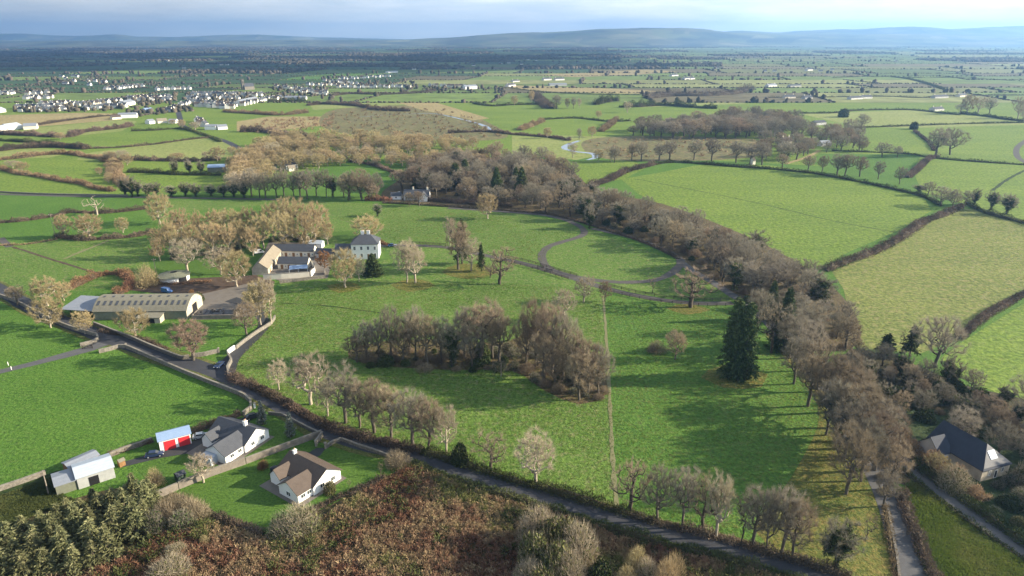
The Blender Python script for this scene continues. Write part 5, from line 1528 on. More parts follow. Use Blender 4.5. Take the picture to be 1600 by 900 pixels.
for k in range(3): win(w_, 'v', 1, L * (k + .5) / 3, 1.0, 1.0, 1.5, -1)

# lodge
r, L = site('lodge', (631, 313), (670, 313.5), 'stone lodge with a slate roof and a pale gable above the upper drive', 'house')
w_, r_ = block(r, 0, L, 0, 7, 'u', 3.4, 3.2, 'render_grey', 'roof_slate', .35)
block(r, L - 6, L - .6, -3.2, 1, 'v', 3.2, 2.6, 'render_white', 'roof_slate', .3, nm=('porch_wall', 'porch_roof'))
for k in range(3): win(w_, 'v', 0, L * (.12 + .2 * k), 1.0, 1.1, 1.4, -1)
chimney(r_, L * .35, 3.5, 6.1, 8.0, 1.0, .7); chimney(r_, L * .92, 3.5, 6.1, 8.0, 1.0, .7)
r, L = site('lodge_outhouse', (611, 312), (627, 312), 'low white outhouse beside the lodge', 'outhouse')
w_, r_ = block(r, 0, L, 0, 5, 'u', 2.6, 1.8, 'render_white', 'roof_slate', .3)
win(w_, 'v', 0, L * .5, .9, 1.2, 1.1, -1)
r, L = site('hidden_house', (720, 297), (750, 296), 'white house half hidden among the trees behind the lodge', 'house')
w_, r_ = block(r, 0, L, 0, 7, 'u', 3.2, 2.4, 'render_white', 'roof_slate', .3)
for k in range(3): win(w_, 'v', 0, L * (k + .5) / 3, .9, 1.3, 1.3, -1)

# slate roofed house in the eastern wood
r, L = site('tall_house', (1531, 753), (1574, 741), 'large navy slate roofed house with a lit grey hipped end and a white skylight', 'house')
w_, r_ = block(r, 0, L, 0, 15, 'v', 3.3, 4.0, 'render_stone', 'roof_navy', .35, (3.6, 0))
mb = MB()
h_, ri, hp, mc_ = 3.3, 4.0, 3.6, L / 2
mb.prism([(.2, .0, h_ + .12), (L - .2, .0, h_ + .12), (mc_, hp - .1, h_ + ri + .05)], [(.2, -.02, h_ + .30), (L - .2, -.02, h_ + .30), (mc_, hp - .12, h_ + ri + .24)])
mb.build('lit_hip_slates', 'roof_slate_lit', r_)  # paler slate overlay: sunlight on the hip is put into its colour
k_ = ri / hp
mb = MB(); y0_, y1_ = 1.0, 2.4
zz = lambda yy: h_ + yy * k_ + .36
mb.prism([(mc_ - 1.1, y0_, zz(y0_)), (mc_ + 1.1, y0_, zz(y0_)), (mc_ + 1.1, y1_, zz(y1_)), (mc_ - 1.1, y1_, zz(y1_))], [(mc_ - 1.1, y0_ - .06, zz(y0_) + .08), (mc_ + 1.1, y0_ - .06, zz(y0_) + .08), (mc_ + 1.1, y1_ - .06, zz(y1_) + .08), (mc_ - 1.1, y1_ - .06, zz(y1_) + .08)])
mb.build('skylight', 'skylight_glass', r_)
for t in (.28, .75): win(w_, 'v', 0, L * t, 1.2, .8, 1.4, -1)
win(w_, 'v', 0, L * .52, .05, 1.0, 2.2, -1, 'door', 'frame_white', 'dark_opening', False)
block(r, -3.6, .5, 8.6, 14.8, 'u', 3.1, 3.0, 'render_grey', 'roof_navy', .3, nm=('wing_wall', 'wing_roof'))
for t in (6, 11): win(w_, 'u', L, t, 1.0, 1.2, 1.4, 1)

# farmhouses of the middle distance
def farmhouse(p0, p1, depth, hw, rise, wm, rm, label, chim=True, windows=3, name='farmhouse', cat='house'):
    if p0[1] < 180 and wm == 'render_white': wm = 'town_white'
    r, L = site(name, p0, p1, label, cat)
    w_, r_ = block(r, 0, L, 0, depth, 'u', hw, rise, wm, rm, .3)
    for k in range(windows): win(w_, 'v', 0, L * (k + .5) / max(1, windows), 1.0, 1.1, 1.3, -1)
    if chim:
        chimney(r_, L * .08 + .4, depth / 2, hw + rise - .4, hw + rise + 1.6, .8, .7, 'render_cream', 1)
        chimney(r_, L * .92 - .4, depth / 2, hw + rise - .4, hw + rise + 1.6, .8, .7, 'render_cream', 1)
    return r
farmhouse((447, 265), (466, 262), 8, 3.4, 3.2, 'render_white', 'roof_slate', 'white gabled farmhouse among tan trees north of the avenue')
farmhouse((452, 268), (462, 267), 5, 2.6, 1.8, 'render_cream', 'roof_tan', 'low reddish outhouse in front of the white gabled farmhouse', False, 1)
farmhouse((405, 266), (432, 265), 6, 2.6, 1.2, 'render_white', 'roof_olive', 'low white sheds west of the white gabled farmhouse', False, 2, 'farm_shed', 'shed')
farmhouse((325, 270), (353, 269), 10, 4, 1.6, 'cladding_green', 'roof_blue', 'low shed with a dull blue roof behind the ivy trees', False, 0, 'farm_shed', 'shed')
farmhouse((1225, 229), (1237, 228), 8, 5.2, 3.0, 'render_cream', 'roof_slate', 'white two storey farmhouse with a tall chimney among the eastern trees')
farmhouse((1240, 231), (1264, 231), 6, 2.6, 1.6, 'render_cream', 'roof_brown', 'low farm range beside the two storey farmhouse', False, 3)
farmhouse((1284, 229), (1299, 228), 7, 3, 2.2, 'render_grey', 'roof_dull_metal', 'grey roofed barn east of the two storey farmhouse', False, 1, 'farm_shed', 'shed')
farmhouse((1275, 196), (1291, 195), 9, 3.2, 2, 'render_grey', 'roof_slate', 'dark roofed shed behind the farmhouse trees', False, 1, 'farm_shed', 'shed')
farmhouse((1176, 258), (1180, 257.6), 3, 4, 2, 'render_cream', 'roof_tan', 'tiny pale gable in the row above the bright field', False, 0, 'ruin', 'ruin')
farmhouse((1460, 174), (1475, 173), 9, 3, 2.6, 'render_white', 'roof_slate', 'white bungalow at the thick far hedge', True, 3)
farmhouse((1461, 154), (1482, 153), 9, 3, 2.6, 'render_grey', 'roof_slate', 'grey house beside the far purple bushes')
farmhouse((1500, 152), (1511, 151), 9, 3, 3, 'render_cream', 'roof_slate', 'second grey house beside the far purple bushes')
farmhouse((1330, 156), (1348, 155), 9, 3, 2.6, 'render_white', 'roof_slate', 'white far bungalow, western one of the pair on the hedge line')
farmhouse((1349, 154.5), (1363, 154), 9, 3.2, 2.8, 'render_white', 'roof_slate', 'white far bungalow, eastern one of the pair on the hedge line')
farmhouse((1227, 154), (1243, 153.5), 9, 3, 2.8, 'render_cream', 'roof_slate', 'far house with a dark roof beside a round bare tree')
farmhouse((1258, 155), (1270, 154.5), 9, 3, 2.8, 'render_grey', 'roof_slate', 'far grey house just east of the round bare tree')
farmhouse((1201, 136), (1214, 135), 10, 3, 3, 'render_white', 'roof_dull_metal', 'very distant white house with bushes to its east')
farmhouse((1235, 136), (1252, 135.5), 10, 3, 2, 'render_grey', 'roof_slate', 'very distant dark shed beside bushes', False, 0, 'farm_shed', 'shed')
farmhouse((859, 134.5), (886, 134), 14, 3.5, 2, 'render_grey', 'roof_dull_metal', 'long grey shed beyond the yellow field', False, 0, 'farm_shed', 'shed')
farmhouse((850, 126), (862, 125.5), 10, 4, 3, 'render_white', 'roof_slate', 'white house in trees beyond the yellow field, western one')
farmhouse((868, 126), (882, 125.5), 10, 4, 3, 'render_white', 'roof_slate', 'white house in trees beyond the yellow field, eastern one')
farmhouse((802, 128.5), (812, 128), 10, 3, 2.5, 'render_white', 'roof_slate', 'low white house at the end of the far tree belt')
farmhouse((795, 136), (806, 135), 10, 4, 3, 'render_white', 'roof_slate', 'white house at the corner of the yellow field')
farmhouse((1050, 119.5), (1060, 119), 10, 4, 3, 'render_white', 'roof_slate', 'white house at the edge of the far brown wood, western one')
farmhouse((1070, 125), (1078, 124.5), 10, 4, 3, 'render_white', 'roof_slate', 'white house at the edge of the far brown wood, middle one')
farmhouse((1079, 124.5), (1086, 124), 9, 3.5, 3, 'render_white', 'roof_slate', 'white house at the edge of the far brown wood, eastern one')
farmhouse((1262, 111), (1270, 110.7), 12, 5, 3, 'render_white', 'roof_slate', 'white house on the brown far bog')
# sheds at the western margin
farmhouse((-4, 206), (15, 204), 10, 3.5, 2.5, 'render_white', 'roof_grey_metal', 'white shed at the western edge, lower of the farm group', False, 0, 'farm_shed', 'shed')
farmhouse((15, 204), (36, 201), 14, 4, 3, 'render_white', 'roof_grey_metal', 'bright white shed in the western farm group', False, 0, 'farm_shed', 'shed')
farmhouse((37, 203), (58, 202), 16, 4, 2.5, 'render_cream', 'roof_dull_metal', 'grey roofed shed in the western farm group', False, 0, 'farm_shed', 'shed')
farmhouse((-6, 177), (10, 175), 14, 4, 3, 'render_white', 'roof_grey_metal', 'white building at the near end of the western estate', False, 0, 'farm_shed', 'shed')

# ------------------------------------------------------------------ the town
def town_kind(L, D, hw, rise, wm, rm):
    r = bpy.data.objects.new('tmp', None)
    mbw = MB()
    return dict(L=L, D=D, hw=hw, rise=rise, wm=wm, rm=rm)
def house_meshes(L, D, hw, rise, wm, rm, gable_front):
    t = bpy.data.objects.new('town_plan', None)
    w_, r_ = block(t, -L / 2, L / 2, -D / 2, D / 2, 'v' if gable_front else 'u', hw, rise, wm, rm, .25)
    ms = (w_.data, r_.data)
    for o in (w_, r_): bpy.data.objects.remove(o)
    bpy.data.objects.remove(t)
    mb = MB()
    zz = hw + rise
    mb.box(-L / 2 + .2 if not gable_front else -.35, (-L / 2 + .9) if not gable_front else .35, -.4, .4, zz - .8, zz + 1.0)
    ch = mb.mesh('chimney', wm)
    return (*ms, ch)
TOWN = [house_meshes(8, 7, 4.0, 2.9, 'town_white', 'roof_slate', False), house_meshes(6.5, 7.5, 4.2, 3.0, 'town_white', 'roof_slate', True), house_meshes(12, 8, 3.2, 2.8, 'town_white', 'roof_slate', False), house_meshes(8, 7, 4.0, 2.8, 'render_cream', 'roof_brown', False), house_meshes(7, 7.5, 4.0, 3.0, 'render_grey', 'roof_slate', True), house_meshes(16, 9, 4.8, 3.4, 'town_white', 'roof_slate', False)]
def town_house(px, py, rz, k, label, group):
    x, y = G(px, py)
    r = empty('town_house', (x, y, 0), rz, label, 'house', group)
    for nm, me in zip(('wall', 'roof', 'chimney'), TOWN[k]): link(nm, me, r)
def street(p0, p1, n, label, kinds=(0, 1, 4, 3, 1), jit=0.6, ang=0.25):
    for i in range(n):
        t = (i + .5) / n
        px = p0[0] + (p1[0] - p0[0]) * t + random.uniform(-1, 1); py = p0[1] + (p1[1] - p0[1]) * t + random.uniform(-jit, jit)
        town_house(px, py, random.choice((0, 0.1, -0.1, 1.5)) + random.uniform(-ang, ang), random.choice(kinds), label, 'street: ' + label[:70])
for a in [
    ((24, 170), (102, 168), 11, 'white house in the front row of the western estate'),
    ((30, 174), (104, 173), 8, 'white house in the second row of the western estate'),
    ((62, 165), (110, 163), 7, 'white house in the rear row of the western estate'),
    ((112, 166), (158, 163), 9, 'white gabled house in the middle estate'),
    ((130, 172), (198, 167), 10, 'white house along the lower edge of the middle estate'),
    ((150, 162), (190, 160), 6, 'white house along the upper edge of the middle estate'),
    ((198, 156), (268, 153), 13, 'white gabled terrace house on the upper estate'),
    ((215, 159), (268, 157), 8, 'white house below the terrace of the upper estate'),
    ((163, 141), (226, 136), 14, 'white house in the long distant row beyond the green strip'),
    ((0, 148), (23, 147), 5, 'white house in the farthest western row'),
    ((38, 148), (78, 147), 4, 'white house alone in trees at the far western side'),
    ((36, 155), (82, 154), 7, 'white house beside the dark green western field'),
    ((242, 141), (300, 140), 7, 'white house at the upper end of the town'),
    ((300, 149), (374, 149), 13, 'white house on the upper main street of the town'),
    ((290, 155), (375, 156), 14, 'white house packed in the centre of the town'),
    ((300, 161), (370, 167), 14, 'white house in the bright front row of the town'),
    ((305, 166), (366, 170), 9, 'white house at the lower edge of the town centre'),
    ((378, 151), (412, 150), 9, 'white terrace gable below the church'),
    ((376, 166), (408, 159), 6, 'white house in the bright slanting terrace'),
    ((408, 158), (442, 155), 8, 'white terrace house beside the evergreen screen'),
    ((430, 137), (512, 146), 16, 'white house on the northern side of the town'),
    ((450, 144), (510, 149), 10, 'white house at the northern lower edge of the town'),
    ((478, 134), (540, 134), 9, 'white house in the middle of the northern row'),
    ((505, 127), (560, 132), 9, 'white house on the upper northern street'),
    ((528, 125), (611, 119.5), 15, 'white house in the rising row on the northern road'),
    ((526, 137), (642, 137), 18, 'white house in the long lower row on the northern road'),
    ((668, 134), (746, 138), 13, 'white house in the last group on the northern road'),
    ((262, 176), (300, 160), 8, 'white house at the bend of the town road'),
    ((308, 189), (322, 199), 5, 'white house in the cluster beside the town road'),
]:
    street(*a)
for px, py, k in [(97, 121, 2), (103, 124, 0), (116, 120, 2), (121, 121, 0), (116, 128, 0), (138, 128, 1), (149, 128, 0), (163, 129, 2), (103, 132, 2), (140, 134, 0)]:
    town_house(px, py, random.uniform(-.3, .3), k, 'white house scattered in the dark fields west of the town', 'white houses scattered west of the town')
for px, py in [(86, 78), (137, 84), (184, 83), (204, 88), (210, 88), (236, 89), (262, 96), (288, 107), (310, 92), (368, 90), (476, 77), (527, 76), (600, 78), (553, 72), (346, 102), (355, 102), (647, 109), (618, 113)]:
    town_house(px, py, random.uniform(-.3, .3), 2, 'lone white house far out on the dark plain', 'lone white houses on the dark plain')
for px, py in [(690, 106), (740, 103), (782, 100), (795, 99), (812, 97), (825, 94), (838, 95), (850, 93), (864, 92), (880, 93), (884, 88), (815, 101), (1050, 103), (1120, 107), (1195, 112), (1210, 112), (1300, 110), (1282, 112), (980, 106), (1400, 96), (1560, 75), (1430, 72), (1340, 76)]:
    town_house(px, py, random.uniform(-.3, .3), 2, 'lone white house far out on the pale eastern plain', 'lone white houses on the eastern plain')
def long_block(p0, p1, depth, hw, rise, label, wm='render_white', rm='roof_dull_metal', name='long_building', cat='building'):
    r, L = site(name, p0, p1, label, cat)
    w_, r_ = block(r, 0, L, 0, depth, 'u', hw, rise, wm, rm, .3)
    return r
long_block((185, 185), (214, 184), 12, 4.5, 2.0, 'long white building in front of the middle estate')
long_block((176, 187), (190, 186), 9, 3, 2.4, 'dark roofed house beside the long white building', 'render_cream', 'roof_brown')
long_block((198, 166), (212, 163), 14, 5, 3, 'large pale hall at the eastern end of the middle estate')
long_block((320, 203), (337, 203), 10, 4, 1.8, 'white flat fronted shed below the roadside cluster')
long_block((341, 203), (356, 202), 10, 3.4, 2, 'low grey roofed shed beside the white flat fronted one')
long_block((234, 194), (243, 193), 9, 3.4, 2, 'white cottage at the end of the dark hedge')
long_block((247, 193), (262, 192), 9, 3, 2.6, 'pinkish roofed house near the town road', 'render_cream', 'roof_tan')
long_block((263, 193), (274, 193), 9, 3, 2.2, 'white house next to the pinkish roofed one')
long_block((377, 164), (404, 158), 10, 5, 2.5, 'long bright white terrace on the slant at the town edge')
long_block((445, 156), (478, 156), 9, 4, 2.2, 'grey roofed works behind the evergreen screen', 'render_grey', 'roof_dull_metal')
long_block((228, 176), (240, 175), 10, 4, 2, 'blue roofed shed at the lower edge of the town', 'render_grey', 'roof_blue')
long_block((607, 114.5), (622, 113.5), 12, 4, 2, 'white sheds at the end of the rising row')
long_block((727, 140), (746, 139), 10, 5.5, 3.2, 'large white house that ends the northern road')
# gardens and street trees of the town, a grey green haze of crowns between the roofs
rt = np.random.default_rng(99)
pp = []
for (a_, b_, n_) in [((20, 173), (110, 170), 60), ((110, 172), (200, 166), 70), ((195, 162), (275, 158), 60), ((200, 178), (300, 170), 70), ((270, 150), (380, 150), 60), ((290, 160), (375, 160), 60), ((375, 156), (445, 152), 30), ((425, 140), (515, 140), 60), ((430, 152), (520, 150), 60), ((505, 130), (650, 133), 90), ((660, 138), (790, 142), 60), ((160, 137), (260, 132), 50), ((0, 145), (100, 140), 60), ((60, 128), (170, 125), 60)]:
    for k in range(n_):
        t = rt.random()
        pp.append(G(a_[0] + (b_[0] - a_[0]) * t, a_[1] + (b_[1] - a_[1]) * t + rt.normal() * 2.6))
V, F, T_ = clumps(np.array(pp), 2.0 + 2.6 * rt.random(len(pp)), 2.5 + 6.5 * rt.random(len(pp)) ** 2, rt, 6)
tag(link('town_greenery', np_mesh('town_greenery', V, F, 'far_trees', None, T_)), 'garden trees and bushes between the town houses', 'trees', kind='stuff')
# church with a square tower
r, L = site('church', (380, 141), (398, 140), 'grey church with a tall square tower above the town roofs', 'church')
w_, r_ = block(r, 4, L, 0, 11, 'u', 7, 6, 'wall_stone', 'roof_slate', .3)
mb = MB(); mb.box(0.5, 5.5, 3, 8, 0, 20)
tw_ = mb.build('tower', 'wall_dark', r)
mb = MB()
for xx in (0.9, 5.1):
    for yy in (3.4, 7.6): mb.cyl(xx, yy, 20.003, 24, .55, .05, 6)
mb.build('pinnacles', 'wall_dark', tw_)
mb = MB()
for i in range(4): mb.box(.9 + i * 1.1, 1.5 + i * 1.1, 3.05, 3.6, 20.003, 21)
mb.build('battlements', 'wall_dark', tw_)
mb = MB(); mb.box(2.2, 3.8, 2.92, 2.998, 13, 17); mb.build('belfry_opening', 'dark_opening', tw_)

# ------------------------------------------------------------------ vehicles
m, n, l, b = new_mat('paint_navy'); b.inputs['Base Color'].default_value = (0.020, 0.035, 0.085, 1); b.inputs['Roughness'].default_value = 0.4; b.inputs['Specular IOR Level'].default_value = 0.4
m, n, l, b = new_mat('paint_blue'); b.inputs['Base Color'].default_value = (0.05, 0.11, 0.28, 1); b.inputs['Roughness'].default_value = 0.3; b.inputs['Coat Weight'].default_value = 0.5
m, n, l, b = new_mat('paint_silver'); b.inputs['Base Color'].default_value = (0.50, 0.53, 0.57, 1); b.inputs['Roughness'].default_value = 0.3; b.inputs['Metallic'].default_value = 0.4
m, n, l, b = new_mat('paint_white'); b.inputs['Base Color'].default_value = (0.75, 0.75, 0.74, 1); b.inputs['Roughness'].default_value = 0.3
m, n, l, b = new_mat('paint_dark'); b.inputs['Base Color'].default_value = (0.03, 0.03, 0.035, 1); b.inputs['Roughness'].default_value = 0.3; b.inputs['Coat Weight'].default_value = 0.5
m, n, l, b = new_mat('lamp_glass'); b.inputs['Base Color'].default_value = (0.85, 0.85, 0.82, 1); b.inputs['Roughness'].default_value = 0.15
m, n, l, b = new_mat('lamp_red'); b.inputs['Base Color'].default_value = (0.5, 0.02, 0.02, 1); b.inputs['Roughness'].default_value = 0.2
def car(px, py, rz, paint, label, van=False, z=0.09):
    x, y = G(px, py)
    r = empty('parked_car' if not van else 'parked_van', (x, y, z), rz, label, 'car' if not van else 'van')
    Wd = 0.86
    def extr(pf, w0, w1, nm, mat, par):
        mb = MB()
        lo = [(p[0], -w0 if p[1] < .9 else -w1, p[1]) for p in pf]; hi = [(p[0], -a[1], p[1]) for p, a in zip(pf, lo)]
        mb.prism(lo, hi); return mb.build(nm, mat, par)
    if van:
        body = extr([(-2.3, .3), (2.2, .3), (2.3, .6), (2.25, 1.0), (1.5, 1.15), (1.1, 1.95), (-2.2, 2.0), (-2.3, 1.2)], .92, .86, 'body', paint, r)
        gl = [(1.02, 1.2), (1.40, 1.2), (1.08, 1.85), (.3, 1.85), (.3, 1.2)]
        extr(gl, .93, .875, 'windows', 'window_glass', body)
    else:
        body = extr([(-2.1, .3), (2.05, .3), (2.15, .55), (2.08, .78), (1.0, .92), (-1.7, .98), (-2.08, .9), (-2.15, .6)], Wd, Wd - .04, 'body', paint, r)
        extr([(1.0, .921), (.35, 1.42), (-1.15, 1.45), (-1.75, .985)], .74, .64, 'cabin', paint, r)
        extr([(.86, .95), (.30, 1.36), (-1.10, 1.39), (-1.60, 1.0)], .75, .71, 'windows', 'window_glass', r)
        mb = MB(); mb.poly([(.99, -.60, .945), (.99, .60, .945), (.38, .54, 1.415), (.38, -.54, 1.415)]); mb.poly([(-1.73, -.58, 1.02), (-1.73, .58, 1.02), (-1.2, .54, 1.43), (-1.2, -.54, 1.43)]); mb.build('windscreen', 'window_glass', r)
    for xx in (1.35, -1.35):
        for s in (-1, 1):
            mb = MB()
            a = [2 * math.pi * k / 12 for k in range(12)]
            mb.prism([(xx + .33 * math.cos(t), s * .66, .33 + .33 * math.sin(t)) for t in a], [(xx + .33 * math.cos(t), s * .885, .33 + .33 * math.sin(t)) for t in a])
            wh = mb.build('wheel', 'tyre_rubber', r)
            mb = MB(); mb.prism([(xx + .2 * math.cos(t), s * .887, .33 + .2 * math.sin(t)) for t in a], [(xx + .2 * math.cos(t), s * .90, .33 + .2 * math.sin(t)) for t in a]); mb.build('rim', 'paint_silver', wh)
    for s in (-1, 1):
        mb = MB(); mb.box(2.08, 2.16, s * .62 - .17, s * .62 + .17, .58, .74); mb.build('headlight', 'lamp_glass', body)
        mb = MB(); mb.box(-2.20, -2.10, s * .66 - .13, s * .66 + .13, .62, .82); mb.build('tail_light', 'lamp_red', body)
car(343, 573, -1.75, 'paint_navy', 'dark blue car waiting on the farm lane at the road')
car(613, 385, 0.15, 'paint_blue', 'blue car on the drive beside the manor house')
car(396, 653, 0.6, 'paint_dark', 'dark car at the mouth of the drive to the dark roofed white house')
car(315, 684, 0.35, 'paint_silver', 'pale silver car parked by the red doored garage')
car(405, 396, 0.5, 'paint_white', 'white van parked behind the courtyard', True)
car(242, 713, 0.3, 'paint_navy', 'navy car parked on the driveway below the garage')
car(261, 457, -0.4, 'paint_blue', 'blue van parked behind the long barn', True, .09)
car(4, 662, 0, 'paint_dark', 'x') if False else None
# oil tank beside the brown bungalow
x, y = G(429, 737)
r = empty('oil_tank', (x, y, .06), .5, 'small black oil tank beside the brown roofed bungalow', 'tank')
mb = MB(); mb.prism([(1.0 * math.cos(k * .5236), .62 * math.sin(k * .5236), .25) for k in range(12)], [(1.0 * math.cos(k * .5236), .62 * math.sin(k * .5236), 1.3) for k in range(12)])
mb.prism([(.95 * math.cos(k * .5236), .58 * math.sin(k * .5236), 1.302) for k in range(12)], [(.4 * math.cos(k * .5236), .25 * math.sin(k * .5236), 1.5) for k in range(12)]); mb.build('tank', 'black_plastic', r)
mb = MB(); mb.box(-.8, -.5, -.55, .55, 0, .249); mb.box(.5, .8, -.55, .55, 0, .249); mb.build('blocks', 'wall_block', r)
# ------------------------------------------------------------------ trees standing one by one
def pick(*ks): return random.choice(ks)
T = tree_at
ORD = ['first', 'second', 'third', 'fourth', 'fifth', 'sixth', 'seventh', 'eighth', 'ninth', 'tenth', 'eleventh', 'twelfth', 'thirteenth', 'fourteenth', 'fifteenth', 'sixteenth', 'seventeenth', 'eighteenth', 'nineteenth', 'twentieth', 'twenty first', 'twenty second']
KIND_WORD = {'gre': 'grey', 'bro': 'brown', 'ivy': 'ivy clad', 'tan': 'tan', 'pal': 'pale', 'ope': 'open', 'bus': 'low'}
# along the public road, from the farm entrance eastwards
T('pale0', 436, 609, 563, 42, label='small pale leafless tree, first of the roadside row past the farm lane')
T('pale1', 486, 632, 553, 74, label='tall pale spreading leafless tree with a pale trunk in the roadside row')
T('grey3', 540, 661, 572, 70, label='tall grey leafless tree with a dark trunk in the roadside row')
T('pale2', 512, 650, 592, 46, label='small pale leafless tree filling the roadside row before the tall dark trunked one')
T('grey0', 562, 668, 598, 62, label='slim grey leafless tree just past the tall dark trunked one in the roadside row')
T('brown1', 585, 676, 594, 68, label='brown leafless tree with a pale stem, tallest of the close roadside group')
T('brown0', 611, 684, 603, 66, label='brown round leafless tree in the middle of the close roadside group')
T('grey1', 646, 698, 610, 72, label='broad grey leafless tree on the inner side of the roadside bend')
T('brown2', 671, 703, 619, 68, label='brown leafless tree touching the broad grey one at the roadside bend')
T('pale2', 697, 709, 634, 60, label='pale leafless tree that ends the close roadside group')
T('bush_green', 720, 724, 690, 30, name='evergreen_bush', cat='bush', label='dark rounded evergreen bush standing alone at the roadside hedge')
T('open0', 767, 731, 677, 74, label='low open leafless tree with a leaning limb beside the evergreen bush')
T('pale0', 837, 757, 676, 78, label='round leafless tree with a white lower trunk standing alone at the roadside')
T('open1', 984, 800, 714, 78, label='leafless tree with a curved dark limb where the grass track meets the road')
T('grey2', 1027, 815, 731, 66, label='grey leafless tree beside the tree with the curved limb')
T('grey3', 1066, 824, 728, 52, label='tall narrow grey leafless tree before the forked one on the road')
T('open0', 1096, 828, 735, 72, label='dark forked leafless tree with wide limbs in the southern roadside row')
T('pale1', 1119, 840, 740, 60, label='pale stemmed leafless tree just past the forked one')
T('sapling', 1157, 853, 762, 34, label='thin young leafless tree at the roadside hedge')
T('grey1', 1177, 855, 762, 66, label='grey leafless tree with a straight dark trunk in the southern roadside row')
T('grey2', 1197, 862, 768, 46, label='slender grey leafless tree leaning into its neighbour at the roadside')
T('grey0', 1220, 867, 764, 72, label='grey leafless tree with two pale trunks seen at its foot near the road junction')
T('brown0', 1238, 872, 776, 62, label='brownish leafless tree next to the last but one of the roadside row')
T('ivy0', 1306, 890, 806, 76, name='ivy_tree', label='round leafless tree with ivy round its foot, last of the roadside row')
T('sapling', 1355, 843, 800, 24, label='thin young tree alone on leafy grass near the lane junction')
T('brown2', 1322, 772, 660, 84, label='leafless tree with a dark trunk on leafy grass below the avenue')
# parkland
T('tan2', 575, 374, 337, 62, name='dome_tree', label='wide tan dome shaped tree behind the manor house')
T('ivy0', 590, 338, 316, 18, name='ivy_tree', label='small dark ivy clad stump of a tree alone in the upper park')
T('tan0', 540, 449, 384, 52, label='tall tan leafless tree in front of the manor house wing')
T('fir1', 583, 430, 397, 34, name='conifer', label='dark round conifer in front of the manor house')
T('pale2', 636, 441, 374, 44, label='pale leafless tree, outer one of the pair on bare soil by the manor drive')
T('pale0', 649, 442, 380, 46, label='pale leafless tree with a white stem, inner one of the pair by the manor drive')
T('pale1', 703, 384, 338, 22, label='slim pale tree on the far side of the manor drive')
T('brown1', 716, 421, 344, 46, label='brown leafless tree leading the group beside the middle of the drive')
T('pine', 722, 412, 345, 24, name='conifer', label='thin ragged pine rising in the group beside the middle of the drive')
T('pale2', 736, 423, 372, 48, label='pale leafless tree on the near side of the group by the drive')
T('pine', 752, 424, 382, 13, name='conifer', label='small slim conifer standing just apart from the group by the drive')
T('open1', 781, 444, 384, 62, label='open pale limbed tree alone between the drive and the lower park')
T('open0', 766, 434, 414, 26, label='low thin tree beside the open limbed one')
T('pale0', 912, 472, 431, 40, label='small pale tree at the drive fence above the lower clump')
T('brown0', 945, 471, 438, 26, label='small brown tree on a bare patch where the grass track leaves the drive')
T('pale1', 881, 502, 450, 44, label='pale round leafless tree just behind the lower clump')
T('open1', 1079, 480, 418, 84, label='dark wide limbed tree overhanging the drive fence below the round lawn')
T('sapling', 1019, 458, 430, 16, label='thin tree at the rim of the round lawn')
T('fir0', 1142, 589, 466, 40, name='conifer', label='huge dark conifer on the eastern park grass, taller western one of a touching pair')
T('fir0', 1160, 592, 474, 40, name='conifer', label='huge dark conifer on the eastern park grass, shorter eastern one of a touching pair')
T('brown2', 1055, 562, 515, 42, label='small twiggy tree alone beside fallen branches in the eastern park')
T('bush_brown', 1024, 549, 532, 34, name='fallen_branch', cat='branches', label='heap of fallen brown branches beside the small twiggy tree')
T('fir1', 1222, 545, 452, 46, name='conifer', label='dark conifer rising among leafless trees of the avenue')
T('fir1', 1203, 500, 440, 30, name='conifer', label='shorter dark conifer at the top of the avenue')
T('grey2', 1460, 574, 494, 80, label='large grey leafless tree alone at the hedge corner of the eastern fields')
T('pine', 1421, 556, 510, 26, name='conifer', label='dark bushy pine beside the large grey tree at the hedge corner')
T('pine', 1383, 555, 522, 30, name='conifer', label='low dark pine at the wood edge')
T('sapling', 1408, 556, 512, 20, label='bare slim stem beside the dark bushy pine')
T('tan0', 762, 342, 300, 40, label='orange tan tree alone at the upper edge of the park')
T('brown0', 852, 333, 297, 32, label='neat rounded brown tree at the bend of the upper drive')
T('ivy1', 921, 357, 320, 24, name='ivy_tree', label='ivy clad tree where the upper drive meets the wood')
# farm and left side
T('russet', 302, 563, 502, 66, label='reddish twiggy leafless tree at the corner of the farm entrance', name='bare_tree')
T('brown0', 386, 524, 472, 48, label='brown leafless tree on the farm lane verge')
T('tan1', 408, 508, 436, 48, label='tall tan tree at the bend of the farm lane')
T('pale2', 424, 507, 432, 36, label='pale trunked tree at the parkland end of the farm lane bend')
T('tan0', 395, 478, 452, 36, label='shorter tan tree in the farmyard beside the lane')
T('tan2', 80, 512, 462, 52, label='bushy tan tree on the road wall near the barn end')
T('tan0', 133, 522, 485, 38, label='small tan tree at the wall opposite the side lane')
T('tan2', 212, 527, 480, 56, label='low tan tree in front of the long barn')
T('brown1', 28, 478, 446, 34, label='thin brown tree on the road wall farthest from the barn')
T('tan1', 75, 478, 432, 50, label='tan tree with ivy at the rough ground west of the barn')
T('tan2', 100, 470, 440, 34, label='low tan tree beside the rough ground hedge')
T('pale0', 293, 424, 372, 56, label='white limbed plane tree beside the round horse walker')
T('pale2', 345, 429, 386, 52, label='pale leafless tree on the small lawn by the courtyard lane')
T('tan0', 371, 448, 388, 62, label='broad tan tree between the small lawn and the courtyard')
T('bush_tan', 231, 447, 412, 36, name='round_bush', cat='bush', label='round tan bush beside the horse walker wall')
T('dead', 152, 336, 304, 42, name='dead_tree', label='dead pale branching tree on the hedge of the western fields')
T('tan1', 100, 371, 334, 28, label='narrow tan tree at the corner of the western field hedge')
T('tan2', 140, 372, 333, 54, label='wide tan dome tree on the western field hedge')
T('tan0', 193, 364, 338, 26, label='small upright tan tree on the western field hedge')
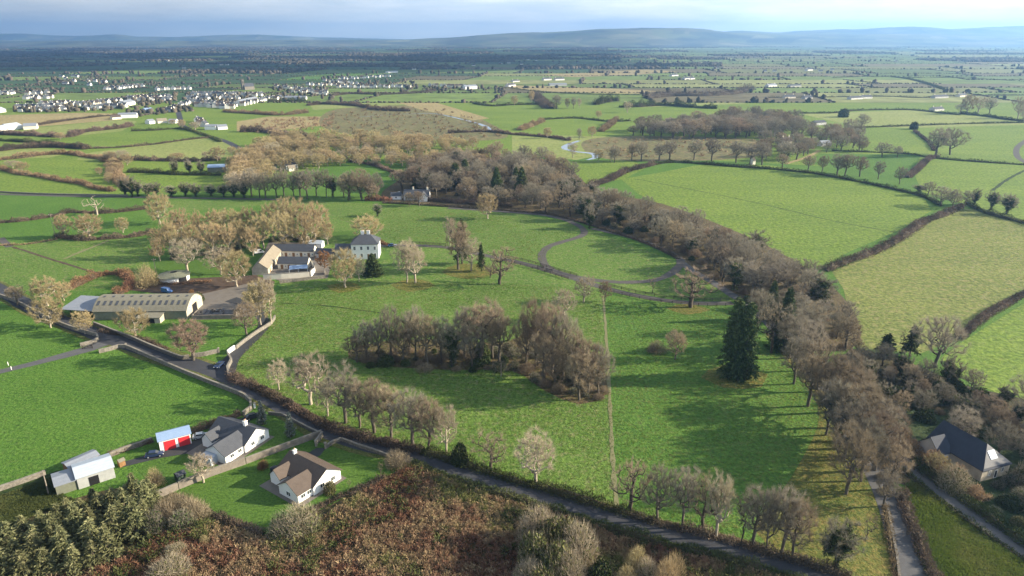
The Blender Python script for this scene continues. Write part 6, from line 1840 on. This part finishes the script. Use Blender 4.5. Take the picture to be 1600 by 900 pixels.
for k, (px, py, top, w) in enumerate([(250, 350, 299, 46), (284, 378, 325, 42), (313, 372, 327, 24), (340, 366, 325, 38), (362, 372, 324, 42), (392, 374, 322, 44), (335, 402, 344, 44), (268, 402, 340, 32), (300, 392, 348, 40), (361, 402, 348, 28), (456, 372, 306, 62), (428, 376, 314, 50), (492, 374, 314, 56), (412, 388, 333, 40), (446, 392, 328, 46), (480, 390, 330, 44), (246, 384, 356, 26), (376, 392, 340, 34), (512, 382, 342, 26), (250, 408, 372, 26), (396, 400, 352, 30)]):
    T(pick('tan0', 'tan1', 'tan2', 'tan1'), px, py, top, w, name='poplar_tree', label='%s tan tree of the grove behind the courtyard, from its west end' % ORD[k], group='grove behind the courtyard')

# ------------------------------------------------------------------ trees of woods and rows
def inside(p, poly):
    x, y = p; c = False; j = len(poly) - 1
    for i in range(len(poly)):
        (xi, yi), (xj, yj) = poly[i], poly[j]
        if (yi > y) != (yj > y) and x < (xj - xi) * (y - yi) / (yj - yi) + xi: c = not c
        j = i
    return c

def wood(poly_px, spacing, seed, kinds, hr, name, label, group, cat='tree', wr=(0.75, 1.05), limit=200):
    rng = random.Random(seed)
    poly = GP(poly_px)
    xs, ys = [p[0] for p in poly], [p[1] for p in poly]
    got = []
    for _ in range(6000):
        p = (rng.uniform(min(xs), max(xs)), rng.uniform(min(ys), max(ys)))
        if not inside(p, poly) or any((p[0] - q[0]) ** 2 + (p[1] - q[1]) ** 2 < spacing ** 2 for q in got): continue
        got.append(p)
        if len(got) >= limit: break
    for p in got:
        k = rng.choice(kinds)
        H_ = rng.uniform(*hr)
        H_ *= rng.choice((0.8, 1.0, 1.0, 1.12))
        lab = label(p[0], p[1]) if callable(label) else label
        con = k.startswith(('fir', 'pine', 'spruce'))
        if con: lab = lab.replace('leafless tree', 'dark conifer').replace('tan leafless', 'dark').replace('grey leafless', 'dark')
        elif 'leafless' in lab and lab.startswith('leafless'): lab = KIND_WORD[k[:3]] + ' ' + lab
        lab = lab.replace('ivy clad leafless', 'ivy clad')
        plant(k, p[0], p[1], H_, H_ * rng.uniform(*wr), 'conifer' if con else name, lab, cat, group + (', conifers' if con else ''))
    return len(got)

def seg(base, cuts):
    def f(x, y):
        px = 800 + x * scale_at(y)
        for lim, w in cuts:
            if px < lim: return base + ' ' + w
        return base + ' ' + cuts[-1][1]
    return f
nw = 0
def wood_place(x, y):
    px = 800 + x * scale_at(y)
    for lim, w in ((760, 'near the lodge'), (850, 'at the bend of the upper drive'), (930, 'above the upper drive gate'), (1010, 'over the top of the round lawn'), (1080, 'beside the round lawn'), (1150, 'east of the round lawn'), (1220, 'at the head of the avenue'), (1280, 'above the avenue lane')):
        if px < lim: return 'leafless tree in the curving wood ' + w
    return 'leafless tree at the lower end of the curving wood'
# wood round the upper drive and down the east side
nw += wood([(655, 303), (700, 290), (790, 285), (860, 290), (930, 318), (1000, 335), (1100, 375), (1180, 408), (1240, 440), (1290, 470), (1330, 520), (1335, 555), (1290, 560), (1240, 525), (1180, 480), (1120, 438), (1070, 400), (1010, 372), (930, 350), (870, 333), (800, 326), (740, 318)], 8.4, 5, ['brown0', 'grey1', 'brown2', 'grey0', 'grey1', 'ivy0', 'grey3', 'brown1', 'ivy1', 'grey2', 'grey3', 'open0', 'ivy0', 'grey2'], (9, 16.5), 'woodland_tree', wood_place, 'trees of the curving wood', limit=150)
nw += wood([(640, 290), (690, 284), (800, 270), (850, 275), (860, 290), (790, 287), (700, 296), (655, 304)], 10, 6, ['grey1', 'brown2', 'ivy1', 'fir1', 'grey0', 'grey3'], (13, 18), 'woodland_tree', seg('leafless tree of the tall lodge wood', [(720, 'west of the hidden white house'), (780, 'beside the dark spruces'), (1000, 'above the upper drive')]), 'trees behind the lodge', limit=30)
for px, py, top, w in [(776, 308, 262, 26), (815, 312, 262, 30), (806, 300, 262, 22)]:
    T('fir1', px, py, top, w, name='conifer', label='dark spruce among the leafless wood by the drive lodge', group='spruces by the lodge')
for k, (px, py, top, w) in enumerate([(628, 297, 264, 36), (650, 297, 258, 44), (668, 293, 255, 34), (700, 292, 250, 46), (735, 296, 266, 36)]):
    T(pick('brown1', 'grey0', 'brown2'), px, py, top, w, label='%s tall rounded leafless tree from the west behind the lodge roof' % ORD[k], group='trees over the lodge')
# avenue on the east edge of the park
for k, (px, py, top, w) in enumerate([(1182, 520, 452, 50), (1205, 552, 470, 62), (1232, 560, 482, 56), (1258, 580, 500, 62), (1240, 600, 525, 58), (1275, 612, 520, 70), (1262, 635, 552, 64), (1300, 645, 548, 76), (1325, 668, 575, 78), (1290, 680, 592, 62), (1345, 700, 600, 84), (1318, 718, 622, 72), (1366, 735, 640, 80), (1345, 752, 655, 74), (1388, 765, 690, 52), (1380, 792, 735, 44), (1310, 690, 600, 66), (1370, 712, 628, 70)]):
    T(pick('grey0', 'grey1', 'grey2', 'grey3', 'brown1', 'ivy1', 'open0'), px, py, top, w, label='%s leafless tree down the avenue on the east side of the park' % ORD[k], group='avenue trees on the east lane')
# lower wood east of the lane
nw += wood([(1320, 555), (1365, 560), (1430, 590), (1500, 605), (1560, 625), (1640, 655), (1680, 720), (1640, 740), (1580, 690), (1500, 660), (1430, 650), (1385, 655), (1335, 610)], 5.8, 8, ['grey0', 'grey1', 'brown0', 'brown2', 'ivy0', 'ivy1', 'grey2', 'ivy1'], (6, 11), 'woodland_tree', seg('leafless tree of the dark wood', [(1390, 'beside the avenue lane'), (1450, 'below the hedge corner'), (1510, 'behind the slate roofed house'), (1570, 'above the slate roofed house'), (1900, 'at its eastern end')]), 'trees of the wood above the house', limit=95)
nw += wood([(1590, 720), (1680, 700), (1760, 800), (1700, 850), (1620, 815), (1585, 770)], 7, 9, ['grey0', 'ivy0', 'bush_grey', 'bush_green'], (4, 8), 'woodland_tree', 'leafless tree in the thicket beyond the slate roofed house', 'thicket by the house', limit=14)
# clump in the lower park
for k, (px, py, top, w) in enumerate([(558, 566, 522, 46), (574, 562, 503, 50), (592, 560, 498, 42), (612, 564, 478, 40), (630, 570, 505, 50), (650, 560, 480, 46), (668, 572, 492, 50), (690, 566, 496, 46), (706, 573, 500, 44), (726, 560, 480, 46), (752, 566, 470, 80), (780, 570, 490, 50), (770, 560, 476, 46), (738, 574, 505, 46), (640, 552, 486, 40)]):
    T(pick('grey0', 'grey1', 'brown1', 'grey2', 'ivy0', 'brown2'), px, py, top, w, label='%s leafless tree from the west end of the long clump in the lower park' % ORD[k], group='trees of the long clump')
for k, (px, py, top, w) in enumerate([(822, 575, 490, 50), (838, 570, 466, 62), (862, 585, 472, 64), (880, 590, 490, 56), (897, 605, 515, 56), (918, 615, 530, 68), (935, 618, 540, 50), (905, 625, 545, 60), (868, 606, 550, 50), (850, 598, 520, 50)]):
    T(pick('brown0', 'brown1', 'brown2', 'grey2', 'brown0'), px, py, top, w, label='%s brown leafless tree of the rounded clump towards the grass track' % ORD[k], group='trees of the rounded clump')
# row of dark trees on the far avenue west of the lodge
for k, px in enumerate(range(392, 590, 13)):
    T(pick('grey1', 'grey3', 'grey0', 'ivy0'), px + random.uniform(-3, 3), 309 + random.uniform(-3, 3) + (px - 480) * .02, 268 + random.uniform(-6, 6), random.uniform(22, 32), label='%s dark stemmed tree from the west in the straight row on the far avenue' % ORD[k], group='row on the far avenue')
for px, w, top in [(565, 44, 264), (545, 36, 270), (582, 30, 285)]:
    T('brown2', px, 313, top, w, label='large rounded brown tree that ends the straight row on the far avenue', group='end of the far avenue row')
for k, (px, py, top) in enumerate([(196, 306, 276), (207, 307, 274), (216, 306, 280), (232, 307, 284), (244, 305, 284), (268, 308, 288), (290, 306, 284), (306, 307, 286), (330, 306, 288), (350, 308, 286), (366, 308, 284), (382, 309, 282)]):
    T(pick('ivy0', 'ivy1'), px, py, top, 24, name='ivy_tree', label='%s stubby ivy clad tree from the west on the far avenue hedge' % ORD[k], group='ivy trees on the far avenue hedge')
for k, (px, py, top) in enumerate([(274, 272, 248), (296, 271, 249), (315, 272, 250)]):
    T('ivy1', px, py, top, 16, name='ivy_tree', label='ivy clad tree on the short hedge before the blue roofed shed', group='ivy trees before the blue shed')
# willows and tan woods of the middle distance
nw += wood([(385, 250), (400, 235), (450, 222), (520, 222), (640, 226), (730, 228), (745, 236), (640, 240), (520, 240), (440, 248), (400, 262)], 9, 11, ['tan0', 'tan1', 'tan2'], (10, 15), 'willow_tree', seg('bright tan willow in the river belt', [(430, 'at its low western end'), (490, 'below the reedy field'), (560, 'under the western edge of the bog'), (630, 'under the middle of the bog'), (700, 'under the eastern edge of the bog'), (900, 'at its eastern tip')]), 'willows of the river belt', wr=(1.0, 1.35), limit=95)
nw += wood([(355, 300), (362, 265), (395, 245), (500, 250), (560, 246), (640, 250), (760, 248), (770, 262), (650, 262), (560, 258), (520, 262), (440, 266), (400, 292), (380, 305)], 9.5, 12, ['tan0', 'tan1', 'tan2', 'pale0'], (9, 14), 'willow_tree', seg('tan leafless tree north of the avenue', [(390, 'beside the blue roofed shed'), (440, 'west of the white gabled farmhouse'), (480, 'behind the white gabled farmhouse'), (540, 'east of the white gabled farmhouse'), (620, 'above the lodge lane'), (700, 'behind the lodge wood'), (900, 'at the eastern end of the belt')]), 'tan trees north of the avenue', wr=(1.0, 1.35), limit=90)
nw += wood([(150, 285), (158, 262), (175, 252), (200, 258), (190, 280), (175, 296)], 12, 13, ['tan0', 'tan2'], (7, 10), 'willow_tree', 'low tan tree in the western hedge corner', 'tan trees of the hedge corner', wr=(1.0, 1.3), limit=10)
nw += wood([(640, 262), (700, 250), (770, 250), (850, 255), (900, 285), (850, 272), (790, 268), (700, 280), (645, 288)], 12, 14, ['brown0', 'brown1', 'grey1', 'ivy0', 'brown2'], (11, 16), 'woodland_tree', seg('leafless tree on the upper fringe of the lodge wood', [(700, 'behind the lodge'), (770, 'behind the hidden white house'), (830, 'in the middle'), (1000, 'at its eastern end')]), 'upper fringe of the lodge wood', wr=(0.9, 1.1), limit=46)
nw += wood([(985, 214), (1005, 204), (1080, 201), (1130, 191), (1180, 186), (1240, 196), (1245, 212), (1180, 217), (1060, 218)], 12, 15, ['grey0', 'grey1', 'brown1', 'grey2'], (13, 19), 'wood_tree', seg('leafless tree in the compact far wood', [(1030, 'at its western point'), (1080, 'in its western half'), (1130, 'in its middle'), (1190, 'where it widens'), (1400, 'at its eastern end')]), 'trees of the compact wood', wr=(1.0, 1.4), limit=120)
nw += wood([(1178, 252), (1190, 226), (1230, 209), (1300, 206), (1345, 216), (1350, 242), (1300, 241), (1240, 252)], 12, 16, ['grey0', 'brown1', 'grey2', 'brown0'], (11, 17), 'wood_tree', seg('leafless tree', [(1215, 'west of the two storey farmhouse'), (1260, 'close behind the two storey farmhouse'), (1305, 'behind the farm range'), (1500, 'at the eastern end of the farmstead')]), 'trees round the white farmhouse', wr=(1.0, 1.3), limit=46)
for k, (px, py, top, w) in enumerate([(987, 251, 222, 20), (1002, 252, 220, 26), (1030, 251, 224, 26), (1046, 250, 218, 28), (1084, 250, 218, 26), (1112, 252, 216, 30), (1150, 254, 220, 30), (1172, 256, 224, 30), (1190, 258, 222, 30)]):
    T(pick('grey1', 'grey3', 'brown1'), px, py, top, w, label='%s leafless tree from the west above the large bright field' % ORD[k], group='row above the bright field')
for k, (px, py, top, w) in enumerate([(1222, 264, 240, 22), (1262, 268, 242, 22), (1284, 271, 242, 18), (1308, 274, 240, 30), (1320, 275, 240, 26), (1343, 276, 244, 26), (1372, 280, 252, 20), (1405, 288, 260, 22), (1378, 246, 222, 28), (1402, 246, 228, 18)]):
    T(pick('grey1', 'grey0', 'brown1'), px, py, top, w, label='%s leafless hedge tree along the eastern edge of the large bright field' % ORD[k], group='hedge trees of the bright field')
for k, (px, py, top, w) in enumerate([(1488, 326, 296, 26), (1508, 322, 298, 22), (1522, 320, 294, 20), (1548, 328, 296, 26), (1572, 335, 300, 34), (1470, 322, 292, 40), (1450, 305, 284, 26), (1436, 300, 288, 26)]):
    T(pick('ivy0', 'ivy1', 'grey2'), px, py, top, w, name='ivy_tree', label='%s stubby tree of the hedge dividing the eastern fields' % ORD[k], group='ivy trees of the eastern hedge')
T('grey2', 1346, 202, 178, 26, label='round leafless tree alone at the corner of a far pale field')
T('grey1', 1462, 243, 200, 42, label='large rounded leafless tree, first of the far pair on a field hedge')
T('grey2', 1484, 242, 200, 44, label='large rounded leafless tree, second of the far pair on a field hedge')
T('bush_green', 1428, 202, 189, 14, name='evergreen_bush', cat='bush', label='round evergreen bush on a far field hedge')
T('bush_green', 1318, 183, 168, 18, name='evergreen_bush', cat='bush', label='dark evergreen clump on the hedge of a far field')
for k, (px, py, top, w) in enumerate([(1510, 178, 146, 26), (1528, 176, 150, 30), (1545, 178, 152, 20), (1590, 185, 150, 26), (1500, 176, 162, 20), (1600, 190, 165, 26)]):
    T(pick('pale0', 'grey1', 'tan0'), px, py, top, w, label='leafless tree leaning over the far eastern lane', group='trees on the far eastern lane')
for k, (px, py, top, w) in enumerate([(870, 170, 148, 18), (886, 170, 152, 10), (896, 170, 152, 10), (905, 169, 153, 9), (830, 160, 140, 12), (804, 165, 148, 14), (980, 176, 158, 18), (935, 185, 172, 12), (855, 216, 198, 16), (925, 214, 196, 18), (905, 218, 200, 10), (895, 247, 222, 18), (935, 252, 232, 20), (955, 253, 228, 18), (960, 254, 228, 18)]):
    T(pick('grey1', 'tan0', 'pale0'), px, py, top, w, label='%s leafless tree dotted about the fields beyond the river' % ORD[k], group='field trees beyond the river')
for k, (px, py, top, w) in enumerate([(340, 252, 228, 26), (322, 250, 236, 16), (278, 250, 238, 30), (190, 250, 235, 30), (175, 252, 238, 24), (95, 218, 206, 20), (270, 195, 186, 12), (285, 200, 186, 16), (305, 203, 190, 22), (362, 240, 228, 16), (20, 262, 250, 30), (35, 268, 252, 26)]):
    T(pick('tan0', 'tan2', 'pale0'), px, py, top, w, label='%s tan leafless tree on the hedges of the western fields' % ORD[k], group='hedge trees of the western fields')
print('wood trees', nw)
# ------------------------------------------------------------------ foreground growth
for k, (px, py, top, w) in enumerate([(22, 870, 806, 62), (45, 850, 795, 56), (60, 878, 820, 60), (88, 850, 792, 56), (105, 875, 812, 60), (95, 820, 776, 52), (125, 840, 775, 58), (150, 862, 800, 60), (130, 808, 768, 44), (160, 815, 760, 56), (185, 845, 780, 60), (172, 870, 808, 54), (200, 812, 752, 52), (215, 835, 766, 56), (232, 805, 742, 50), (215, 790, 728, 48), (236, 785, 738, 44), (8, 905, 845, 66), (40, 905, 850, 62), (-12, 860, 810, 60), (180, 795, 752, 44), (150, 792, 752, 40), (210, 770, 738, 36)]):
    T(pick('spruce0', 'spruce1'), px, py + 4, top + 12, w * .82, name='young_spruce', label='%s young spruce of the plantation behind the metal shed' % (ORD[k] if k < 22 else 'last'), group='young spruce plantation')
for k, (px, py, top, w) in enumerate([(70, 840, 800, 40), (110, 815, 780, 38), (145, 835, 795, 42), (165, 845, 805, 40), (30, 885, 845, 44), (75, 900, 858, 46), (120, 895, 852, 42), (200, 795, 760, 36), (190, 825, 785, 40), (228, 822, 782, 38), (150, 885, 846, 42), (60, 862, 822, 40)]):
    T(pick('spruce0', 'spruce1'), px, py, top, w, name='young_spruce', label='smaller young spruce filling the plantation behind the metal shed', group='young spruce plantation, smaller')
T('silver', 411, 664, 627, 17, name='silver_conifer', label='small silvery conifer on the lawn nearest the road drive')
T('silver', 455, 683, 645, 18, name='silver_conifer', label='small silvery conifer in the middle of the front lawn of the slate roofed bungalow')
T('pale1', 318, 754, 708, 46, name='garden_tree', label='pale twiggy little tree on the lawn in front of the slate roofed bungalow')
T('bush_tan', 244, 758, 728, 30, name='garden_shrub', cat='shrub', label='pale shrub at the edge of the young spruces')
T('bush_russet', 411, 732, 717, 18, name='garden_shrub', cat='shrub', label='round dark red shrub by the tan garden wall')
T('bush_gorse', 516, 770, 748, 20, name='garden_shrub', cat='shrub', label='round yellow green shrub at the corner of the brown roofed bungalow')
T('sapling', 595, 743, 720, 12, label='thin sapling at the edge of the bungalow lawn')
T('sapling', 546, 762, 748, 8, label='tiny sapling behind the white bungalow gable')
T('bush_brown', 620, 728, 704, 46, name='scrub_bush', cat='bush', label='twiggy brown bush at the road end of the bracken')
T('bush_willow', 470, 830, 784, 60, name='scrub_bush', cat='bush', label='large pale bush at the corner of the bungalow lawn')
T('bush_grey', 440, 838, 800, 44, name='scrub_bush', cat='bush', label='dark twiggy bush beside the large pale bush')
T('bush_willow', 275, 868, 846, 34, name='scrub_bush', cat='bush', label='pale yellow bush in the bracken')
T('bush_willow', 265, 905, 866, 64, name='scrub_bush', cat='bush', label='broad pale green bush at the bottom of the bracken')
T('bush_tan', 322, 850, 835, 18, name='scrub_bush', cat='bush', label='small straw coloured bush on the bracken slope')
for k, (px, py, top, w) in enumerate([(282, 800, 768, 52), (305, 808, 778, 46), (262, 815, 780, 46), (285, 825, 795, 44), (245, 830, 795, 40)]):
    T(pick('bush_brown', 'bush_grey'), px, py, top, w, name='scrub_bush', cat='bush', label='%s brown bush of the thicket between lawn and young spruces' % ORD[k], group='thicket below the lawn')
for k, (px, py, top, w) in enumerate([(840, 850, 786, 62), (862, 870, 806, 66), (835, 885, 822, 56), (880, 860, 800, 60), (905, 880, 810, 60), (868, 905, 840, 60), (890, 915, 858, 56), (826, 915, 870, 50), (850, 925, 880, 60), (905, 850, 812, 44)]):
    T(pick('bush_gorse', 'bush_willow', 'bush_gorse'), px, py, top, w, name='scrub_bush', cat='bush', label='%s tall pale green bush in the thicket beside the lower road' % ORD[k], group='pale thicket by the lower road')
for k, (px, py, top, w) in enumerate([(992, 892, 852, 44), (1012, 905, 868, 40), (1036, 915, 868, 46), (1050, 905, 862, 40), (975, 915, 880, 40), (940, 912, 876, 46)]):
    T(pick('bush_willow', 'bush_green', 'bush_tan'), px, py, top, w, name='scrub_bush', cat='bush', label='bush in the dark hollow under the lower road', group='bushes of the dark hollow')
# brushwood filling the woods: shrubs under the trees
def underwood(poly_px, spacing, seed, kinds, hr, label, group, limit):
    rng = random.Random(seed); poly = GP(poly_px)
    xs, ys = [p[0] for p in poly], [p[1] for p in poly]
    got = []
    for _ in range(5000):
        p = (rng.uniform(min(xs), max(xs)), rng.uniform(min(ys), max(ys)))
        if not inside(p, poly) or any((p[0] - q[0]) ** 2 + (p[1] - q[1]) ** 2 < spacing ** 2 for q in got): continue
        got.append(p)
        if len(got) >= limit: break
    for p in got:
        h = rng.uniform(*hr)
        kk = rng.choice(kinds)
        plant(kk, p[0], p[1], h, h * rng.uniform(1.3, 1.9), 'wood_shrub', kk.split('_')[1] + ' ' + (label(p[0], p[1]) if callable(label) else label), 'shrub', group)
underwood([(560, 572), (600, 548), (700, 545), (800, 545), (890, 575), (945, 600), (940, 625), (870, 612), (800, 580), (700, 582), (600, 576)], 4.0, 31, ['bush_brown', 'bush_grey', 'bush_grey', 'bush_brown', 'bush_green'], (1.6, 3.6), seg('shrub under the park clumps', [(640, 'at the west end'), (720, 'in the middle of the long clump'), (800, 'at the east end of the long clump'), (870, 'in the rounded clump'), (1000, 'beside the grass track')]), 'shrubs under the park clumps', 70)
underwood([(930, 352), (1010, 374), (1070, 402), (1120, 440), (1180, 482), (1240, 528), (1335, 560), (1330, 500), (1240, 440), (1150, 400), (1050, 350), (940, 320)], 6.5, 32, ['bush_brown', 'bush_grey', 'bush_green', 'bush_tan', 'bush_brown'], (2, 4.5), seg('shrub under the curving wood', [(1000, 'above the round lawn'), (1080, 'beside the round lawn'), (1160, 'east of the round lawn'), (1240, 'at the head of the avenue'), (1500, 'at its lower end')]), 'shrubs of the curving wood', 110)
underwood([(1320, 560), (1380, 570), (1500, 610), (1640, 660), (1660, 740), (1590, 700), (1480, 665), (1390, 660), (1330, 620)], 5.0, 33, ['bush_grey', 'bush_green', 'bush_brown'], (2, 4.5), seg('shrub of the dark wood', [(1420, 'beside the avenue lane'), (1500, 'behind the slate roofed house'), (1900, 'above the slate roofed house')]), 'shrubs of the wood above the house', 60)
underwood([(1240, 540), (1262, 560), (1400, 750), (1398, 780), (1370, 770), (1300, 650)], 5.0, 34, ['bush_brown', 'bush_tan'], (1.5, 3.2), 'shrub along the foot of the avenue trees', 'shrubs of the avenue', 26)
underwood([(240, 408), (260, 345), (350, 355), (500, 368), (520, 376), (430, 378), (400, 392), (330, 400)], 6.0, 35, ['bush_tan', 'bush_green', 'bush_grey'], (2, 4.5), 'shrub in the grove behind the courtyard', 'shrubs of the grove', 34)
underwood([(640, 295), (760, 260), (860, 262), (930, 315), (870, 330), (800, 322), (740, 314), (690, 306)], 8, 36, ['bush_brown', 'bush_green', 'bush_grey'], (2.5, 5), 'shrub in the wood behind the lodge', 'shrubs behind the lodge', 50)
underwood([(1535, 792), (1615, 848), (1700, 880), (1700, 760), (1600, 745), (1560, 760)], 4.5, 37, ['bush_green', 'bush_grey', 'bush_gorse'], (2, 4), 'shrub below the slate roofed house', 'shrubs below the house', 40)
T('orange', 508, 424, 392, 34, label='orange leafed tree at the east side of the courtyard')
T('orange', 300, 462, 452, 10, label='tiny orange tree in the farmyard beside the barn ridge')
T('bush_green', 312, 470, 455, 16, name='evergreen_bush', cat='bush', label='bright green bush at the barn gable')

# ---- ground growth as one object each: real leaves and stems, too many to count
def scatter(poly_px, n, seed):
    rng = np.random.default_rng(seed)
    poly = np.array(GP(poly_px))
    lo, hi = poly.min(0), poly.max(0)
    out = np.zeros((0, 2))
    while len(out) < n:
        p = lo + (hi - lo) * rng.random((n * 2, 2))
        c = np.zeros(len(p), bool); j = len(poly) - 1
        for i in range(len(poly)):
            (xi, yi), (xj, yj) = poly[i], poly[j]
            c ^= ((yi > p[:, 1]) != (yj > p[:, 1])) & (p[:, 0] < (xj - xi) * (p[:, 1] - yi) / (yj - yi + 1e-12) + xi)
            j = i
        out = np.concatenate([out, p[c]])
    return out[:n], rng
def growth(name, poly_px, n, seed, per, h, spread, w, mat, label, cat, z=0.1, thin=None):
    p, rng = scatter(poly_px, n, seed)
    v = np.array([mnoise.noise((x * .07, y * .07, seed)) + .6 * mnoise.noise((x * .21, y * .21, seed + 3)) for x, y in p])
    hh = np.clip(0.75 + 0.7 * v, 0.25, 1.6)
    if thin is not None:
        k = v > thin; p, hh, v = p[k], hh[k], v[k]
    m_ = len(p)
    P = np.repeat(np.concatenate([p, np.full((m_, 1), z)], 1), per, 0)
    H_ = np.repeat(hh, per)
    P[:, :2] += rng.normal(0, spread * .3, (len(P), 2))
    a = rng.random(len(P)) * 6.283
    D = np.stack([np.cos(a) * spread * rng.random(len(P)), np.sin(a) * spread * rng.random(len(P)), h * H_ * (.5 + .7 * rng.random(len(P)))], 1)
    V, F = blades(P, D, w * (.6 + .8 * rng.random(len(P))), rng)
    tone = np.clip(np.repeat(rng.random(m_), per) * .6 + .4 * rng.random(len(P)), 0, 1)
    return tag(link(name, np_mesh(name, V, F, mat, None, tone)), label, cat, kind='stuff')
BR = [(240, 800), (290, 815), (345, 822), (410, 846), (470, 840), (545, 782), (600, 755), (640, 730), (700, 752), (800, 786), (900, 818), (1000, 850), (1130, 880), (1280, 925), (1340, 965), (1420, 1080), (-150, 1080), (-150, 930), (60, 880), (180, 880), (235, 850)]
def mounds(name, poly_px, n, seed, per, rad, hgt, size, mat, label, cat, thin=None):
    """clumps of growth: blades set over low domes"""
    p, rng = scatter(poly_px, n, seed)
    v = np.array([mnoise.noise((x * .06, y * .06, seed)) + .6 * mnoise.noise((x * .17, y * .17, seed + 3)) for x, y in p])
    if thin is not None: p, v = p[v > thin], v[v > thin]
    m_ = len(p)
    R = np.repeat(rad * (.55 + .9 * rng.random(m_)), per); Hm = np.repeat(hgt * np.clip(.75 + .8 * v + .5 * rng.random(m_), .25, 1.9), per)
    a = rng.random(m_ * per) * 6.283; q = rng.random(m_ * per) ** .6
    el = rng.random(m_ * per) * 1.45
    C0 = np.repeat(p, per, 0)
    P = np.stack([C0[:, 0] + np.cos(a) * np.cos(el) * R * q, C0[:, 1] + np.sin(a) * np.cos(el) * R * q, .1 + np.sin(el) * Hm * q], 1)
    out = np.stack([np.cos(a) * np.cos(el), np.sin(a) * np.cos(el), np.sin(el) + .25], 1)
    D = (out * .6 + rng.standard_normal(P.shape) * .6) * size * (.6 + .8 * rng.random((len(P), 1)))
    V, F = blades(P, D, size * .55 * (.6 + .8 * rng.random(len(P))), rng)
    tone = np.clip(np.repeat(rng.random(m_), per) * .75 + .25 * rng.random(len(P)), 0, 1)
    return tag(link(name, np_mesh(name, V, F, mat, None, tone)), label, cat, kind='stuff')
mounds('bracken', BR, 13000, 41, 46, 0.8, 1.1, 0.30, 'bracken', 'rust brown bracken and brambles in the foreground', 'bracken')
mounds('bramble_patch', BR, 2000, 51, 60, 1.5, 1.5, 0.42, 'hedge_green', 'green bramble patches among the foreground bracken', 'brambles', .12)
mounds('dead_grass', BR, 1900, 52, 40, 1.0, 0.8, 0.5, 'hedge_tan', 'straw coloured dead grass among the foreground bracken', 'grass', .15)
growth('park_tussocks', [(345, 602), (400, 525), (440, 455), (520, 445), (640, 445), (740, 440), (930, 452), (950, 560), (958, 680), (964, 800), (850, 768), (700, 722), (520, 662), (400, 608)], 40000, 42, 2, 0.24, 0.30, 0.17, 'tussock', 'rough straw tipped tussocks over the western park grass', 'grass', .08, -.5)
growth('park_tussocks', [(950, 470), (1140, 482), (1230, 565), (1320, 690), (1375, 800), (1330, 890), (1040, 828), (970, 806), (962, 690)], 24000, 43, 2, 0.22, 0.28, 0.15, 'tussock', 'rough tussocks over the eastern park grass', 'grass', .1, -.5)
growth('park_tussocks', [(520, 340), (620, 326), (800, 338), (905, 366), (860, 385), (845, 412), (780, 400), (620, 378), (600, 370)], 9000, 44, 2, 0.28, 0.36, 0.24, 'tussock', 'rough tussocks over the upper park grass', 'grass', .1, -.5)
growth('triangle_weeds', [(1416, 755), (1440, 755), (1500, 805), (1620, 895), (1640, 960), (1480, 960), (1430, 860)], 14000, 45, 3, 0.4, 0.45, 0.16, 'tussock', 'rough weeds in the triangle between the two eastern roads', 'weeds', .15)
growth('paddock_weeds', [(-40, 800), (0, 775), (90, 742), (100, 775), (140, 788), (60, 802), (0, 838), (-40, 855)], 9000, 46, 3, 0.4, 0.3, 0.14, 'hedge_green', 'dark weeds in the paddock beside the grey sheds', 'weeds', .15)
T('bush_willow', 1490, 764, 726, 50, name='scrub_bush', cat='bush', label='tall tan bush screening the west side of the slate roofed house')
T('tan2', 1462, 744, 708, 40, name='scrub_bush', cat='bush', label='tan tree on the lane side of the slate roofed house')

mounds('bog_scrub', [(500, 195), (520, 175), (600, 167), (700, 170), (770, 197), (790, 213), (700, 218), (560, 212)], 420, 61, 26, 2.4, 1.6, 1.2, 'hedge_tan', 'grey scrub and rushes over the river bog', 'scrub', -.1)
mounds('bog_scrub', [(910, 224), (985, 215), (1180, 220), (1180, 244), (960, 249)], 300, 62, 26, 1.8, 1.2, 1.0, 'hedge_tan', 'scrub dotted over the brown rough ground east of the river', 'scrub', -.05)
mounds('bog_scrub', [(370, 206), (420, 186), (520, 184), (520, 200), (420, 210)], 260, 63, 26, 2.4, 1.6, 1.1, 'hedge_tan', 'straw coloured rushes in the reedy field under the town', 'rushes', -.1)

T('grey1', 1500, 690, 640, 60, name='woodland_tree', label='grey leafless tree standing against the back of the slate roofed house')
T('grey2', 1560, 715, 662, 60, name='woodland_tree', label='grey leafless tree on the far side of the slate roofed house')
T('pale2', 561, 440, 400, 30, label='slim pale tree before the lower wing of the manor house')
T('brown1', 655, 322, 298, 22, label='small brown tree in front of the lodge')
T('brown0', 640, 321, 300, 18, label='smaller brown tree in front of the lodge outhouse')
# ------------------------------------------------------------------ the air
hz = MB(); hz.box(-17500, 17500, -600, 16900, -8, 420)
m = bpy.data.materials.new('haze_air'); m.use_nodes = True
n, l = m.node_tree.nodes, m.node_tree.links
n.remove(n['Principled BSDF'])
pv = n.new('ShaderNodeVolumePrincipled')
pv.inputs['Color'].default_value = HAZE_COL
pv.inputs['Density'].default_value = HAZE_DEN
pv.inputs['Anisotropy'].default_value = HAZE_ANI
l.new(pv.outputs['Volume'], n['Material Output'].inputs['Volume'])
MATS['haze_air'] = m
hz_o = hz.build('haze', 'haze_air')
hz_o['kind'] = 'stuff'
cy.volume_step_rate = 10.0
cy.volume_max_steps = 8
